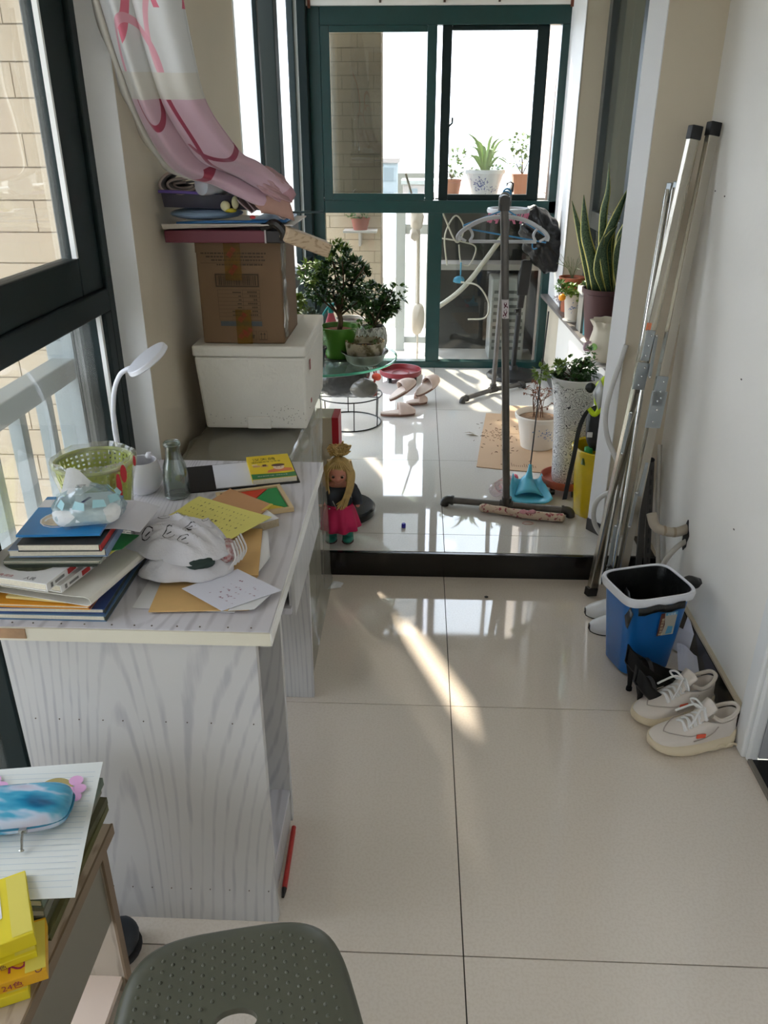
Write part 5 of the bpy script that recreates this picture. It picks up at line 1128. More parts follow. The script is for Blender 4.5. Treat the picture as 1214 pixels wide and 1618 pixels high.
bm = B(); ball(bm, (-.275, 4.02, .345), .062, 4, (1.2, .8, .85), .08, 7); obj('pale_end', bm, M('bag_pale', (100, 96, 88), .2, noise=(14, .4), bump=(18, .9)), t, 'all', label='paler see-through end of the bag')
t = thing('red_flower_pot', 'red-stemmed plant with an orange flower standing on the wire stand', 'plant', (-.215, 4.14, .26))
bm = B(); lathe(bm, [(.001,0),(.022,0),(.028,.05),(.024,.05),(.001,.04)], (-.235, 4.15, .266), 16); obj('pot', bm, M('pot_rust', (130, 70, 52), .7), t, True)
bm = B(); tube(bm, spl([(-.235,4.15,.30),(-.225,4.14,.36),(-.23,4.14,.44)], 4), .004, 6); tube(bm, spl([(-.233,4.15,.31),(-.215,4.14,.37),(-.218,4.13,.43)], 4), .003, 6); obj('stems', bm, M('stem_red', (150, 40, 34), .6), t, True, kind='stuff')
bm = B(); ball(bm, (-.212, 4.12, .375), .024, 3, (1, 1, .8), .3, 2); obj('flower', bm, M('flower_orange', (236, 92, 62), .6), t, 'all')
t = thing('striped_box', 'cream upright box with a red strip behind the doll', 'box', (-.38, 3.2, .1))
bm = B(); box(bm, -.43, -.352, 3.17, 3.30, .101, .462); obj('body', bm, M('cream_box', (190, 180, 156), .6), t, bevel=.003)
bm = B(); box(bm, -.352, -.324, 3.172, 3.298, .101, .462); obj('red_strip', bm, M('strip_red', (172, 26, 40), .45), t, label='red strip down its right side')
# slippers
def slipper(lb, heel, toe, up, w=.042, tilt=0):
    t = thing('slipper', lb, 'slipper', heel, 'pale slippers by the wire stand'); h, e = Vector(heel), Vector(toe); d = e - h; Ln = d.length; d.normalize(); up = Vector(up); up = (up - d*up.dot(d)).normalized(); s = d.cross(up)
    def sole(z0, z1, k):
        bm = B(); pts = []
        for a in [2*pi*q/28 for q in range(28)]:
            x = cos(a); wd = w*(.86 + .18*x)*k; pts.append(h + d*(Ln*(.5 + .5*x)) + s*(wd*sin(a)))
        A = [bm.verts.new(p + up*z0) for p in pts]; Bv = [bm.verts.new(p + up*z1) for p in pts]; bm.faces.new(A[::-1]); bm.faces.new(Bv)
        for i in range(28): bm.faces.new((A[i], A[(i+1)%28], Bv[(i+1)%28], Bv[i]))
        return bm
    obj('sole', sole(0, .012, 1), M('sole_brown', (120, 88, 74), .7), t, True)
    obj('insole', sole(.0122, .020, .95), M('slipper_pale', (214, 198, 186), .8), t, True)
    bm = B(); rows = []
    for i in range(8):
        f = .50 + .49*i/7; hh = .046*(1 - ((f-.5)/.5)**2.2) + .012; wd = w*(.86 + .18*(2*f-1))*math.sqrt(max(.02, 1-(2*f-1)**2)) + .001
        rows.append([h + d*(Ln*f) + s*(wd*cos(pi*k/10)) + up*(.012 + hh*sin(pi*k/10)) for k in range(11)])
    grid(bm, rows, .004); obj('upper', bm, M('slipper_upper', (222, 200, 188), .8, noise=(30, .08)), t, 'all')
slipper('pale slipper lying flat, nearest the wire stand', (-.20, 4.30, .104), (-.005, 4.335, .104), (0,0,1))
slipper('pale slipper lying flat, farther right and behind', (-.06, 4.50, .104), (.062, 4.56, .104), (0,0,1), .04)
slipper('pale slipper leaning up at the left over the flat ones', (-.15, 4.40, .155), (-.005, 4.51, .235), (-.45,-.3,.8))
slipper('pale slipper leaning up rightmost with its sole edge showing', (.0, 4.47, .165), (.125, 4.62, .225), (-.2,-.6,.75))
# red plant caddies
def caddy(lb, c, r, z0, mat, casters, nm='plant_caddy'):
    t = thing(nm, lb, 'caddy', (c[0], c[1], z0))
    bm = B(); lathe(bm, [(.001,.034),(r*.35,.034),(r*.38,.040),(r*.42,.034),(r*.93,.034),(r,.044),(r,.070),(r*.96,.070),(r*.92,.042),(r*.44,.041),(r*.40,.047),(r*.34,.041),(.001,.041)], (c[0], c[1], z0), 44); obj('tray', bm, mat, t, True, bevel=0)
    for a in casters:
        x, y = c[0] + r*.8*cos(a), c[1] + r*.8*sin(a)
        bm = B(); obox(bm, (x, y, z0+.030), (.008,0,0), (0,.008,0), (0,0,.005)); tube(bm, [(x-.010, y, z0+.0165), (x+.010, y, z0+.0165)], .016, 14); obj('caster', bm, M('caster_black', (22, 22, 22), .4), t, True)
    return t
caddy('empty dark red round plant caddy by the far window', (-.105, 5.06), .135, .1005, M('caddy_red', (128, 34, 40), .4), (-2.2, -1.2, -.5, .8, 2.4))

# ------------------------------------------------------------------ doll and small things on the raised floor
dx, dy, dz = -.288, 2.765, .1
t = thing('doll', 'blonde doll in a dark jacket, pink skirt and teal boots by the step', 'doll', (dx, dy, dz)); SK = M('doll_skin', (214, 146, 124), .45, subs=.1); HB = M('doll_hair', (206, 172, 106), .55, noise=(60, .25)); JK = M('doll_jacket', (50, 56, 66), .8, noise=(60, .3)); SKT = M('doll_skirt', (206, 34, 92), .7, noise=(20, .12)); BT = M('doll_boot', (36, 132, 112), .45)
# one continuous body: legs, torso, arms, neck and head as a swept skin
me = bpy.data.meshes.new('body'); vs = [(0,0,.155),(0,0,.19),(0,-.002,.225),(0,-.004,.252),(0,-.012,.275),(0,-.016,.30),
     (-.030,0,.135),(-.031,0,.09),(-.032,0,.03),(.030,0,.135),(.031,0,.09),(.032,0,.03),
     (-.040,-.002,.228),(-.062,-.006,.205),(-.070,-.012,.175),(-.068,-.022,.150),(.040,-.002,.228),(.062,-.006,.205),(.072,-.010,.175),(.074,-.020,.150)]
es = [(0,1),(1,2),(2,3),(3,4),(4,5),(0,6),(6,7),(7,8),(0,9),(9,10),(10,11),(2,12),(12,13),(13,14),(14,15),(2,16),(16,17),(17,18),(18,19)]
rs = [.036,.032,.034,.017,.016,.018,.024,.019,.016,.024,.019,.016,.017,.014,.012,.009,.017,.014,.012,.009]
me.from_pydata([(dx+x, dy+y, dz+z) for x, y, z in vs], es, []); me.materials.append(SK); bo = bpy.data.objects.new('body', me); COL.objects.link(bo); bo.parent = t; bo.location = -ploc(t)
sk = bo.modifiers.new('skin', 'SKIN'); me.skin_vertices[0].data[0].use_root = True
for i, r_ in enumerate(rs): me.skin_vertices[0].data[i].radius = (r_, r_*.9)
ss = bo.modifiers.new('subdivision', 'SUBSURF'); ss.levels = 2; ss.render_levels = 2
# head with a face, bowed a little forward
hc = Vector((dx+.004, dy-.022, dz+.300)); Rm = Matrix.Rotation(radians(14), 3, 'X')
bm = B(); r = bmesh.ops.create_icosphere(bm, subdivisions=5, radius=1)
for q in r['verts']:
    x, y, z_ = q.co
    k = Vector((x*.043, y*.044, z_*.049))
    if z_ < 0: k.x *= 1 - .20*z_*z_; k.y *= 1 - .10*z_*z_
    f = -y
    if f > 0:
        k.y -= .0050*math.exp(-((x/.13)**2 + ((z_+.22)/.16)**2))            # nose
        k.y -= .0030*math.exp(-((x/.24)**2 + ((z_+.50)/.09)**2)) - .0014*math.exp(-((x/.22)**2 + ((z_+.50)/.025)**2))  # lips
        k.y -= .0030*math.exp(-((x/.25)**2 + ((z_+.80)/.16)**2))            # chin
        k.y -= .0035*(math.exp(-(((abs(x)-.5)/.25)**2 + ((z_+.30)/.22)**2)))  # cheeks
        k.y += .0035*(math.exp(-(((abs(x)-.38)/.17)**2 + ((z_-.0)/.12)**2)))  # eye sockets
    q.co = hc + Rm @ k
HD = obj('head', bm, SK, t, 'all')
def fp(x, z_, d=0): return hc + Rm @ Vector((x*.043, -.044*math.sqrt(max(0, 1 - x*x - z_*z_)) + .0028 - d, z_*.049))
for nm, rr_, mt, dd in (('eye_white', .0068, M('doll_eye_white', (196, 176, 164), .3), 0), ('iris', .0058, M('doll_iris', (46, 30, 24), .2), .0030)):
    for s in (-1, 1): bm = B(); ball(bm, fp(.38*s, -.01, dd), rr_, 2, (1.0, .6, .85)); obj(nm, bm, mt, HD, True)
for s in (-1, 1):
    bm = B(); tube(bm, [fp(.38*s + q, .16 - 2.2*q*q, .0015) for q in (-.17,-.09,0,.09,.17)], .0011, 6); tube(bm, [fp(.38*s + q, .27 - 1.6*q*q, .0008) for q in (-.17,-.09,0,.09,.17)], .0008, 6); obj('lash_and_brow', bm, M('doll_brow', (110, 74, 44), .7), HD, True)
    bm = B(); ball(bm, hc + Rm @ Vector((s*.0425, .004, -.004)), .010, 2, (.45, .8, 1.1)); obj('ear', bm, SK, HD, True)
bm = B(); tube(bm, [fp(q, -.50 + .5*q*q, .0030) for q in (-.17,-.09,0,.09,.17)], [.0006,.0017,.0014,.0017,.0006], 6); obj('lips', bm, M('doll_lips', (186, 70, 74), .4), HD, True)
# hair: cap, top knot and long locks
bm = B(); r = bmesh.ops.create_icosphere(bm, subdivisions=4, radius=1)
for q in r['verts']:
    x, y, z_ = q.co; k = Vector((x*.0475, y*.0485 + .003, z_*.054)); k *= 1 + .035*sin(26*math.atan2(x, y) + 5*z_); q.co = hc + Rm @ k + Vector((0, .0, .004))
bmesh.ops.delete(bm, geom=[v for v in bm.verts if (lambda k: k.y < -.006 and k.z < .030 - .2*abs(k.x))(Rm.inverted() @ (v.co - hc))], context='VERTS'); obj('hair_cap', bm, HB, t, 'all')
rr_ = random.Random(5); bm = B()
for k in range(130):
    a = rr_.uniform(0, 2*pi); b_ = rr_.uniform(-.5, 1.4); cc = hc + Vector((.002, .012, .066)); p = cc + Vector((cos(a)*.030, sin(a)*.024, .010*b_)); tube(bm, spl([cc + Vector((0,0,-.012)), p, p + Vector((rr_.uniform(-.012,.012), rr_.uniform(-.01,.01), rr_.uniform(.0,.024))), cc + Vector((rr_.uniform(-.02,.03), -.01, .008))], 5), .0026, 5)
obj('top_knot', bm, HB, t, True, kind='stuff')
bm = B()
def lock(pts, r_): tube(bm, spl(pts, 6), [r_*(1 - .6*i/(len(pts)*6)) for i in range((len(pts)-1)*6+1)], 6)
for k in range(16):
    q = k/15; x0 = .028 + .022*q; lock([hc + Vector((x0*.7, -.030 + .02*q, .034)), hc + Vector((x0+.008, -.034+.022*q, .0)), hc + Vector((x0+.006, -.044+.015*q, -.045)), hc + Vector((x0-.006, -.052+.012*q, -.085)), hc + Vector((x0-.030+.012*sin(k), -.056+.01*q, -.122-.014*sin(2*k)))], .0050)
for k in range(12):
    q = k/11; x0 = -.030 - .020*q; lock([hc + Vector((x0*.7, -.028 + .025*q, .034)), hc + Vector((x0-.006, -.028+.03*q, .0)), hc + Vector((x0-.008, -.026+.03*q, -.05)), hc + Vector((x0-.004+.004*sin(k), -.022+.03*q, -.085-.012*cos(k)))], .0050)
for k in range(9): q = k/8; lock([hc + Vector((-.012+.03*q, -.030, .044)), hc + Vector((-.030+.065*q, -.040, .030)), hc + Vector((-.040+.085*q, -.034, .012))], .004)
for k in range(14): q = k/13; lock([hc + Vector((-.04+.08*q, .03, .03)), hc + Vector((-.05+.10*q, .045, -.03)), hc + Vector((-.045+.09*q, .045, -.09))], .006)
obj('hair_locks', bm, HB, t, True, kind='stuff')
# jacket, skirt, boots
bm = B(); lathe(bm, [(.048,.158),(.054,.175),(.055,.20),(.053,.216),(.044,.230),(.034,.236)], (dx, dy-.003, dz), 36, lambda a, z_: .05*sin(5*a) + .03*sin(9*a+40*z_), False, sx=1.1, sy=.92); obj('jacket', bm, JK, t, 'all')
for s in (-1, 1):
    bm = B(); tube(bm, spl([(dx+s*.036,dy-.003,dz+.232),(dx+s*.056,dy-.004,dz+.214),(dx+s*.070,dy-.010,dz+.182),(dx+s*.073,dy-.016,dz+.162)], 5), [.024]*5 + [.021]*5 + [.018]*6, 14); obj('sleeve', bm, JK, t, 'all')
bm = B()
for (x, z_) in ((.012,.168),(.04,.205),(-.03,.16)): ball(bm, (dx+x, dy-.056, dz+z_), .004, 2)
obj('studs', bm, M('stud_silver', (190, 190, 190), .25, 1), t, True, kind='stuff')
bm = B(); tube(bm, spl([(dx+.028,dy-.046,dz+.226),(dx+.046,dy-.045,dz+.218),(dx+.052,dy-.04,dz+.20)], 4), .0025, 6); tube(bm, spl([(dx-.018,dy-.054,dz+.19),(dx+.0,dy-.057,dz+.16),(dx+.02,dy-.056,dz+.188)], 4), .0018, 6); obj('trim', bm, M('trim_silver', (160, 160, 158), .4, .6), t, True)
bm = B(); lathe(bm, [(.046,.165),(.052,.155),(.060,.13),(.070,.09),(.076,.062),(.073,.062),(.058,.11),(.045,.16)], (dx+.003, dy, dz), 64, lambda a, z_: (.16 - z_)*.95*sin(9*a+.6) , False); obj('skirt', bm, SKT, t, 'all')
bm = B(); tube(bm, [(dx+.003+.0525*cos(2*pi*k/30), dy+.0525*sin(2*pi*k/30), dz+.160) for k in range(30)], .006, 8, closed=True); obj('waistband', bm, SKT, t, True)
for s in (-1, 1):
    x = dx + s*.032
    bm = B(); tube(bm, [(x,dy,dz+.062),(x,dy,dz+.040),(x,dy-.002,dz+.018),(x,dy-.002,dz+.006)], [.0215,.021,.0215,.022], 16); ball(bm, (x, dy-.020, dz+.015), .022, 3, (.95, 1.2, .62)); obj('boot', bm, BT, t, True)
    bm = B(); ball(bm, (x, dy-.012, dz+.004), .026, 2, (.92, 1.30, .13)); obj('boot_sole', bm, M('boot_sole', (72, 48, 48), .7), t, True)
t = thing('robot_vacuum', 'black glossy round floor robot behind the doll', 'vacuum', (-.30, 3.0, .1))
bm = B(); lathe(bm, [(.001,0),(.126,0),(.134,.008),(.136,.034),(.128,.042),(.001,.043)], (-.298, 3.005, .101), 56); obj('body', bm, M('robot_black', (26, 27, 29), .16), t, True)
bm = B(); lathe(bm, [(.001,.0435),(.035,.0435),(.036,.0445),(.001,.0448)], (-.298, 3.005, .101), 32); obj('lid', bm, M('robot_lid', (40, 41, 44), .25), t, True)
bm = B(); box(bm, -.372, -.338, 2.84, 2.90, .101, .215); tag(obj('orange_box', bm, M('box_orange_red', (196, 70, 40), .5), bevel=.004), 'orange-red little box at the doll\'s elbow by the plastic wrap', 'box')
bm = B(); lathe(bm, [(.001,0),(.0085,0),(.0085,.016),(.007,.018),(.001,.018)], (-.042, 2.886, .1003), 16); tag(obj('bottle_cap', bm, M('cap_blue', (40, 34, 170), .3), smooth=True), 'small dark blue bottle cap alone on the raised tiles', 'cap')
bm = B(); quadsheet(bm, [(-.318,2.55,.004),(-.268,2.565,.004),(-.262,2.60,.004),(-.30,2.61,.004)], .001, 4, lambda a, b_: .010*sin(4*a)*sin(3*b_)); tag(obj('paper_scrap', bm, PAPER), 'crumpled white scrap on the floor at the foot of the step', 'paper')
bm = B(); ball(bm, (.268, 2.52, .004), .006, 1, (1.4, 1, .6)); tag(obj('dark_crumb', bm, INK), 'tiny dark crumb on the lower floor before the step', 'crumb')

# ------------------------------------------------------------------ clothes rack and hangers
IR = M('iron_pipe', (112, 108, 104), .42, .55, noise=(18, .25)); IRD = M('iron_fitting', (74, 72, 70), .45, .5)
t = thing('clothes_rack', 'grey iron pipe clothes rack with T-shaped feet on the raised floor', 'clothes rack', (.42, 3.9, .1))
pa = Vector((.385, 3.062, .125)); pb = Vector((.302, 3.075, 1.318)); qa = Vector((.468, 4.765, .122)); qb = Vector((.495, 4.765, 1.285))
bm = B(); tube(bm, [pa, pb], .0150, 16); obj('pole', bm, IR, t, True)
bm = B(); tube(bm, [qa, qb], .0150, 16); obj('pole', bm, IR, t, True)
bm = B(); tube(bm, [pb + Vector((0,.0,.0)), pb + Vector((.006,.06,.0)), qb], .013, 14); obj('top_bar', bm, M('bar_white', (206, 206, 202), .3, .3), t, True)
for p in (pb, qb):
    bm = B(); tube(bm, [p + Vector((0,0,-.035)), p + Vector((0,0,.012))], .0205, 16); tube(bm, [p + Vector((0,-.022,0)), p + Vector((0,.03,0))], .0185, 14); obj('fitting', bm, IRD, t, True)
for a, m_, e in (((.150,3.101,.128), (.385,3.062,.128), (.622,3.014,.128)), ((.288,4.574,.126), (.468,4.765,.126), (.652,4.888,.126))):
    bm = B(); tube(bm, [a, m_, e], .0145, 14); obj('foot_bar', bm, IR, t, True)
    d = (Vector(e) - Vector(a)).normalized()
    bm = B(); tube(bm, [Vector(m_) - d*.028, Vector(m_) + d*.028], .0195, 14); tube(bm, [m_, Vector(m_) + Vector((0,0,.035))], .0205, 14); obj('fitting', bm, IRD, t, True)
    for p, s in ((a, -1), (e, 1)):
        P_ = Vector(p); bm = B(); tube(bm, spl([P_ - d*s*.012, P_ + d*s*.008, P_ + d*s*.020 + Vector((0,0,-.008)), P_ + d*s*.023 + Vector((0,0,-.0245))], 4), .0185, 14); tube(bm, [P_ - d*s*.016, P_ - d*s*.006], .0215, 14); obj('elbow', bm, IRD, t, True)
bm = B(); uu_ = (pb - pa).normalized()
for k in range(9):
    a0 = -pi/2 - .75 + .165*k; 
def onpole(z, a, r): f = (z - pa.z)/(pb.z - pa.z); c = pa*(1-f) + pb*f; return c + Vector((r*cos(a), r*sin(a), 0))
grid(bm, [[onpole(z, -pi/2 - .95 + 1.9*k/10, .0157) for k in range(11)] for z in (.902, .972)]); ST_ = obj('sticker', bm, M('sticker_white', (214, 206, 208), .5), t, True, label='white sticker with dark red figures')
bm = B(); rs_ = random.Random(2)
def stk(cz, ca, rz, ra): bm.faces.new([bm.verts.new(onpole(cz + rz*sin(q)*(1+.3*sin(3*q)), -pi/2 + ca + ra*cos(q), .0161)) for q in [2*pi*i/12 for i in range(12)]])
stk(.955, .0, .008, .35); stk(.943, .15, .006, .5); stk(.926, .0, .009, .42); stk(.912, -.2, .006, .45)
obj('print', bm, M('sticker_plum', (92, 24, 50), .5), ST_, kind='stuff')
# white wide hanger
t = thing('coat_hanger', 'thick white plastic coat hanger nearest on the rack bar', 'hanger', (.315, 3.2, 1.3)); HW = M('hanger_white', (206, 208, 212), .35)
bar = lambda y: pb + (qb - pb)*((y - pb.y)/(qb.y - pb.y))
hb = bar(3.2); hy = 3.2
bm = B(); tube(bm, spl([(.150,hy,1.166),(.147,hy,1.182),(.170,hy,1.206),(.235,hy,1.240),(.315,hy,1.252),(.395,hy,1.240),(.462,hy,1.206),(.485,hy,1.182),(.483,hy,1.166)], 6), .0080, 10); obj('shoulder', bm, HW, t, True)
bm = B(); tube(bm, [(.190,hy,1.163),(.444,hy,1.163)], .0062, 10); obj('trouser_bar', bm, HW, t, True)
for s in (-1, 1):
    cx = .317 + s*.127
    bm = B(); tube(bm, spl([(cx+s*.012,hy,1.164),(cx+s*.034,hy,1.176),(cx+s*.040,hy,1.180)], 4), .005, 8); tube(bm, spl([(cx-s*.002,hy,1.164),(cx-s*.012,hy,1.185),(cx-s*.002,hy,1.207),(cx+s*.016,hy,1.216)], 5), .005, 8); obj('notch_loop', bm, HW, t, True)
bm = B(); tube(bm, [Vector((.315,hy,1.255)), Vector((hb.x+.004,hy,1.283))] + [hb + Vector((.0185*cos(a), 0, .0185*sin(a))) for a in [-1.2 + .35*k for k in range(15)]], .0045, 8); obj('hook', bm, M('hook_steel', (150, 152, 154), .3, .8), t, True)
t = thing('coat_hanger', 'thin tilted blue plastic hanger behind the white hanger', 'hanger', (.33, 3.42, 1.3)); HBU = M('hanger_blue', (60, 138, 190), .35); hy = 3.42; hb = bar(hy)
bm = B(); tube(bm, [(.178,hy,1.200),(.345,hy,1.262),(.515,hy,1.158),(.514,hy,1.135),(.178,hy,1.190)], .0032, 8, closed=True); obj('frame', bm, HBU, t, True)
bm = B(); tube(bm, spl([(.46,hy,1.138),(.460,hy,1.118),(.468,hy,1.110),(.48,hy,1.114)], 4), .003, 6); obj('strap_hook', bm, HBU, t, True)
bm = B(); tube(bm, [Vector((.345,hy,1.262)), Vector((hb.x+.002,hy,1.284))] + [hb + Vector((.0168*cos(a), 0, .0168*sin(a))) for a in [-1.3 + .35*k for k in range(15)]], .003, 8); obj('hook', bm, HBU, t, True)
t = thing('peg_airer', 'white round peg airer with pink pegs hanging behind the hangers', 'airer', (.385, 3.72, 1.24)); hy = 3.72; hb = bar(hy)
bm = B(); lathe(bm, [(.080,-.006),(.090,-.008),(.093,.0),(.090,.010),(.082,.010),(.080,-.006)], (.385, hy, 1.234), 36, None, False)
for k in range(6): a = pi*k/6; obox(bm, (.385, hy, 1.234), (cos(a)*.085, sin(a)*.085, 0), (-sin(a)*.004, cos(a)*.004, 0), (0,0,.003))
obj('ring', bm, HW, t, True)
bm = B(); tube(bm, [(.385,hy,1.237), (hb.x,hy,1.268)] + [hb + Vector((.0165*cos(a), 0, .0165*sin(a))) for a in [-1.4 + .35*k for k in range(15)]], .0035, 8); obj('hook', bm, HBU, t, True)
PG = M('peg_pink', (222, 128, 160), .4)
for k in range(14):
    a = 2*pi*k/14; x, y = .385 + .083*cos(a), hy + .083*sin(a); bm = B(); tl = rnd.uniform(-.010, .010)
    obox(bm, (x-.0035+tl*.5, y, 1.206), (.0024,0,0), (0,.004,0), (tl,0,.020)); obox(bm, (x+.0045+tl*.5, y, 1.206), (.0024,0,0), (0,.004,0), (tl+.004,0,.020)); box(bm, x-.001, x+.001, y-.001, y+.001, 1.222, 1.232); obj('peg', bm, PG, t)
# ------------------------------------------------------------------ wrapped fan
t = thing('pedestal_fan', 'black pedestal fan with its head wrapped in a black bag', 'fan', (.63, 5.14, .1)); FB = M('fan_black', (24, 24, 25), .45)
bm = B(); lathe(bm, [(.001,0),(.165,0),(.172,.010),(.160,.024),(.08,.036),(.036,.05),(.026,.075),(.001,.076)], (.628, 5.16, .1005), 44); obj('base', bm, FB, t, True)
bm = B(); tube(bm, [(.628,5.16,.17), (.640,5.155,.50)], .017, 14); tube(bm, [(.640,5.155,.46), (.655,5.15,.84)], .0125, 12); obj('pole', bm, FB, t, True)
bm = B(); obox(bm, (.657, 5.125, .735), (.034,0,0), (0,.016,0), (.008,0,.105)); obox(bm, (.645, 5.13, .60), (.020,0,0), (0,.018,0), (.004,0,.05)); obj('control_box', bm, FB, t, bevel=.006)
bm = B(); tube(bm, [(.635,5.14,.53),(.612,5.13,.53)], .012, 12); obj('knob', bm, FB, t, True)
bm = B(); tube(bm, spl([(.63,5.115,.80),(.615,5.11,.74),(.618,5.11,.66),(.622,5.11,.64)], 5), .004, 6); obj('cord', bm, FB, t, True)
bm = B(); r = bmesh.ops.create_icosphere(bm, subdivisions=5, radius=1); rg = Matrix.Rotation(radians(-28), 3, 'Y')
for q in r['verts']:
    p = q.co.copy(); k = 1 + .055*sin(11*math.atan2(p.x, p.z) + 3*p.y) + .04*sin(17*p.x + 9*p.z) + .10*math.exp(-((p.z-1)/.3)**2) + .16*math.exp(-((p.z+1)/.35)**2)
    q.co = Vector((.745, 5.12, .965)) + rg @ Vector((p.x*k*.120, p.y*k*.095, p.z*k*.185))
obj('bag', bm, M('bag_black', (15, 15, 16), .34, noise=(10, .3), bump=(26, .9), spec=.35), t, 'all', label='wrinkled black plastic bag over the fan head')
# ------------------------------------------------------------------ cardboard, dry plant, tall vase, pail, vest, dustpan
CBF = M('flat_cardboard', (200, 168, 136), .8, noise=(6, .08))
t = thing('flattened_cardboard', 'flattened cardboard sheet spread on the raised tiles', 'cardboard', (.5, 3.95, .1))
def cbp(pts, z0=.1005, z1=.1045):
    bm = B(); prism(bm, pts, z0, z1); obj('panel', bm, CBF, t)
cbp([(.292,3.548),(.405,3.520),(.452,4.03),(.354,4.05)]); cbp([(.407,3.520),(.690,3.47),(.735,3.985),(.454,4.028)]); cbp([(.355,4.052),(.453,4.032),(.485,4.36),(.398,4.37)]); cbp([(.455,4.032),(.735,3.988),(.775,4.38),(.487,4.41)]); cbp([(.49,4.412),(.72,4.385),(.73,4.50),(.50,4.515)])
bm = B(); r = random.Random(8)
for k in range(90):
    x, y = (r.gauss(.43, .05), r.gauss(3.98, .10)) if k < 60 else (r.uniform(.33, .62), r.uniform(3.55, 4.2)); a = r.uniform(0, pi); tube(bm, [(x, y, .1055), (x + .014*cos(a), y + .014*sin(a), .1062)], .0012, 4)
obj('plant_litter', bm, M('litter_brown', (96, 70, 48), .9), t, kind='stuff')
bm = B()
for k in range(12): flat(bm, (.46+.010*k, 3.555 - .0015*k, .1048), (1,0,0), (0,1,0), rect(0, 0, .003, rnd.uniform(.02, .05)))
obj('print', bm, M('print_cardboard', (120, 96, 70), .8), t, kind='stuff')
bm = B(); leaf(bm, (.262, 4.00, .104), (.7, -.25, .0), .075, .008, .15); leaf(bm, (.25, 4.02, .106), (.8, -.35, .05), .07, .006, .2); tag(obj('dry_leaf', bm, M('dry_leaf', (120, 108, 84), .8)), 'long dry grey leaf at the left edge of the cardboard', 'leaf')
t = thing('dry_potted_plant', 'leafless dried plant in a white pot with blue flowers, on the cardboard', 'plant', (.615, 3.83, .105)); WPOT = M('pot_cream_white', (224, 216, 204), .35)
c = (.615, 3.845, .1055); pot(t, c, [(.001,.012),(.07,.012),(.072,.0),(.082,.0),(.084,.015),(.098,.10),(.107,.145),(.119,.150),(.121,.168),(.116,.172),(.108,.165),(.100,.13),(.001,.12)], WPOT, .145, .104, soil=M('soil_dry', (142, 112, 86), .95, noise=(40, .5), bump=(50, .8)))
def petals(parent, c, rad, a_c, zc, n, size, mat, seed):
    """blue brushed flowers: thin raised strokes following the pot's wall"""
    r = random.Random(seed); bm = B()
    for k in range(n):
        a = a_c + r.gauss(0, .28); z_ = zc + r.gauss(0, size*.55); q = r.uniform(0, 2*pi); l = r.uniform(.4, 1.)*size*.5; R_ = rad(z_) + .0009
        A = lambda da, dz: Vector((c[0] + (rad(z_+dz)+.0010)*cos(a+da), c[1] + (rad(z_+dz)+.0010)*sin(a+da), c[2] + z_ + dz))
        w = l*.22; bm.faces.new([bm.verts.new(A(x_/R_, y_)) for x_, y_ in ((0,0), (l*.5*cos(q)-w*sin(q), l*.5*sin(q)+w*cos(q)), (l*cos(q), l*sin(q)), (l*.5*cos(q)+w*sin(q), l*.5*sin(q)-w*cos(q)))])
    obj('painted_flowers', bm, mat, parent, kind='stuff', label='blue painted flowers')
PB = M('paint_blue', (104, 128, 176), .4)
petals(t, c, lambda z_: .084 + .16*(z_-.015), -1.35, .085, 34, .030, PB, 4)
bm = B(); r = random.Random(12); tw = []
def twig(p, d, L, rr, dep):
    e = p + d*L; m_ = (p+e)/2 + Vector((r.uniform(-.012,.012), r.uniform(-.012,.012), 0)); tube(bm, spl([p, m_, e], 3), [rr]*3 + [rr*.85]*3 + [rr*.6], 5)
    if dep:
        for k in range(r.choice((2, 2, 3))): twig(e if k else m_, (d + Vector((r.gauss(0,.6), r.gauss(0,.4), r.gauss(.05,.35)))).normalized(), L*r.uniform(.5,.75), rr*.65, dep-1)
    else: tw.append(e)
for k in range(5): twig(Vector((c[0]-.03+.012*k, c[1], c[2]+.145)), Vector((r.uniform(-.5,.4), r.uniform(-.3,.2), 1)).normalized(), .10, .0028, 2)
obj('dry_twigs', bm, M('twig_brown', (104, 72, 52), .9), t, kind='stuff')
bm = B()
for e in tw:
    for k in range(3): leaf(bm, e, (r.gauss(0,1), r.gauss(0,1), r.gauss(-.3,.6)), .018, .006, .3)
obj('dead_leaves', bm, M('dead_leaf', (132, 84, 60), .9), t, kind='stuff')
VX, VY = .668, 3.30
caddy('terracotta-coloured round plant caddy under the tall vase', (VX, VY), .112, .1005, M('caddy_terracotta', (168, 84, 62), .5), (-2.4, -1.3, -.3, 1, 2.2))
t = thing('tall_vase_plant', 'leafy plant in a tall white vase covered with black scrolls', 'plant', (VX, VY, .146)); c = (VX, VY, .1475)
# scroll pattern: thin contour lines of noise
m, nt, b = bsdf('scroll_vase'); L = nt.links; tc = nt.nodes.new('ShaderNodeTexCoord'); mk = None
vo = nt.nodes.new('ShaderNodeTexVoronoi'); vo.inputs['Scale'].default_value = 30; n1 = nt.nodes.new('ShaderNodeTexNoise'); n1.inputs['Scale'].default_value = 26; n1.inputs['Detail'].default_value = 2
vm = nt.nodes.new('ShaderNodeVectorMath'); vm.operation = 'MULTIPLY_ADD'; vm.inputs[1].default_value = (.05, .05, .05); L.new(tc.outputs['Object'], n1.inputs['Vector']); L.new(n1.outputs['Color'], vm.inputs[0]); L.new(tc.outputs['Object'], vm.inputs[2]); L.new(vm.outputs[0], vo.inputs['Vector'])
q1 = nt.nodes.new('ShaderNodeMath'); q1.operation = 'MULTIPLY'; q1.inputs[1].default_value = 15; L.new(vo.outputs['Distance'], q1.inputs[0]); q2 = nt.nodes.new('ShaderNodeMath'); q2.operation = 'SINE'; L.new(q1.outputs[0], q2.inputs[0])
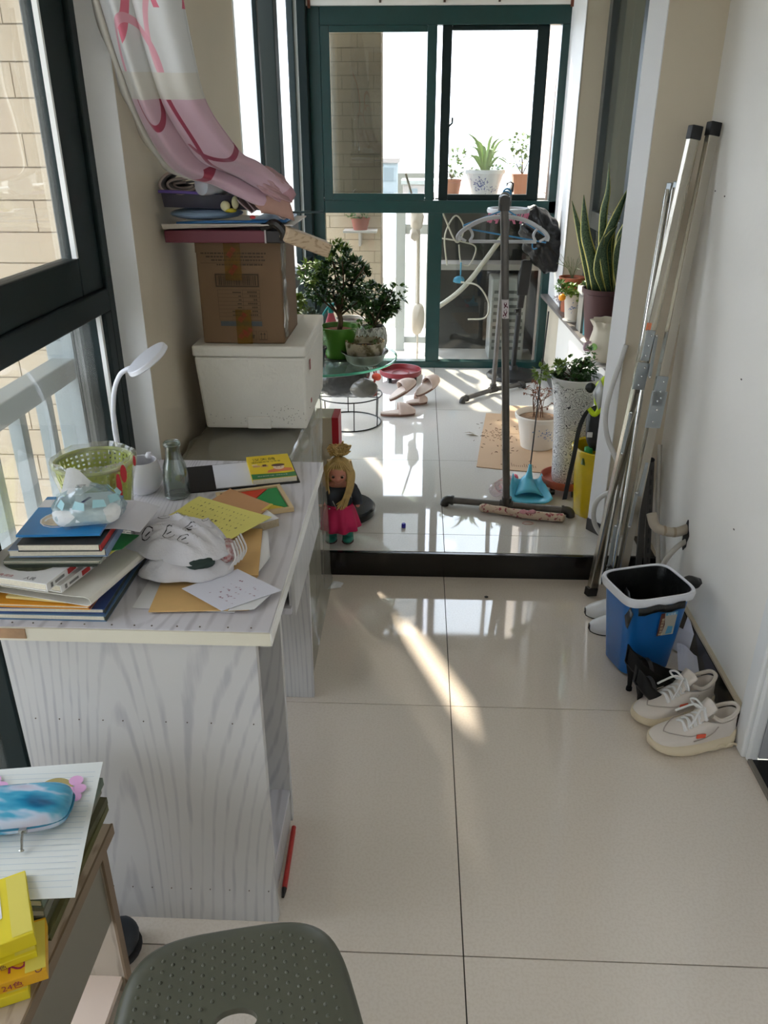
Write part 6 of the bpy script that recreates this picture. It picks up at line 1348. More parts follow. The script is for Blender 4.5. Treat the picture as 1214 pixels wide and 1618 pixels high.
rr = nt.nodes.new('ShaderNodeValToRGB'); rr.color_ramp.elements[0].position = .16; rr.color_ramp.elements[0].color = lin((64, 64, 68)) + (1,); rr.color_ramp.elements[1].position = .42; rr.color_ramp.elements[1].color = lin((226, 224, 222)) + (1,)
q3 = nt.nodes.new('ShaderNodeMath'); q3.operation = 'ABSOLUTE'; L.new(q2.outputs[0], q3.inputs[0]); L.new(q3.outputs[0], rr.inputs[0]); L.new(rr.outputs[0], b.inputs['Base Color']); b.inputs['Roughness'].default_value = .25
VPr = [(.001,.0),(.060,.0),(.064,.02),(.068,.12),(.075,.25),(.086,.37),(.100,.445),(.100,.446)]
bm = B(); lathe(bm, VPr, c, 48); obj('vase', bm, m, t, True)
bm = B(); lathe(bm, [(.0995,.444),(.107,.462),(.110,.472),(.106,.474),(.098,.466),(.088,.42),(.001,.415)], c, 48, None, False); obj('vase_rim', bm, M('vase_white', (226, 224, 222), .25), t, True)
bm = B(); lathe(bm, [(.0005,.440),(.092,.438)], c, 20, None, False); obj('soil', bm, SOIL, t, True)
branches(t, (VX, VY, .60), [(VX-.10,VY-.02,.66),(VX-.05,VY,.68),(VX+.03,VY,.70),(VX+.08,VY,.69),(VX-.14,VY-.02,.645)], .0025)
foliage(t, [((VX-.03,VY,.615),(.075,.07,.035)), ((VX+.03,VY,.64),(.05,.05,.045))], 420, .030, .010, LEAFD, 31); foliage(t, [((VX-.145,VY-.02,.632),(.035,.03,.026)), ((VX-.08,VY-.02,.665),(.03,.03,.02))], 190, .026, .009, LEAFL, 32, 'sprigs'); foliage(t, [((VX+.055,VY,.705),(.02,.02,.035)), ((VX-.03,VY,.68),(.05,.04,.02))], 90, .024, .008, LEAFM, 33, 'sprigs')
t = thing('yellow_bin', 'translucent yellow plastic waste bin beside the tall vase', 'bin', (.735, 3.07, .1)); c = (.757, 3.070, .1005); YP = M('yellow_plastic', (214, 184, 12), .22, noise=(20, .12), coat=.4)
bm = B(); lathe(bm, [(.001,0),(.088,0),(.092,.006),(.110,.275),(.107,.275),(.089,.010),(.001,.006)], c, 44); obj('body', bm, YP, t, True)
bm = B(); lathe(bm, [(.108,.262),(.121,.268),(.123,.290),(.118,.294),(.107,.290),(.106,.264)], c, 44, None, False); obj('rim', bm, YP, t, True)
bm = B(); ball(bm, (c[0]-.004, c[1]-.01, .30), .1, 3, (.95, .85, .55), .1, 6); tag(obj('bin_liner', bm, M('liner_black', (22, 24, 24), .35, bump=(30, .6)), smooth='all'), 'black rubbish filling the yellow bin', 'rubbish')
t = thing('drink_bottle', 'plastic bottle with a green cap poking out of the yellow bin', 'bottle', (.655, 3.03, .33))
bm = B(); lathe(bm, [(.001,0),(.026,.0),(.026,.03),(.014,.05),(.001,.05)], (.690, 3.02, .335), 18); obj('body', bm, glassy('bottle_green_glass', (150, 190, 150), .1), t, True)
bm = B(); lathe(bm, [(.001,0),(.0165,0),(.0165,.022),(.015,.024),(.001,.024)], (.690, 3.02, .380), 18, lambda a, z_: .04*(1 if int(a*20/pi) % 2 else 0)); obj('cap', bm, M('cap_green', (40, 150, 70), .4), t, True)
t = thing('black_backpack', 'black bag with a long strap standing in the yellow bin', 'bag', (.72, 3.03, .38)); BB = M('bag_nylon', (28, 30, 32), .5, noise=(14, .3), bump=(40, .5))
bm = B(); ball(bm, (.722, 3.035, .485), .1, 4, (.52, .50, .98), .14, 13); obj('bag', bm, BB, t, 'all')
bm = B(); pts = spl([(.700,3.02,.575),(.660,2.99,.560),(.632,2.965,.50),(.618,2.94,.40),(.606,2.935,.30),(.597,2.93,.215)], 6)
grid(bm, [[p + Vector((-.009, 0, 0)), p + Vector((.009, .004, 0))] for p in pts], .002); obj('strap', bm, BB, t, True)
bm = B(); box(bm, .668, .688, 2.975, 2.979, .462, .482); obj('tag', bm, M('tag_white', (200, 200, 200), .5), t)
t = thing('safety_vest', 'crumpled fluorescent yellow vest on top of the black bag', 'vest', (.72, 3.02, .6)); FY = M('fluo_yellow', (206, 232, 30), .6, noise=(12, .12))
bm = B(); ball(bm, (.726, 3.03, .628), .06, 4, (.66, .6, 1.0), .20, 14); obj('cloth', bm, FY, t, 'all')
bm = B(); grid(bm, [[Vector((.672 + .03*i/6 + .008*k, 2.985 - .012*sin(pi*i/6) , .640 - .075*i/6 + .018*k)) for k in range(4)] for i in range(7)], .002); obj('reflective_strip', bm, M('strip_silver', (206, 210, 212), .25, .3), t, 'all', label='silver reflective strip')
bm = B(); tube(bm, spl([(.668,3.0,.57),(.690,2.985,.552),(.706,2.99,.575),(.700,3.0,.602)], 5), .010, 8); obj('sleeve_edge', bm, FY, t, 'all')
bm = B(); ball(bm, (.668, 3.01, .650), .020, 3, (1.0, .7, 1.), .15, 2); obj('black_patch', bm, BB, t, 'all')
# dustpan with its thin tall handle
t = thing('dustpan', 'light blue dustpan with a long thin dark handle behind the rack foot', 'dustpan', (.51, 3.2, .1)); DP = M('dustpan_blue', (92, 190, 222), .35)
o = Vector((.496, 3.135, .1015)); rows = []
for i in range(9):
    y = .155*i/8; hw = .092 - .030*(i/8)**1.5; row = []
    for k in range(13):
        s = -1 + 2*k/12; z_ = .004 + (abs(s)**6)*(.022 + .02*i/8) + (.050*(max(0, (i-4))/4)**2)*(1-.35*s*s); row.append(o + Vector((s*hw, y, z_)))
    rows.append(row)
bm = B(); grid(bm, rows, .003); obj('pan', bm, DP, t, 'all')
bm = B(); grid(bm, [[o + Vector((s*(.062 - .02*i/5), .055 + .10*i/5, .012 + .052*(1 - s*s)*(.35 + .65*i/5) + .008*i/5)) for s in [-1 + 2*k/10 for k in range(11)]] for i in range(6)], .003); obj('hood', bm, DP, t, 'all')
bm = B(); tube(bm, [o + Vector((.006,.150,.055)), o + Vector((.010,.160,.085)), o + Vector((.012,.168,.115))], [.020,.011,.007], 14); obj('socket', bm, DP, t, True)
bm = B(); tube(bm, [o + Vector((.012,.166,.10)), Vector((.541, 3.37, .870))], .0030, 8); obj('handle', bm, M('handle_dark', (44, 44, 46), .4), t, True)
t = thing('drink_bottle', 'empty clear plastic bottle with a pink cap lying by the rack pole', 'bottle', (.40, 3.28, .13))
a = Vector((.345, 3.195, .1325)); e = Vector((.456, 3.36, .1325)); d = (e-a).normalized(); Ln = (e-a).length
bm = B(); tube(bm, [a + d*x for x in (0,.006,.05,.054,.10,.105,.135,.165,.178)], [.024,.0305,.0305,.0285,.0285,.0305,.029,.014,.0125], 22); obj('body', bm, glassy('pet_plastic', (248, 240, 240), .12, .14, (236, 222, 222)), t, True)
bm = B(); tube(bm, [a + d*.062, a + d*.112], .0300, 22, cap=False); obj('label', bm, glassy('pet_label', (240, 232, 230), .08, .35, (232, 220, 216)), t, True)
bm = B(); tube(bm, [a + d*.060, a + d*.063], .0306, 22, cap=False); tube(bm, [a + d*.109, a + d*.112], .0306, 22, cap=False); obj('label_edge', bm, M('label_red', (196, 44, 60), .5), t, True)
bm = B(); tube(bm, [a + d*.176, a + d*.196], .0145, 16); obj('cap', bm, M('cap_pink', (232, 96, 120), .4), t, True)
t = thing('draught_roll', 'floral padded draught roll with a pink bow lying against the rack foot', 'cushion', (.44, 2.99, .12))
rp = spl([(.272,3.045,.122),(.36,3.02,.121),(.46,2.985,.120),(.55,2.968,.120),(.612,2.958,.121)], 8)
bm = B(); n_ = len(rp); tube(bm, rp, [.010] + [.0175 + .0012*sin(i*1.1) for i in range(n_-2)] + [.010], 14); obj('body', bm, fleck('floral_cloth', (214, 192, 172), (164, 84, 92), 60, .56, .62, .9), t, True)
bm = B(); q = Vector((.462, 2.968, .137))
for s in (-1, 1): ball(bm, q + Vector((s*.018, 0, .004)), .014, 2, (1.2, .6, .7), .15, 5)
ball(bm, q + Vector((0,-.004,.004)), .007, 2); obj('bow', bm, M('bow_pink', (222, 160, 168), .8), t, True, label='pink bow')
bm = B(); tube(bm, [q + Vector((.022*cos(a_), -.026 + .012*sin(a_), -.0352)) for a_ in [2*pi*k/24 for k in range(24)]], .0014, 5, closed=True); obj('loop', bm, M('loop_pink', (206, 160, 150), .8), t, True)

# ------------------------------------------------------------------ pots on the right sill
SZI = .6
t = thing('scalloped_pot', 'cream scalloped pot with a green motif, nearest on the right sill', 'planter', (.835, 3.55, SZI), 'pots on the right sill')
c = (.838, 3.55, SZI+.020); pot(t, c, [(.001,0),(.045,0),(.062,.02),(.076,.06),(.076,.095),(.066,.135),(.066,.15),(.074,.172),(.078,.180),(.072,.180),(.060,.152),(.060,.13),(.001,.13)], M('pot_cream', (222, 212, 192), .35), .15, .060, lambda a, z_: (.09*sin(9*a) if z_ > .155 else .012*sin(9*a)), 72)
bm = B(); lathe(bm, [(.001,0),(.055,0),(.080,.010),(.082,.016),(.076,.014),(.054,.006),(.001,.006)], (c[0], c[1], SZI+.0008), 36); obj('saucer', bm, M('saucer_white', (222, 218, 210), .4), t, True)
bm = B()
for da, dz_, r_ in ((-2.55,.072,.017),(-2.8,.060,.010)):
    for q in (0,): bm.faces.new([bm.verts.new((c[0]+.0785*cos(da+r_/.076*cos(w)), c[1]+.0785*sin(da+r_/.076*cos(w)), c[2]+dz_+r_*sin(w)*(.9))) for w in [2*pi*k/16 for k in range(16)]])
obj('painted_leaf', bm, M('paint_green', (130, 182, 84), .4), t, kind='stuff', label='light green painted leaf')
bm = B(); tube(bm, spl([(c[0]-.070,c[1]-.01,c[2]+.085),(c[0]-.098,c[1]-.02,c[2]+.080),(c[0]-.100,c[1]-.02,c[2]+.055),(c[0]-.076,c[1]-.01,c[2]+.048)], 5), .006, 8); obj('petal_handle', bm, M('paint_lilac', (196, 166, 178), .4), t, True, label='lilac flower handle')
t = thing('snake_plant', 'tall snake plant with yellow-edged leaves in a maroon pot', 'plant', (.892, 3.98, SZI), 'pots on the right sill')
c = (.900, 3.98, SZI+.016); pot(t, c, [(.001,0),(.070,0),(.074,.01),(.100,.225),(.108,.228),(.110,.250),(.102,.250),(.094,.22),(.001,.22)], M('pot_maroon', (88, 56, 56), .5), .232, .096)
bm = B(); lathe(bm, [(.001,0),(.080,0),(.092,.012),(.086,.012),(.001,.006)], (c[0], c[1], SZI+.0008), 30); obj('saucer', bm, M('saucer_white', (222, 218, 210), .4), t, True)
m, nt, b = bsdf('snake_leaf'); L = nt.links; um = nt.nodes.new('ShaderNodeUVMap'); sp = nt.nodes.new('ShaderNodeSeparateXYZ'); L.new(um.outputs[0], sp.inputs[0])
nz = nt.nodes.new('ShaderNodeTexNoise'); nz.inputs['Scale'].default_value = 6; mp = nt.nodes.new('ShaderNodeMapping'); mp.inputs['Scale'].default_value = (1.2, 9, 1); L.new(um.outputs[0], mp.inputs[0]); L.new(mp.outputs[0], nz.inputs['Vector'])
r1 = nt.nodes.new('ShaderNodeValToRGB'); r1.color_ramp.elements[0].position = .4; r1.color_ramp.elements[0].color = lin((38, 62, 40)) + (1,); r1.color_ramp.elements[1].position = .62; r1.color_ramp.elements[1].color = lin((86, 108, 70)) + (1,); L.new(nz.outputs['Fac'], r1.inputs[0])
ab = nt.nodes.new('ShaderNodeMath'); ab.operation = 'SUBTRACT'; ab.inputs[1].default_value = .5; L.new(sp.outputs[0], ab.inputs[0]); a2 = nt.nodes.new('ShaderNodeMath'); a2.operation = 'ABSOLUTE'; L.new(ab.outputs[0], a2.inputs[0]); a3 = nt.nodes.new('ShaderNodeMath'); a3.operation = 'GREATER_THAN'; a3.inputs[1].default_value = .40; L.new(a2.outputs[0], a3.inputs[0])
mx = nt.nodes.new('ShaderNodeMix'); mx.data_type = 'RGBA'; L.new(a3.outputs[0], mx.inputs[0]); L.new(r1.outputs[0], mx.inputs[6]); mx.inputs[7].default_value = lin((206, 196, 104)) + (1,); L.new(mx.outputs[2], b.inputs['Base Color']); b.inputs['Roughness'].default_value = .4
SNK = m
def blade(parent, base, pts, w, mat, name='leaf', twist=0., fold=.25):
    S_ = spl([base] + pts, 6); n = len(S_); bm = B(); uvl = bm.loops.layers.uv.new('UVMap'); V = []
    for i, p in enumerate(S_):
        f = i/(n-1); ww = w*(.72 + .9*f if f < .35 else 1.035)*(1 if f < .45 else max(.03, 1 - ((f-.45)/.55)**2.2)); a = twist*f + .3
        u = Vector((cos(a), -sin(a)*.5, 0)); nn = Vector((-sin(a)*.5, -cos(a), 0)).normalized()
        V.append([(bm.verts.new(p + u*ww*s - nn*fold*ww*(s*s)), (.5 + .5*s, f)) for s in (-1, -.5, 0, .5, 1)])
    for A_, B_ in zip(V, V[1:]):
        for k in range(4):
            f = bm.faces.new((A_[k][0], A_[k+1][0], B_[k+1][0], B_[k][0]))
            for l, q in zip(f.loops, (A_[k], A_[k+1], B_[k+1], B_[k])): l[uvl].uv = q[1]
    o = obj(name, bm, mat, parent, 'all'); sd = o.modifiers.new('thickness', 'SOLIDIFY'); sd.thickness = .002; return o
zc = c[2] + .235; X0, Y0 = c[0], c[1]
for bx, by, pts, w, tw_ in ((-.045,-.02,[(.815,3.95,1.0),(.770,3.94,1.12),(.748,3.95,1.285)],.030,.5), (-.07,0,[(.795,3.97,.98),(.755,3.96,1.10),(.700,3.97,1.258)],.020,.2), (.0,.0,[(.868,3.98,1.02),(.850,3.97,1.2),(.858,3.97,1.30),(.850,3.97,1.418)],.021,.9),
                            (.02,-.03,[(.885,3.93,1.0),(.872,3.92,1.10),(.905,3.93,1.21),(.950,3.95,1.325)],.023,-.4), (.055,.0,[(.945,3.97,.98),(.945,3.98,1.09),(.965,3.98,1.16),(.975,3.98,1.225)],.023,.3), (.01,-.05,[(.872,3.90,.96),(.852,3.90,1.06),(.880,3.91,1.12),(.905,3.91,1.155)],.019,-.6),
                            (-.015,-.055,[(.838,3.91,.95),(.838,3.90,1.05),(.852,3.91,1.12)],.017,.2), (.06,-.04,[(.935,3.93,.95),(.925,3.93,1.05),(.945,3.94,1.13)],.018,.0), (.03,.04,[(.91,4.02,1.0),(.905,4.02,1.12),(.912,4.02,1.22)],.022,.1)):
    blade(t, (X0+bx, Y0+by, zc), pts, w, SNK, twist=tw_)
t = thing('citrus_plant', 'small leafy citrus in a white pot with blue flowers on the right sill', 'plant', (.85, 4.55, SZI), 'pots on the right sill')
c = (.855, 4.50, SZI+.010); pot(t, c, [(.001,0),(.040,0),(.042,.008),(.053,.115),(.060,.122),(.062,.140),(.057,.140),(.052,.12),(.001,.115)], WPOT, .128, .05)
bm = B(); lathe(bm, [(.001,0),(.046,0),(.054,.008),(.050,.009),(.001,.005)], (c[0], c[1], SZI+.0008), 28); obj('saucer', bm, M('saucer_white', (222, 218, 210), .4), t, True)
petals(t, c, lambda z_: .042 + .10*z_, -1.75, .07, 26, .024, PB, 9)
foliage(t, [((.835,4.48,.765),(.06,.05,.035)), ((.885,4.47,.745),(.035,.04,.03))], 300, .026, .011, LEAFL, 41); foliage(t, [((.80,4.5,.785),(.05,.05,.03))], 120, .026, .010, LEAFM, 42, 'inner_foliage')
bm = B(); ball(bm, (.775, 4.42, .742), .0195, 3); obj('orange_fruit', bm, M('fruit_orange', (246, 158, 24), .35, bump=(300, .1)), t, True, label='single orange fruit')
foliage(t, [((.757,4.44,.735),(.02,.02,.03))], 40, .022, .005, M('leaf_mauve', (150, 140, 156), .6), 43, 'pale_sprig')
t = thing('terracotta_bowl_plant', 'wispy plant in a terracotta bowl, farthest on the right sill', 'plant', (.875, 4.80, SZI), 'pots on the right sill')
c = (.885, 4.78, SZI+.001); pot(t, c, [(.001,0),(.050,0),(.050,.09),(.062,.15),(.072,.18),(.076,.195),(.068,.195),(.058,.17),(.001,.165)], M('pot_terracotta', (170, 96, 66), .7), .18, .062)
bm = B(); r = random.Random(6)
for k in range(22): a = r.uniform(0, 2*pi); tube(bm, spl([(c[0],c[1],c[2]+.18),(c[0]+.03*cos(a),c[1]+.03*sin(a),c[2]+.24),(c[0]+r.uniform(.05,.11)*cos(a),c[1]+.07*sin(a),c[2]+r.uniform(.24,.32))], 4), .0012, 4)
obj('wispy_leaves', bm, M('leaf_grassy', (120, 128, 90), .6), t, kind='stuff')
bm = B(); box(bm, .80, .83, 4.70, 4.72, .69, .705); bm.free()
t = thing('tray_planter', 'pale rectangular planter with a striped leaf tuft behind the maroon pot', 'planter', (.90, 4.28, SZI), 'pots on the right sill')
bm = B(); prism(bm, [(.845,4.20),(.975,4.20),(.975,4.32),(.845,4.32)], SZI+.001, .79); obj('stand', bm, M('stand_grey', (120, 118, 112), .6), t)
bm = B(); prism(bm, [(.835,4.19),(.98,4.19),(.98,4.33),(.835,4.33)], .7905, .822); obj('tray', bm, M('tray_white', (218, 216, 210), .4), t, bevel=.006)
for k, (e1, e2) in enumerate((((.862,4.24,.90),(.840,4.23,.955)), ((.885,4.25,.88),(.90,4.24,.92)), ((.87,4.26,.89),(.88,4.26,.935)))): blade(t, (.875+.004*k, 4.25, .822), [e1, e2], .010, SNK)
foliage(t, [((.875,4.24,.845),(.035,.03,.022))], 90, .022, .009, LEAFM, 44)
bm = B(); tube(bm, [(.905, 4.34, SZI+.001), (.905, 4.34, .70)], .013, 12); bm.free()
t = thing('teal_cup', 'small teal cup squeezed between the citrus and the maroon pot', 'cup', (.90, 4.24, SZI))
bm = B(); lathe(bm, [(.001,0),(.018,0),(.020,.10),(.016,.10),(.001,.09)], (.868, 4.155, SZI+.001), 18); obj('body', bm, M('cup_teal', (70, 140, 150), .4), t, True)
# ------------------------------------------------------------------ pots on the outdoor ledge
zl = 1.1655
t = thing('outdoor_agave', 'spiky agave in a large white pot with blue peonies on the outdoor ledge', 'plant', (.435, 5.86, zl), 'pots on the outdoor ledge')
c = (.435, 5.86, zl); pot(t, c, [(.001,0),(.085,0),(.09,.01),(.122,.13),(.134,.140),(.136,.162),(.126,.162),(.112,.13),(.001,.12)], M('pot_porcelain', (224, 226, 232), .25), .14, .115)
PBL = M('paint_cobalt', (60, 74, 150), .35); petals(t, c, lambda z_: .09 + .27*(z_-.01), -1.95, .075, 70, .034, PBL, 21); petals(t, c, lambda z_: .09 + .27*(z_-.01), -1.0, .04, 30, .026, PBL, 22)
AG = M('agave_green', (150, 172, 120), .5)
for k in range(17):
    a = 2*pi*k/17 + .3*sin(k); e_ = .5 + .75*((k*7) % 5)/4; Ln = .17 + .10*((k*3) % 4)/3
    p1 = Vector((c[0] + .5*Ln*cos(a)*cos(e_), c[1] + .4*Ln*sin(a)*cos(e_), zl + .15 + .62*Ln*sin(e_) + .03)); p2 = Vector((c[0] + Ln*1.05*cos(a)*cos(e_), c[1] + .6*Ln*sin(a)*cos(e_), zl + .15 + Ln*sin(e_)*(1.0 if e_ > .8 else .55)))
    blade(t, (c[0]+.01*cos(a), c[1]+.01*sin(a), zl+.145), [p1, p2], .010, AG, fold=.4)
foliage(t, [((.435,5.84,zl+.165),(.12,.08,.02))], 120, .03, .008, M('leaf_pale_green', (150, 170, 120), .5), 51, 'ground_leaves')
TC = M('terracotta_pale', (196, 140, 116), .7); LP = M('leaf_pale_green', (150, 170, 120), .5)
t = thing('outdoor_shrub', 'leafy shrub in a terracotta pot, left of the agave on the ledge', 'plant', (.22, 5.9, zl), 'pots on the outdoor ledge')
pot(t, (.215, 5.88, zl), potprof(.050, .064, .10), TC, .09, .055); foliage(t, [((.215,5.88,zl+.17),(.075,.06,.07)), ((.25,5.86,zl+.25),(.05,.05,.04))], 190, .034, .012, LP, 52); branches(t, (.215, 5.88, zl+.09), [(.19,5.88,zl+.2),(.25,5.86,zl+.26),(.16,5.88,zl+.18)], .003)
t = thing('outdoor_shrub', 'tall sparse shrub in a square terracotta pot, right of the agave on the ledge', 'plant', (.69, 5.88, zl), 'pots on the outdoor ledge')
bm = B(); a_ = [(-.052,-.052),(.052,-.052),(.052,.052),(-.052,.052)]; vb = [bm.verts.new((.688+x, 5.88+y, zl+.0005)) for x, y in a_]; vt = [bm.verts.new((.688+x*1.25, 5.88+y*1.25, zl+.115)) for x, y in a_]; vc = [bm.verts.new((.688+x*1.32, 5.88+y*1.32, zl+.135)) for x, y in a_]
bm.faces.new(vb[::-1]); bm.faces.new(vc)
for p, q in ((vb, vt), (vt, vc)):
    for i in range(4): bm.faces.new((p[i], p[(i+1)%4], q[(i+1)%4], q[i]))
obj('pot', bm, TC, t); branches(t, (.688, 5.88, zl+.13), [(.64,5.88,zl+.36),(.70,5.88,zl+.40),(.74,5.88,zl+.30),(.62,5.88,zl+.26),(.66,5.88,zl+.30)], .003)
foliage(t, [((.65,5.88,zl+.33),(.06,.05,.06)), ((.72,5.88,zl+.30),(.05,.05,.07)), ((.66,5.88,zl+.22),(.06,.05,.05))], 210, .036, .014, LP, 53)
t = thing('bracket_shelf', 'small white bracket shelf outside in front of the tiled column', 'shelf', (-.40, 5.6, .95))
bm = B(); box(bm, -.50, -.28, 5.50, 5.654, .955, .968); obj('board', bm, M('shelf_white', (214, 210, 204), .5), t); bm = B(); box(bm, -.40, -.385, 5.52, 5.654, .87, .955); obj('bracket', bm, M('shelf_white', (214, 210, 204), .5), t)
t = thing('outdoor_shrub', 'reddish pot plant on the bracket shelf outside the lower left pane', 'plant', (-.39, 5.58, .968))
pot(t, (-.39, 5.575, .9685), potprof(.045, .062, .075), M('pot_rust_red', (160, 92, 76), .7), .065, .052); foliage(t, [((-.39,5.575,1.07),(.09,.05,.04))], 130, .03, .01, LEAFM, 54)

# ------------------------------------------------------------------ folded metal frame leaning on the right wall
CH = M('chrome_tube', (190, 188, 182), .12, 1); CHB = M('satin_alu', (188, 182, 170), .22, .95); GAL = M('galvanised', (166, 172, 174), .38, .7); CAPB = M('cap_black', (16, 16, 17), .5)
t = thing('folded_metal_frame', 'folded chrome clothes frame with black end caps leaning in the corner', 'clothes airer', (.70, 2.55, 0))
def sqtube(bm, a, e, wu, wv, side):
    a, e = Vector(a), Vector(e); d = (e-a); s = Vector(side); s = (s - d*s.dot(d)/d.length_squared).normalized(); w = d.normalized().cross(s); obox(bm, (a+e)/2, d/2, s*wu, w*wv)
T1a, T1b = Vector((.728, 2.50, .004)), Vector((.888, 2.735, 1.53)); T2a, T2b = Vector((.655, 2.56, .004)), Vector((.835, 2.742, 1.52))
side = Vector((.94, .34, 0))
def on(a, b_, z): return a + (b_ - a)*((z - a.z)/(b_.z - a.z))
for a, e in ((T1a, T1b), (T2a, T2b)):
    bm = B(); sqtube(bm, a, e, .0175, .0115, side); obj('square_tube', bm, CHB, t, bevel=.003)
    d = (e-a).normalized(); bm = B(); sqtube(bm, e - d*.006, e + d*.034, .0195, .0135, side); obj('end_cap', bm, CAPB, t, bevel=.003)
U1a, U1b = Vector((.700, 2.50, .06)), Vector((.812, 2.782, 1.375)); U2a, U2b = Vector((.676, 2.535, .06)), Vector((.797, 2.80, 1.37)); U3a, U3b = Vector((.752, 2.53, .06)), Vector((.842, 2.72, .92))
for a, e, r_ in ((U1a, U1b, .0095), (U2a, U2b, .0085), (U3a, U3b, .0125)):
    bm = B(); tube(bm, [a, e], r_, 14); obj('round_tube', bm, CH, t, True)
for e in (U1b, U2b):
    bm = B(); obox(bm, e + Vector((0,0,-.012)), (.007,-.004,0), (.004,.007,0), (.004,.004,.032)); obj('end_bracket', bm, GAL, t, bevel=.002)
for (z_, A, Bv, w, h) in ((.80, T2a, T2b, .024, .045), (.90, T2a, T2b, .016, .05), (.70, T1a, T1b, .030, .062), (.76, T1a, T1b, .022, .05)):
    c_ = on(A, Bv, z_) + Vector((-.002, -.018, 0)); d = (Bv-A).normalized(); bm = B(); s = (side - d*side.dot(d)).normalized(); n_ = d.cross(s); obox(bm, c_, s*w, n_*.0025, d*h); obj('hinge_plate', bm, GAL, t, bevel=.002)
    bm = B()
    for q in (-.65, 0, .65): ball(bm, c_ + d*h*q - n_*(-.003) + s*w*(.3*q), .0042, 2); ball(bm, c_ + d*h*q + n_*(-.003) + s*w*(.3*q), .0042, 2)
    obj('rivets', bm, M('rivet', (206, 208, 208), .25, 1), t, True, kind='stuff')
for (z0_, z1_, A, Bv, dx_) in ((.54, .68, T2a, T2b, -.010), (.30, .42, T1a, T1b, -.012), (.80, .93, U1a, U1b, .012), (.10, .30, U1a, U1b, -.02)):
    p, q = on(A, Bv, z0_) + Vector((dx_, -.025, 0)), on(A, Bv, z1_) + Vector((dx_, -.025, 0)); bm = B(); sqtube(bm, p, q, .006, .002, side); obj('link', bm, GAL, t, bevel=.001)
    bm = B(); ball(bm, p + Vector((0,-.004,0)), .005, 2); ball(bm, q + Vector((0,-.004,0)), .005, 2); obj('rivets', bm, M('rivet', (206, 208, 208), .25, 1), t, True, kind='stuff')
bm = B(); q = on(U1a, U1b, .13) + Vector((.0,-.02,0)); tube(bm, spl([q + Vector((-.02,0,.03)), q, q + Vector((.015,0,-.03)), q + Vector((.045,0,-.04))], 4), .009, 10); ball(bm, q + Vector((-.015,-.004,.01)), .013, 2); obj('pivot', bm, M('dark_steel', (96, 96, 96), .3, .8), t, True)
bm = B(); sqtube(bm, T2a + Vector((-.004,-.004,-.003)), on(T2a, T2b, .03) + Vector((-.004,-.004,0)), .019, .013, side); obj('foot', bm, CAPB, t)
bm = B(); sqtube(bm, (T1a + Vector((0,0,.40))) + Vector((.046,.045,0)), on(T1a, T1b, .9) + Vector((.012,.03,.0)), .006, .004, side); obj('flat_bar', bm, GAL, t)
bm = B(); p = on(T2a, T2b, .96) + Vector((0,-.0125,0)); d = (T2b-T2a).normalized(); obox(bm, p + Vector((-.012,-.002,0)), (.007,-.003,0), (.0005,.001,0), d*.012); obj('orange_sticker', bm, M('sticker_orange', (210, 110, 60), .5), t)
t = thing('slotted_rail', 'dark slotted metal rail standing by the wall behind the chrome frame', 'rail', (.87, 2.60, 0)); DM = M('dark_metal', (72, 70, 68), .45, .5)
bm = B(); sqtube(bm, (.868, 2.62, .003), (.868, 2.78, .44), .011, .007, (1,0,0)); obj('rail', bm, DM, t, bevel=.002)
bm = B(); sqtube(bm, (.826, 2.585, .003), (.842, 2.74, .42), .011, .007, (1,0,0)); obj('rail', bm, DM, t, bevel=.002)
bm = B(); d = Vector((0,.16,.437)).normalized()
for k in range(12): obox(bm, Vector((.868, 2.62, .003)) + d*(.03+.036*k) + Vector((0,-.0075,.003)), (.0035,0,0), (0,.001,-.0004), d*.010)
obj('slots', bm, INK, t, kind='stuff')
bm = B(); ball(bm, (.868, 2.78, .447), .013, 2, (1,.8,.8)); obj('end_cap', bm, CAPB, t)
# wall pipes and hoses
PP = M('pipe_wrap', (176, 164, 146), .7, noise=(20, .15))
t = thing('wall_pipes', 'taped beige pipe and thin grey tube coming out of a hole in the right wall', 'pipe', (.92, 2.45, .3))
bm = B(); tube(bm, spl([(.925,2.460,.325),(.880,2.445,.318),(.835,2.450,.322),(.812,2.462,.335),(.800,2.475,.372)], 6), .0165, 14); obj('thick_pipe', bm, PP, t, True)
bm = B()
for q in ((.875,2.4445,.318),(.843,2.448,.321)): tube(bm, [Vector(q) + Vector((-.004,0,0)), Vector(q) + Vector((.004,0,0))], .0172, 14)
obj('tape_rings', bm, M('pipe_tape', (150, 134, 112), .7), t, True)
bm = B(); tube(bm, spl([(.925,2.452,.282),(.885,2.425,.270),(.850,2.415,.22),(.835,2.43,.13),(.830,2.44,.03)], 6), .009, 10); obj('thin_tube', bm, M('tube_grey', (186, 180, 170), .5), t, True)
bm = B(); bm.faces.new([bm.verts.new((.9192, 2.456 + (.030 + .006*sin(5*q))*cos(q), .302 + (.052 + .008*sin(4*q+1))*sin(q))) for q in [2*pi*k/26 for k in range(26)]]); obj('hole', bm, M('hole_dark', (34, 30, 28), .9), t, label='ragged dark hole')
HS = M('hose_white', (206, 204, 200), .4)
bm = B(); tube(bm, spl([(.735,2.828,.86),(.700,2.822,.70),(.690,2.815,.60),(.705,2.80,.52),(.745,2.775,.44),(.775,2.765,.38),(.770,2.76,.31),(.735,2.77,.32),(.692,2.785,.28),(.684,2.79,.22),(.700,2.79,.165),(.735,2.775,.125),(.78,2.76,.112)], 7), .0095, 12); tag(obj('white_hose', bm, HS, smooth=True), 'white hose looping down along the corner column to the tiles', 'hose')
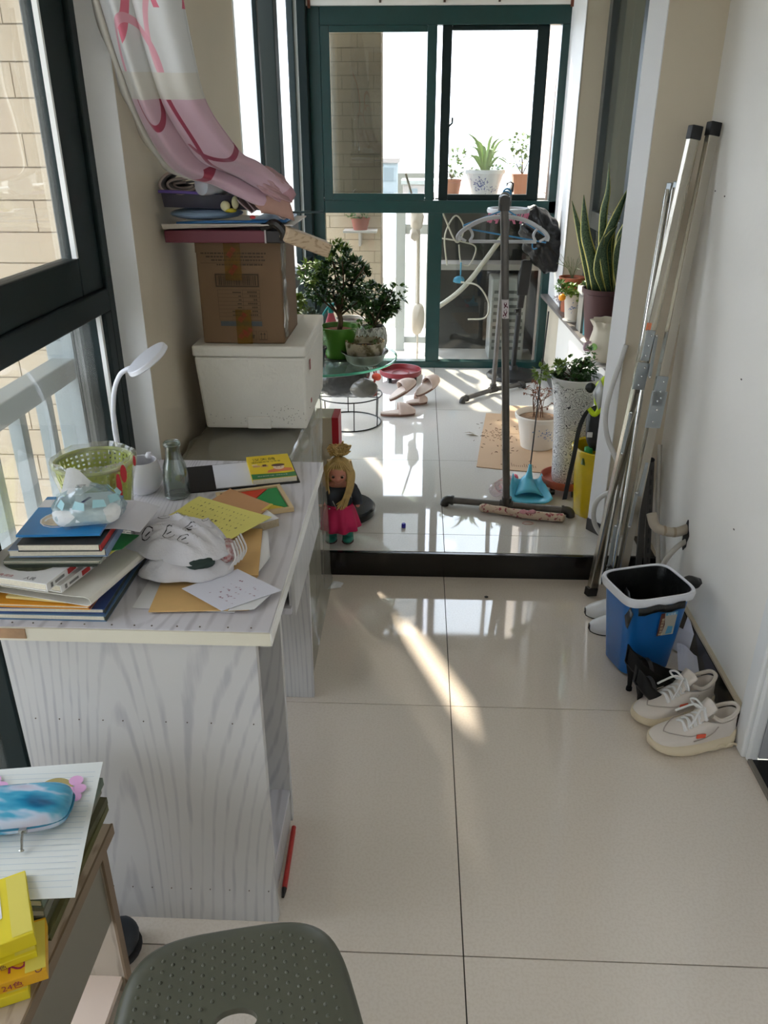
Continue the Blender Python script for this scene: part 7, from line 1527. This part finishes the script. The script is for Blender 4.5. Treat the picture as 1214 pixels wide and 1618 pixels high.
bm = B(); tube(bm, spl([(.897,2.80,.50),(.898,2.76,.38),(.898,2.70,.24),(.896,2.62,.13),(.892,2.56,.01)], 6), .008, 10); tag(obj('grey_hose', bm, M('tube_grey', (186, 180, 170), .5), smooth=True), 'thin grey hose running down behind the chrome frame', 'hose')

# ------------------------------------------------------------------ waste bin, shoes and papers along the right wall
t = thing('waste_bin', 'blue rectangular waste bin with a white rim and black liner', 'bin', (.72, 2.14, 0)); BN = M('bin_blue', (28, 104, 176), .3, noise=(3, .12))
bc_ = Vector((.718, 2.150, 0)); ub = Vector((.955, .296, 0)); vb_ = Vector((-.296, .955, 0))
def rr(hx, hy, z, p=.38, n=48, tilt=0.): return [bc_ + ub*hx*math.copysign(abs(cos(a))**p, cos(a)) + vb_*hy*math.copysign(abs(sin(a))**p, sin(a)) + Vector((0,0,z)) for a in [2*pi*k/n for k in range(n)]]
def shell(rows_, cap=False):
    bm = B(); V = [[bm.verts.new(p) for p in r_] for r_ in rows_]
    for A_, B_ in zip(V, V[1:]):
        for k in range(len(A_)): bm.faces.new((A_[k], A_[(k+1) % len(A_)], B_[(k+1) % len(A_)], B_[k]))
    if cap: bm.faces.new(V[0][::-1])
    return bm
obj('body', shell([rr(.078,.062,.003), rr(.083,.067,.008), rr(.108,.088,.275), rr(.1068,.0868,.275), rr(.082,.066,.012)], True), BN, t, True)
obj('rim', shell([rr(.1085,.0885,.262), rr(.118,.098,.268), rr(.121,.101,.285), rr(.118,.098,.294), rr(.1105,.0905,.293), rr(.108,.088,.262)]), M('rim_white', (222, 224, 230), .35), t, True)
bm = shell([rr(.1085,.0885,.2915), rr(.1045,.0845,.272), rr(.100,.080,.24), rr(.085,.067,.10), rr(.07,.055,.03)]); vv = bm.faces.new([bm.verts.new(p) for p in rr(.07,.055,.03)]); obj('liner', bm, M('liner_black', (22, 24, 24), .35, bump=(30, .6)), t, True, label='black bin liner')
bm = B(); grid(bm, [[bc_ + ub*(-.118 - .004*k + .012*i) + vb_*(-.085 + .16*i/6 - .035) + Vector((0,0,.268 - .016*k - .01*sin(i*1.3))) for k in range(4)] for i in range(7)], .0015)
grid(bm, [[bc_ + ub*(-.09 + .20*i/9) + vb_*(-.1025 - .001*k) + Vector((0,0,.272 - .012*k - .004*sin(i*1.7))) for k in range(3)] for i in range(8)], .0015); obj('liner_fold', bm, M('liner_black', (22, 24, 24), .35, bump=(30, .6)), t, 'all')
bm = B(); ball(bm, bc_ + ub*.150 + vb_*.0 + Vector((0,0,.268)), .034, 3, (1.1, .55, .62), .2, 3); obj('liner_knot', bm, M('liner_black', (22, 24, 24), .35, bump=(30, .6)), t, 'all')
n_ = Vector((ub.y, -ub.x, 0)); O = bc_ + n_*.0835 + Vector((0,0,.150)); nt_ = Vector((n_.x*.0, n_.y*.0, 1)); upv = (Vector((0,0,.262)) + n_*.021).normalized()
bm = B(); flat(bm, O - n_*.004, ub, upv, rect(-.002,0,.054,.085), .005); LB = obj('label', bm, M('label_grey', (176, 172, 160), .5), t, label='product label with brown and blue panels')
bm = B(); flat(bm, O - n_*.004, ub, upv, [(-.002,.0),(.012,.0),(.018,.04),(.010,.085),(-.002,.085)], .0055); obj('label_panel', bm, M('label_brown', (92, 50, 40), .5), LB)
bm = B(); flat(bm, O - n_*.004, ub, upv, [(.026,.004),(.048,.004),(.048,.030),(.030,.034)], .0055); flat(bm, O - n_*.004, ub, upv, rect(.014,.074,.054,.085), .0055); obj('label_panel', bm, M('label_blue', (90, 160, 196), .5), LB, kind='stuff')
txt('家居清洁桶', .011, M('label_cream', (222, 206, 170), .5), O - n_*.004 + ub*.012 + upv*.012, upv, -ub, LB, h=.0065); txt('垃圾桶', .0095, M('print_white', (226, 224, 222), .6), O - n_*.004 + ub*.019 + upv*.0755, ub, upv, LB, h=.0065)
bm = B()
for k in range(9): flat(bm, O - n_*.004, ub, upv, rect(.002+.0016*k, .003, .003+.0016*k, .010), .0062)
obj('barcode', bm, M('label_cream', (222, 206, 170), .5), LB, kind='stuff')
# shoes
def shoe_frame(heel, toe): 
    h, e = Vector(heel), Vector(toe); d = (e-h); Ln = d.length; d = d.normalized(); s = Vector((-d.y, d.x, 0)); return h, d, s, Ln
def sneaker(label, heel, toe):
    t = thing('sneaker', label, 'shoe', heel, 'pair of sneakers'); h, d, s, Ln = shoe_frame(heel, toe); SW = M('sneaker_white', (222, 212, 202), .55, noise=(16, .06)); SL = M('sneaker_sole', (222, 206, 176), .6, noise=(12, .08)); LCW = M('lace_white', (228, 226, 224), .7)
    def wid(f): return .5*(.066 + .026*sin(pi*min(1, max(0, (f-.15)/.95)))**1.2)*(math.sqrt(max(0, 1-((f-.78)/.22)**2)) if f > .78 else (math.sqrt(max(.0, 1-((.12-f)/.12)**2)) if f < .12 else 1))
    fs = [0, .006, .03, .07, .12, .2, .3, .4, .5, .6, .7, .78, .85, .91, .955, .985, .998]
    # sole with wavy lower edge
    rows = []
    for f in fs:
        w = wid(f)*1.10 + .003; z0_ = .0 + (.016*((f-.75)/.25)**2 if f > .75 else 0) + (.006 if .38 < f < .5 else 0) + (.010*((.06-f)/.06)**2 if f < .06 else 0); z1_ = .041 - .010*f + (.012*max(0, f-.9)*6) + (.012 if f < .1 else 0); b_ = .004*sin(22*f)
        rows.append([h + d*Ln*f + s*(w*x) + Vector((0,0,z)) for x, z in ((-.80,z0_),(-1.06-b_*8,z0_+.008),(-1.03,(z0_+z1_)/2),(-.98,z1_),(-.6,z1_),(0,z1_),(.6,z1_),(.98,z1_),(1.03,(z0_+z1_)/2),(1.06+b_*8,z0_+.008),(.80,z0_))])
    bm = B(); V = [[bm.verts.new(p) for p in r_] for r_ in rows]
    for A_, B_ in zip(V, V[1:]):
        for k in range(11): bm.faces.new((A_[k], A_[(k+1)%11], B_[(k+1)%11], B_[k]))
    bm.faces.new(V[0][::-1]); bm.faces.new(V[-1]); obj('sole', bm, SL, t, 'all')
    bm = B()
    for sg in (-1, 1):
        for f0 in (.10, .24): tube(bm, spl([h + d*Ln*(f0-.07) + s*sg*(wid(f0)*1.13+.002) + Vector((0,0,.012)), h + d*Ln*f0 + s*sg*(wid(f0)*1.16+.004) + Vector((0,0,.022)), h + d*Ln*(f0+.07) + s*sg*(wid(f0)*1.14+.003) + Vector((0,0,.010))], 4), .0035, 6)
    obj('sole_ridges', bm, SL, t, True, kind='stuff')
    # upper: open at the ankle, closed over the instep and toe
    def top(f): 
        if f < .36: return .104 + .012*max(0, (.10-f)/.10) - .012*math.exp(-((f-.22)/.09)**2)
        return .108 - .052*((f-.36)/.38)**.85 if f < .74 else .056 - .022*((f-.74)/.26)**1.8
    rows = []
    for f in fs:
        w = wid(f); T = top(f); z0_ = .032; row = []
        opn = f < .36
        for k in range(17):
            a = -1 + 2*k/16; q = abs(a)
            if opn: 
                if q < .30: x = 0; 
                y_ = w*math.copysign((1.02 - .26*((1-q)/.7)) if q >= .30 else .66*q/.30, a); z_ = (z0_ + (T-z0_)*min(1, (1-q)/.62)) if q >= .38 else (T - .004 - (T-.048)*((.38-q)/.38)**.6)
                if f < .02: y_ *= .95
            else: y_ = w*1.02*math.copysign(sin(q*pi/2)**.8, a); z_ = z0_ + (T - z0_)*cos(q*pi/2)**.62
            row.append(h + d*Ln*f + s*y_ + Vector((0,0,z_)))
        rows.append(row)
    bm = B(); grid(bm, rows); o = obj('upper', bm, SW, t, 'all', subsurf=1)
    # collar, tongue, toe cap line, laces, orange tag
    bm = B(); tube(bm, spl([h + d*Ln*f + s*(sg*wid(f)*k_) + Vector((0,0,top(f)+.001)) for f, sg, k_ in ((.36,-1,.62),(.25,-1,.80),(.12,-1,.80),(.035,-1,.62),(.012,0,0),(.035,1,.62),(.12,1,.80),(.25,1,.80),(.36,1,.62))], 5), .0058, 8); obj('collar', bm, M('collar_cream', (206, 196, 184), .8), t, True)
    bm = B(); grid(bm, [[h + d*Ln*(.52 - .20*i/6) + s*(.022*x*(1+.25*i/6)) + Vector((0,0,.084 + .054*i/6 - .006*x*x)) for x in (-1,-.5,0,.5,1)] for i in range(7)], .006); obj('tongue', bm, SW, t, 'all')
    bm = B(); grid(bm, [[h + d*Ln*.20 + d*(Ln*.17*u_) + s*(wid(.2)*.75*x) + Vector((0,0,.056)) for x in (-1,-.5,0,.5,1)] for u_ in (-1,-.5,0,.5,1)]); obj('insole', bm, M('insole_grey', (196, 192, 190), .8), t)
    bm = B()
    for k in range(5):
        f = .40 + .055*k; wz = .024; zt = top(f) + .007
        tube(bm, spl([h + d*Ln*f + s*(-wz) + Vector((0,0,zt-.012)), h + d*Ln*(f+.01) + Vector((0,0,zt)), h + d*Ln*(f+.022) + s*wz + Vector((0,0,zt-.014))], 4), .0034, 6)
        tube(bm, spl([h + d*Ln*f + s*wz + Vector((0,0,zt-.012)), h + d*Ln*(f+.01) + Vector((0,0,zt+.002)), h + d*Ln*(f+.022) + s*(-wz) + Vector((0,0,zt-.014))], 4), .0034, 6)
    kn = h + d*Ln*.405 + Vector((0,0,top(.40)+.014)); ball(bm, kn, .007, 2)
    for sg in (-1, 1):
        tube(bm, spl([kn, kn + s*sg*.022 + d*.012 + Vector((0,0,.016)), kn + s*sg*.044 + d*.016 + Vector((0,0,.002)), kn + s*sg*.028 + d*.008 + Vector((0,0,-.010)), kn], 6), .0030, 6)
        tube(bm, spl([kn, kn + s*sg*.014 + d*.02 + Vector((0,0,.008)), kn + s*sg*.030 + d*.045 + Vector((0,0,-.014)), kn + s*sg*.036 + d*.06 + Vector((0,0,-.026))], 5), .0030, 6)
    obj('laces', bm, LCW, t, True)
    bm = B()
    for sg in (-1, 1): tube(bm, spl([h + d*Ln*f + s*(sg*wid(f)*k_) + Vector((0,0,z_)) for f, k_, z_ in ((.52,.97,.066),(.62,.93,.062),(.72,.64,.059),(.80,.3,.0550),(.84,0,.0525))], 5), .0016, 6); tube(bm, spl([h + d*Ln*f + s*(sg*(wid(f)*1.02+.0015)) + Vector((0,0,z_)) for f, z_ in ((.58,.048),(.45,.054),(.36,.066),(.30,.084))], 5), .0016, 6)
    obj('seams', bm, M('seam_grey', (178, 166, 156), .7), t, True, kind='stuff')
    sg = 1 if (Vector((0,-1,0)).dot(s) > 0) else -1; f = .50; p = h + d*Ln*f + s*(sg*(wid(f)*1.0+.001)) + Vector((0,0,.062))
    bm = B(); obox(bm, p, d*.013, s*.0018, (0,0,.006)); obj('tag', bm, M('tag_orange', (226, 92, 62), .5), t, bevel=.001, label='orange side tag')
    return t
sneaker('white chunky sneaker with an orange tag, nearer of the pair', (.895, 1.792, 0), (.652, 1.746, 0))
sneaker('white chunky sneaker farther of the pair, touching the black heels', (.880, 1.938, 0), (.636, 1.850, 0))
def pump(label, heel, toe, mat, group, hh=.07, heeled=True, name='heeled_shoe'):
    t = thing(name, label, 'shoe', heel, group); h, d, s, Ln = shoe_frame(heel, toe)
    def wid(f): return (.036 + .010*sin(pi*f))*(math.sqrt(max(0, 1-((f-.80)/.20)**2)) if f > .80 else (math.sqrt(max(0, 1-((.10-f)/.10)**2)) if f < .1 else 1))
    def base(f): return hh*max(0, 1 - f/.62)**1.25 + .004
    fs = [.002, .03, .08, .15, .25, .35, .45, .55, .65, .75, .84, .91, .96, .99]; rows = []
    for f in fs:
        w = wid(f); z0_ = base(f); T = (.068 if heeled else .050) if f < .12 else (.050 if f < .62 else .052*(1 - .6*((f-.62)/.38))); row = []
        for k in range(13):
            a = -1 + 2*k/12; q = abs(a)
            if f < .62: y_ = w*math.copysign(1 - .18*(1-q) if q > .4 else .8*q/.4, a); z_ = z0_ + (T*min(1, (1-q)/.5) if q > .4 else .004 + (T-.004)*((q/.4)**3))
            else: y_ = w*math.copysign(sin(q*pi/2)**.85, a); z_ = z0_ + T*cos(q*pi/2)**.7
            row.append(h + d*Ln*f + s*y_ + Vector((0,0,z_)))
        rows.append(row)
    bm = B(); grid(bm, rows); obj('upper', bm, mat, t, 'all', subsurf=1)
    bm = B(); rows = [[h + d*Ln*f + s*(wid(f)*x) + Vector((0,0,base(f) - z_)) for x, z_ in ((-1,0),(1,0),(1,.004),(-1,.004))] for f in fs]; V = [[bm.verts.new(p) for p in r_] for r_ in rows]
    for A_, B_ in zip(V, V[1:]):
        for k in range(4): bm.faces.new((A_[k], A_[(k+1)%4], B_[(k+1)%4], B_[k]))
    bm.faces.new(V[0]); bm.faces.new(V[-1][::-1]); obj('sole', bm, M('pump_sole', (40, 38, 38), .5) if heeled else M('flat_sole', (60, 56, 54), .6), t)
    if heeled:
        bm = B(); p = h + d*.018; tube(bm, [p + Vector((0,0,hh+.004)), p + d*.003 + Vector((0,0,hh*.5)), p + d*.004 + Vector((0,0,.010))], [.017, .008, .006], 10); obj('heel', bm, mat, t, True)
        bm = B(); p += d*.004; tube(bm, [p + Vector((0,0,.010)), p + Vector((0,0,.0))], .0095, 8); obj('heel_tip', bm, M('heel_tip', (14, 14, 14), .5), t, True)
        bm = B(); q = h + d*Ln*.30; grid(bm, [[q + s*(.040*cos(a)) + Vector((0,0,base(.3) + .006 + .052*sin(a))) + d*x for x in (-.006, .006)] for a in [pi*k/12 for k in range(13)]], .0015); obj('strap', bm, M('strap_grey_black', (40, 40, 42), .6), t, True)
    return t
SU = M('suede_black', (14, 14, 15), .9)
pump('black suede high heel against the blue bin', (.640, 1.996, 0), (.868, 2.040, 0), SU, 'pair of black heels', .096)
pump('black suede high heel beside the white sneakers', (.650, 1.915, 0), (.80, 1.952, 0), SU, 'pair of black heels', .082)
WS = M('flat_white', (222, 222, 222), .3)
pump('white flat shoe nearer, its toe showing left of the blue bin', (.835, 2.345, 0), (.600, 2.325, 0), WS, 'pair of white flats', .004, False, 'flat_shoe'); pump('white flat shoe farther back, half hidden by the blue bin', (.838, 2.44, 0), (.605, 2.425, 0), WS, 'pair of white flats', .004, False, 'flat_shoe')
t = thing('folded_letter', 'folded white letter standing against the black skirting', 'paper', (.87, 2.2, 0))
bm = B(); quadsheet(bm, [(.870,2.225,.012),(.885,2.165,.012),(.902,2.19,.085),(.901,2.262,.10)], .0007, 5, lambda a, b_: .006*sin(4*a)); quadsheet(bm, [(.835,2.235,.004),(.885,2.165,.012),(.902,2.19,.080),(.868,2.24,.075)], .0007, 4); obj('sheet', bm, M('paper_cool', (218, 218, 230), .75), t)
t = thing('loose_receipt', 'creased printed receipt lying between the bin and the skirting', 'paper', (.86, 2.1, .0))
cs = [(.838,2.10,.006),(.893,2.062,.008),(.896,2.12,.052),(.848,2.175,.055)]
bm = B(); quadsheet(bm, cs, .0007, 6, lambda a, b_: .008*sin(5*a)*b_); obj('sheet', bm, M('paper_cool', (218, 218, 230), .75), t)
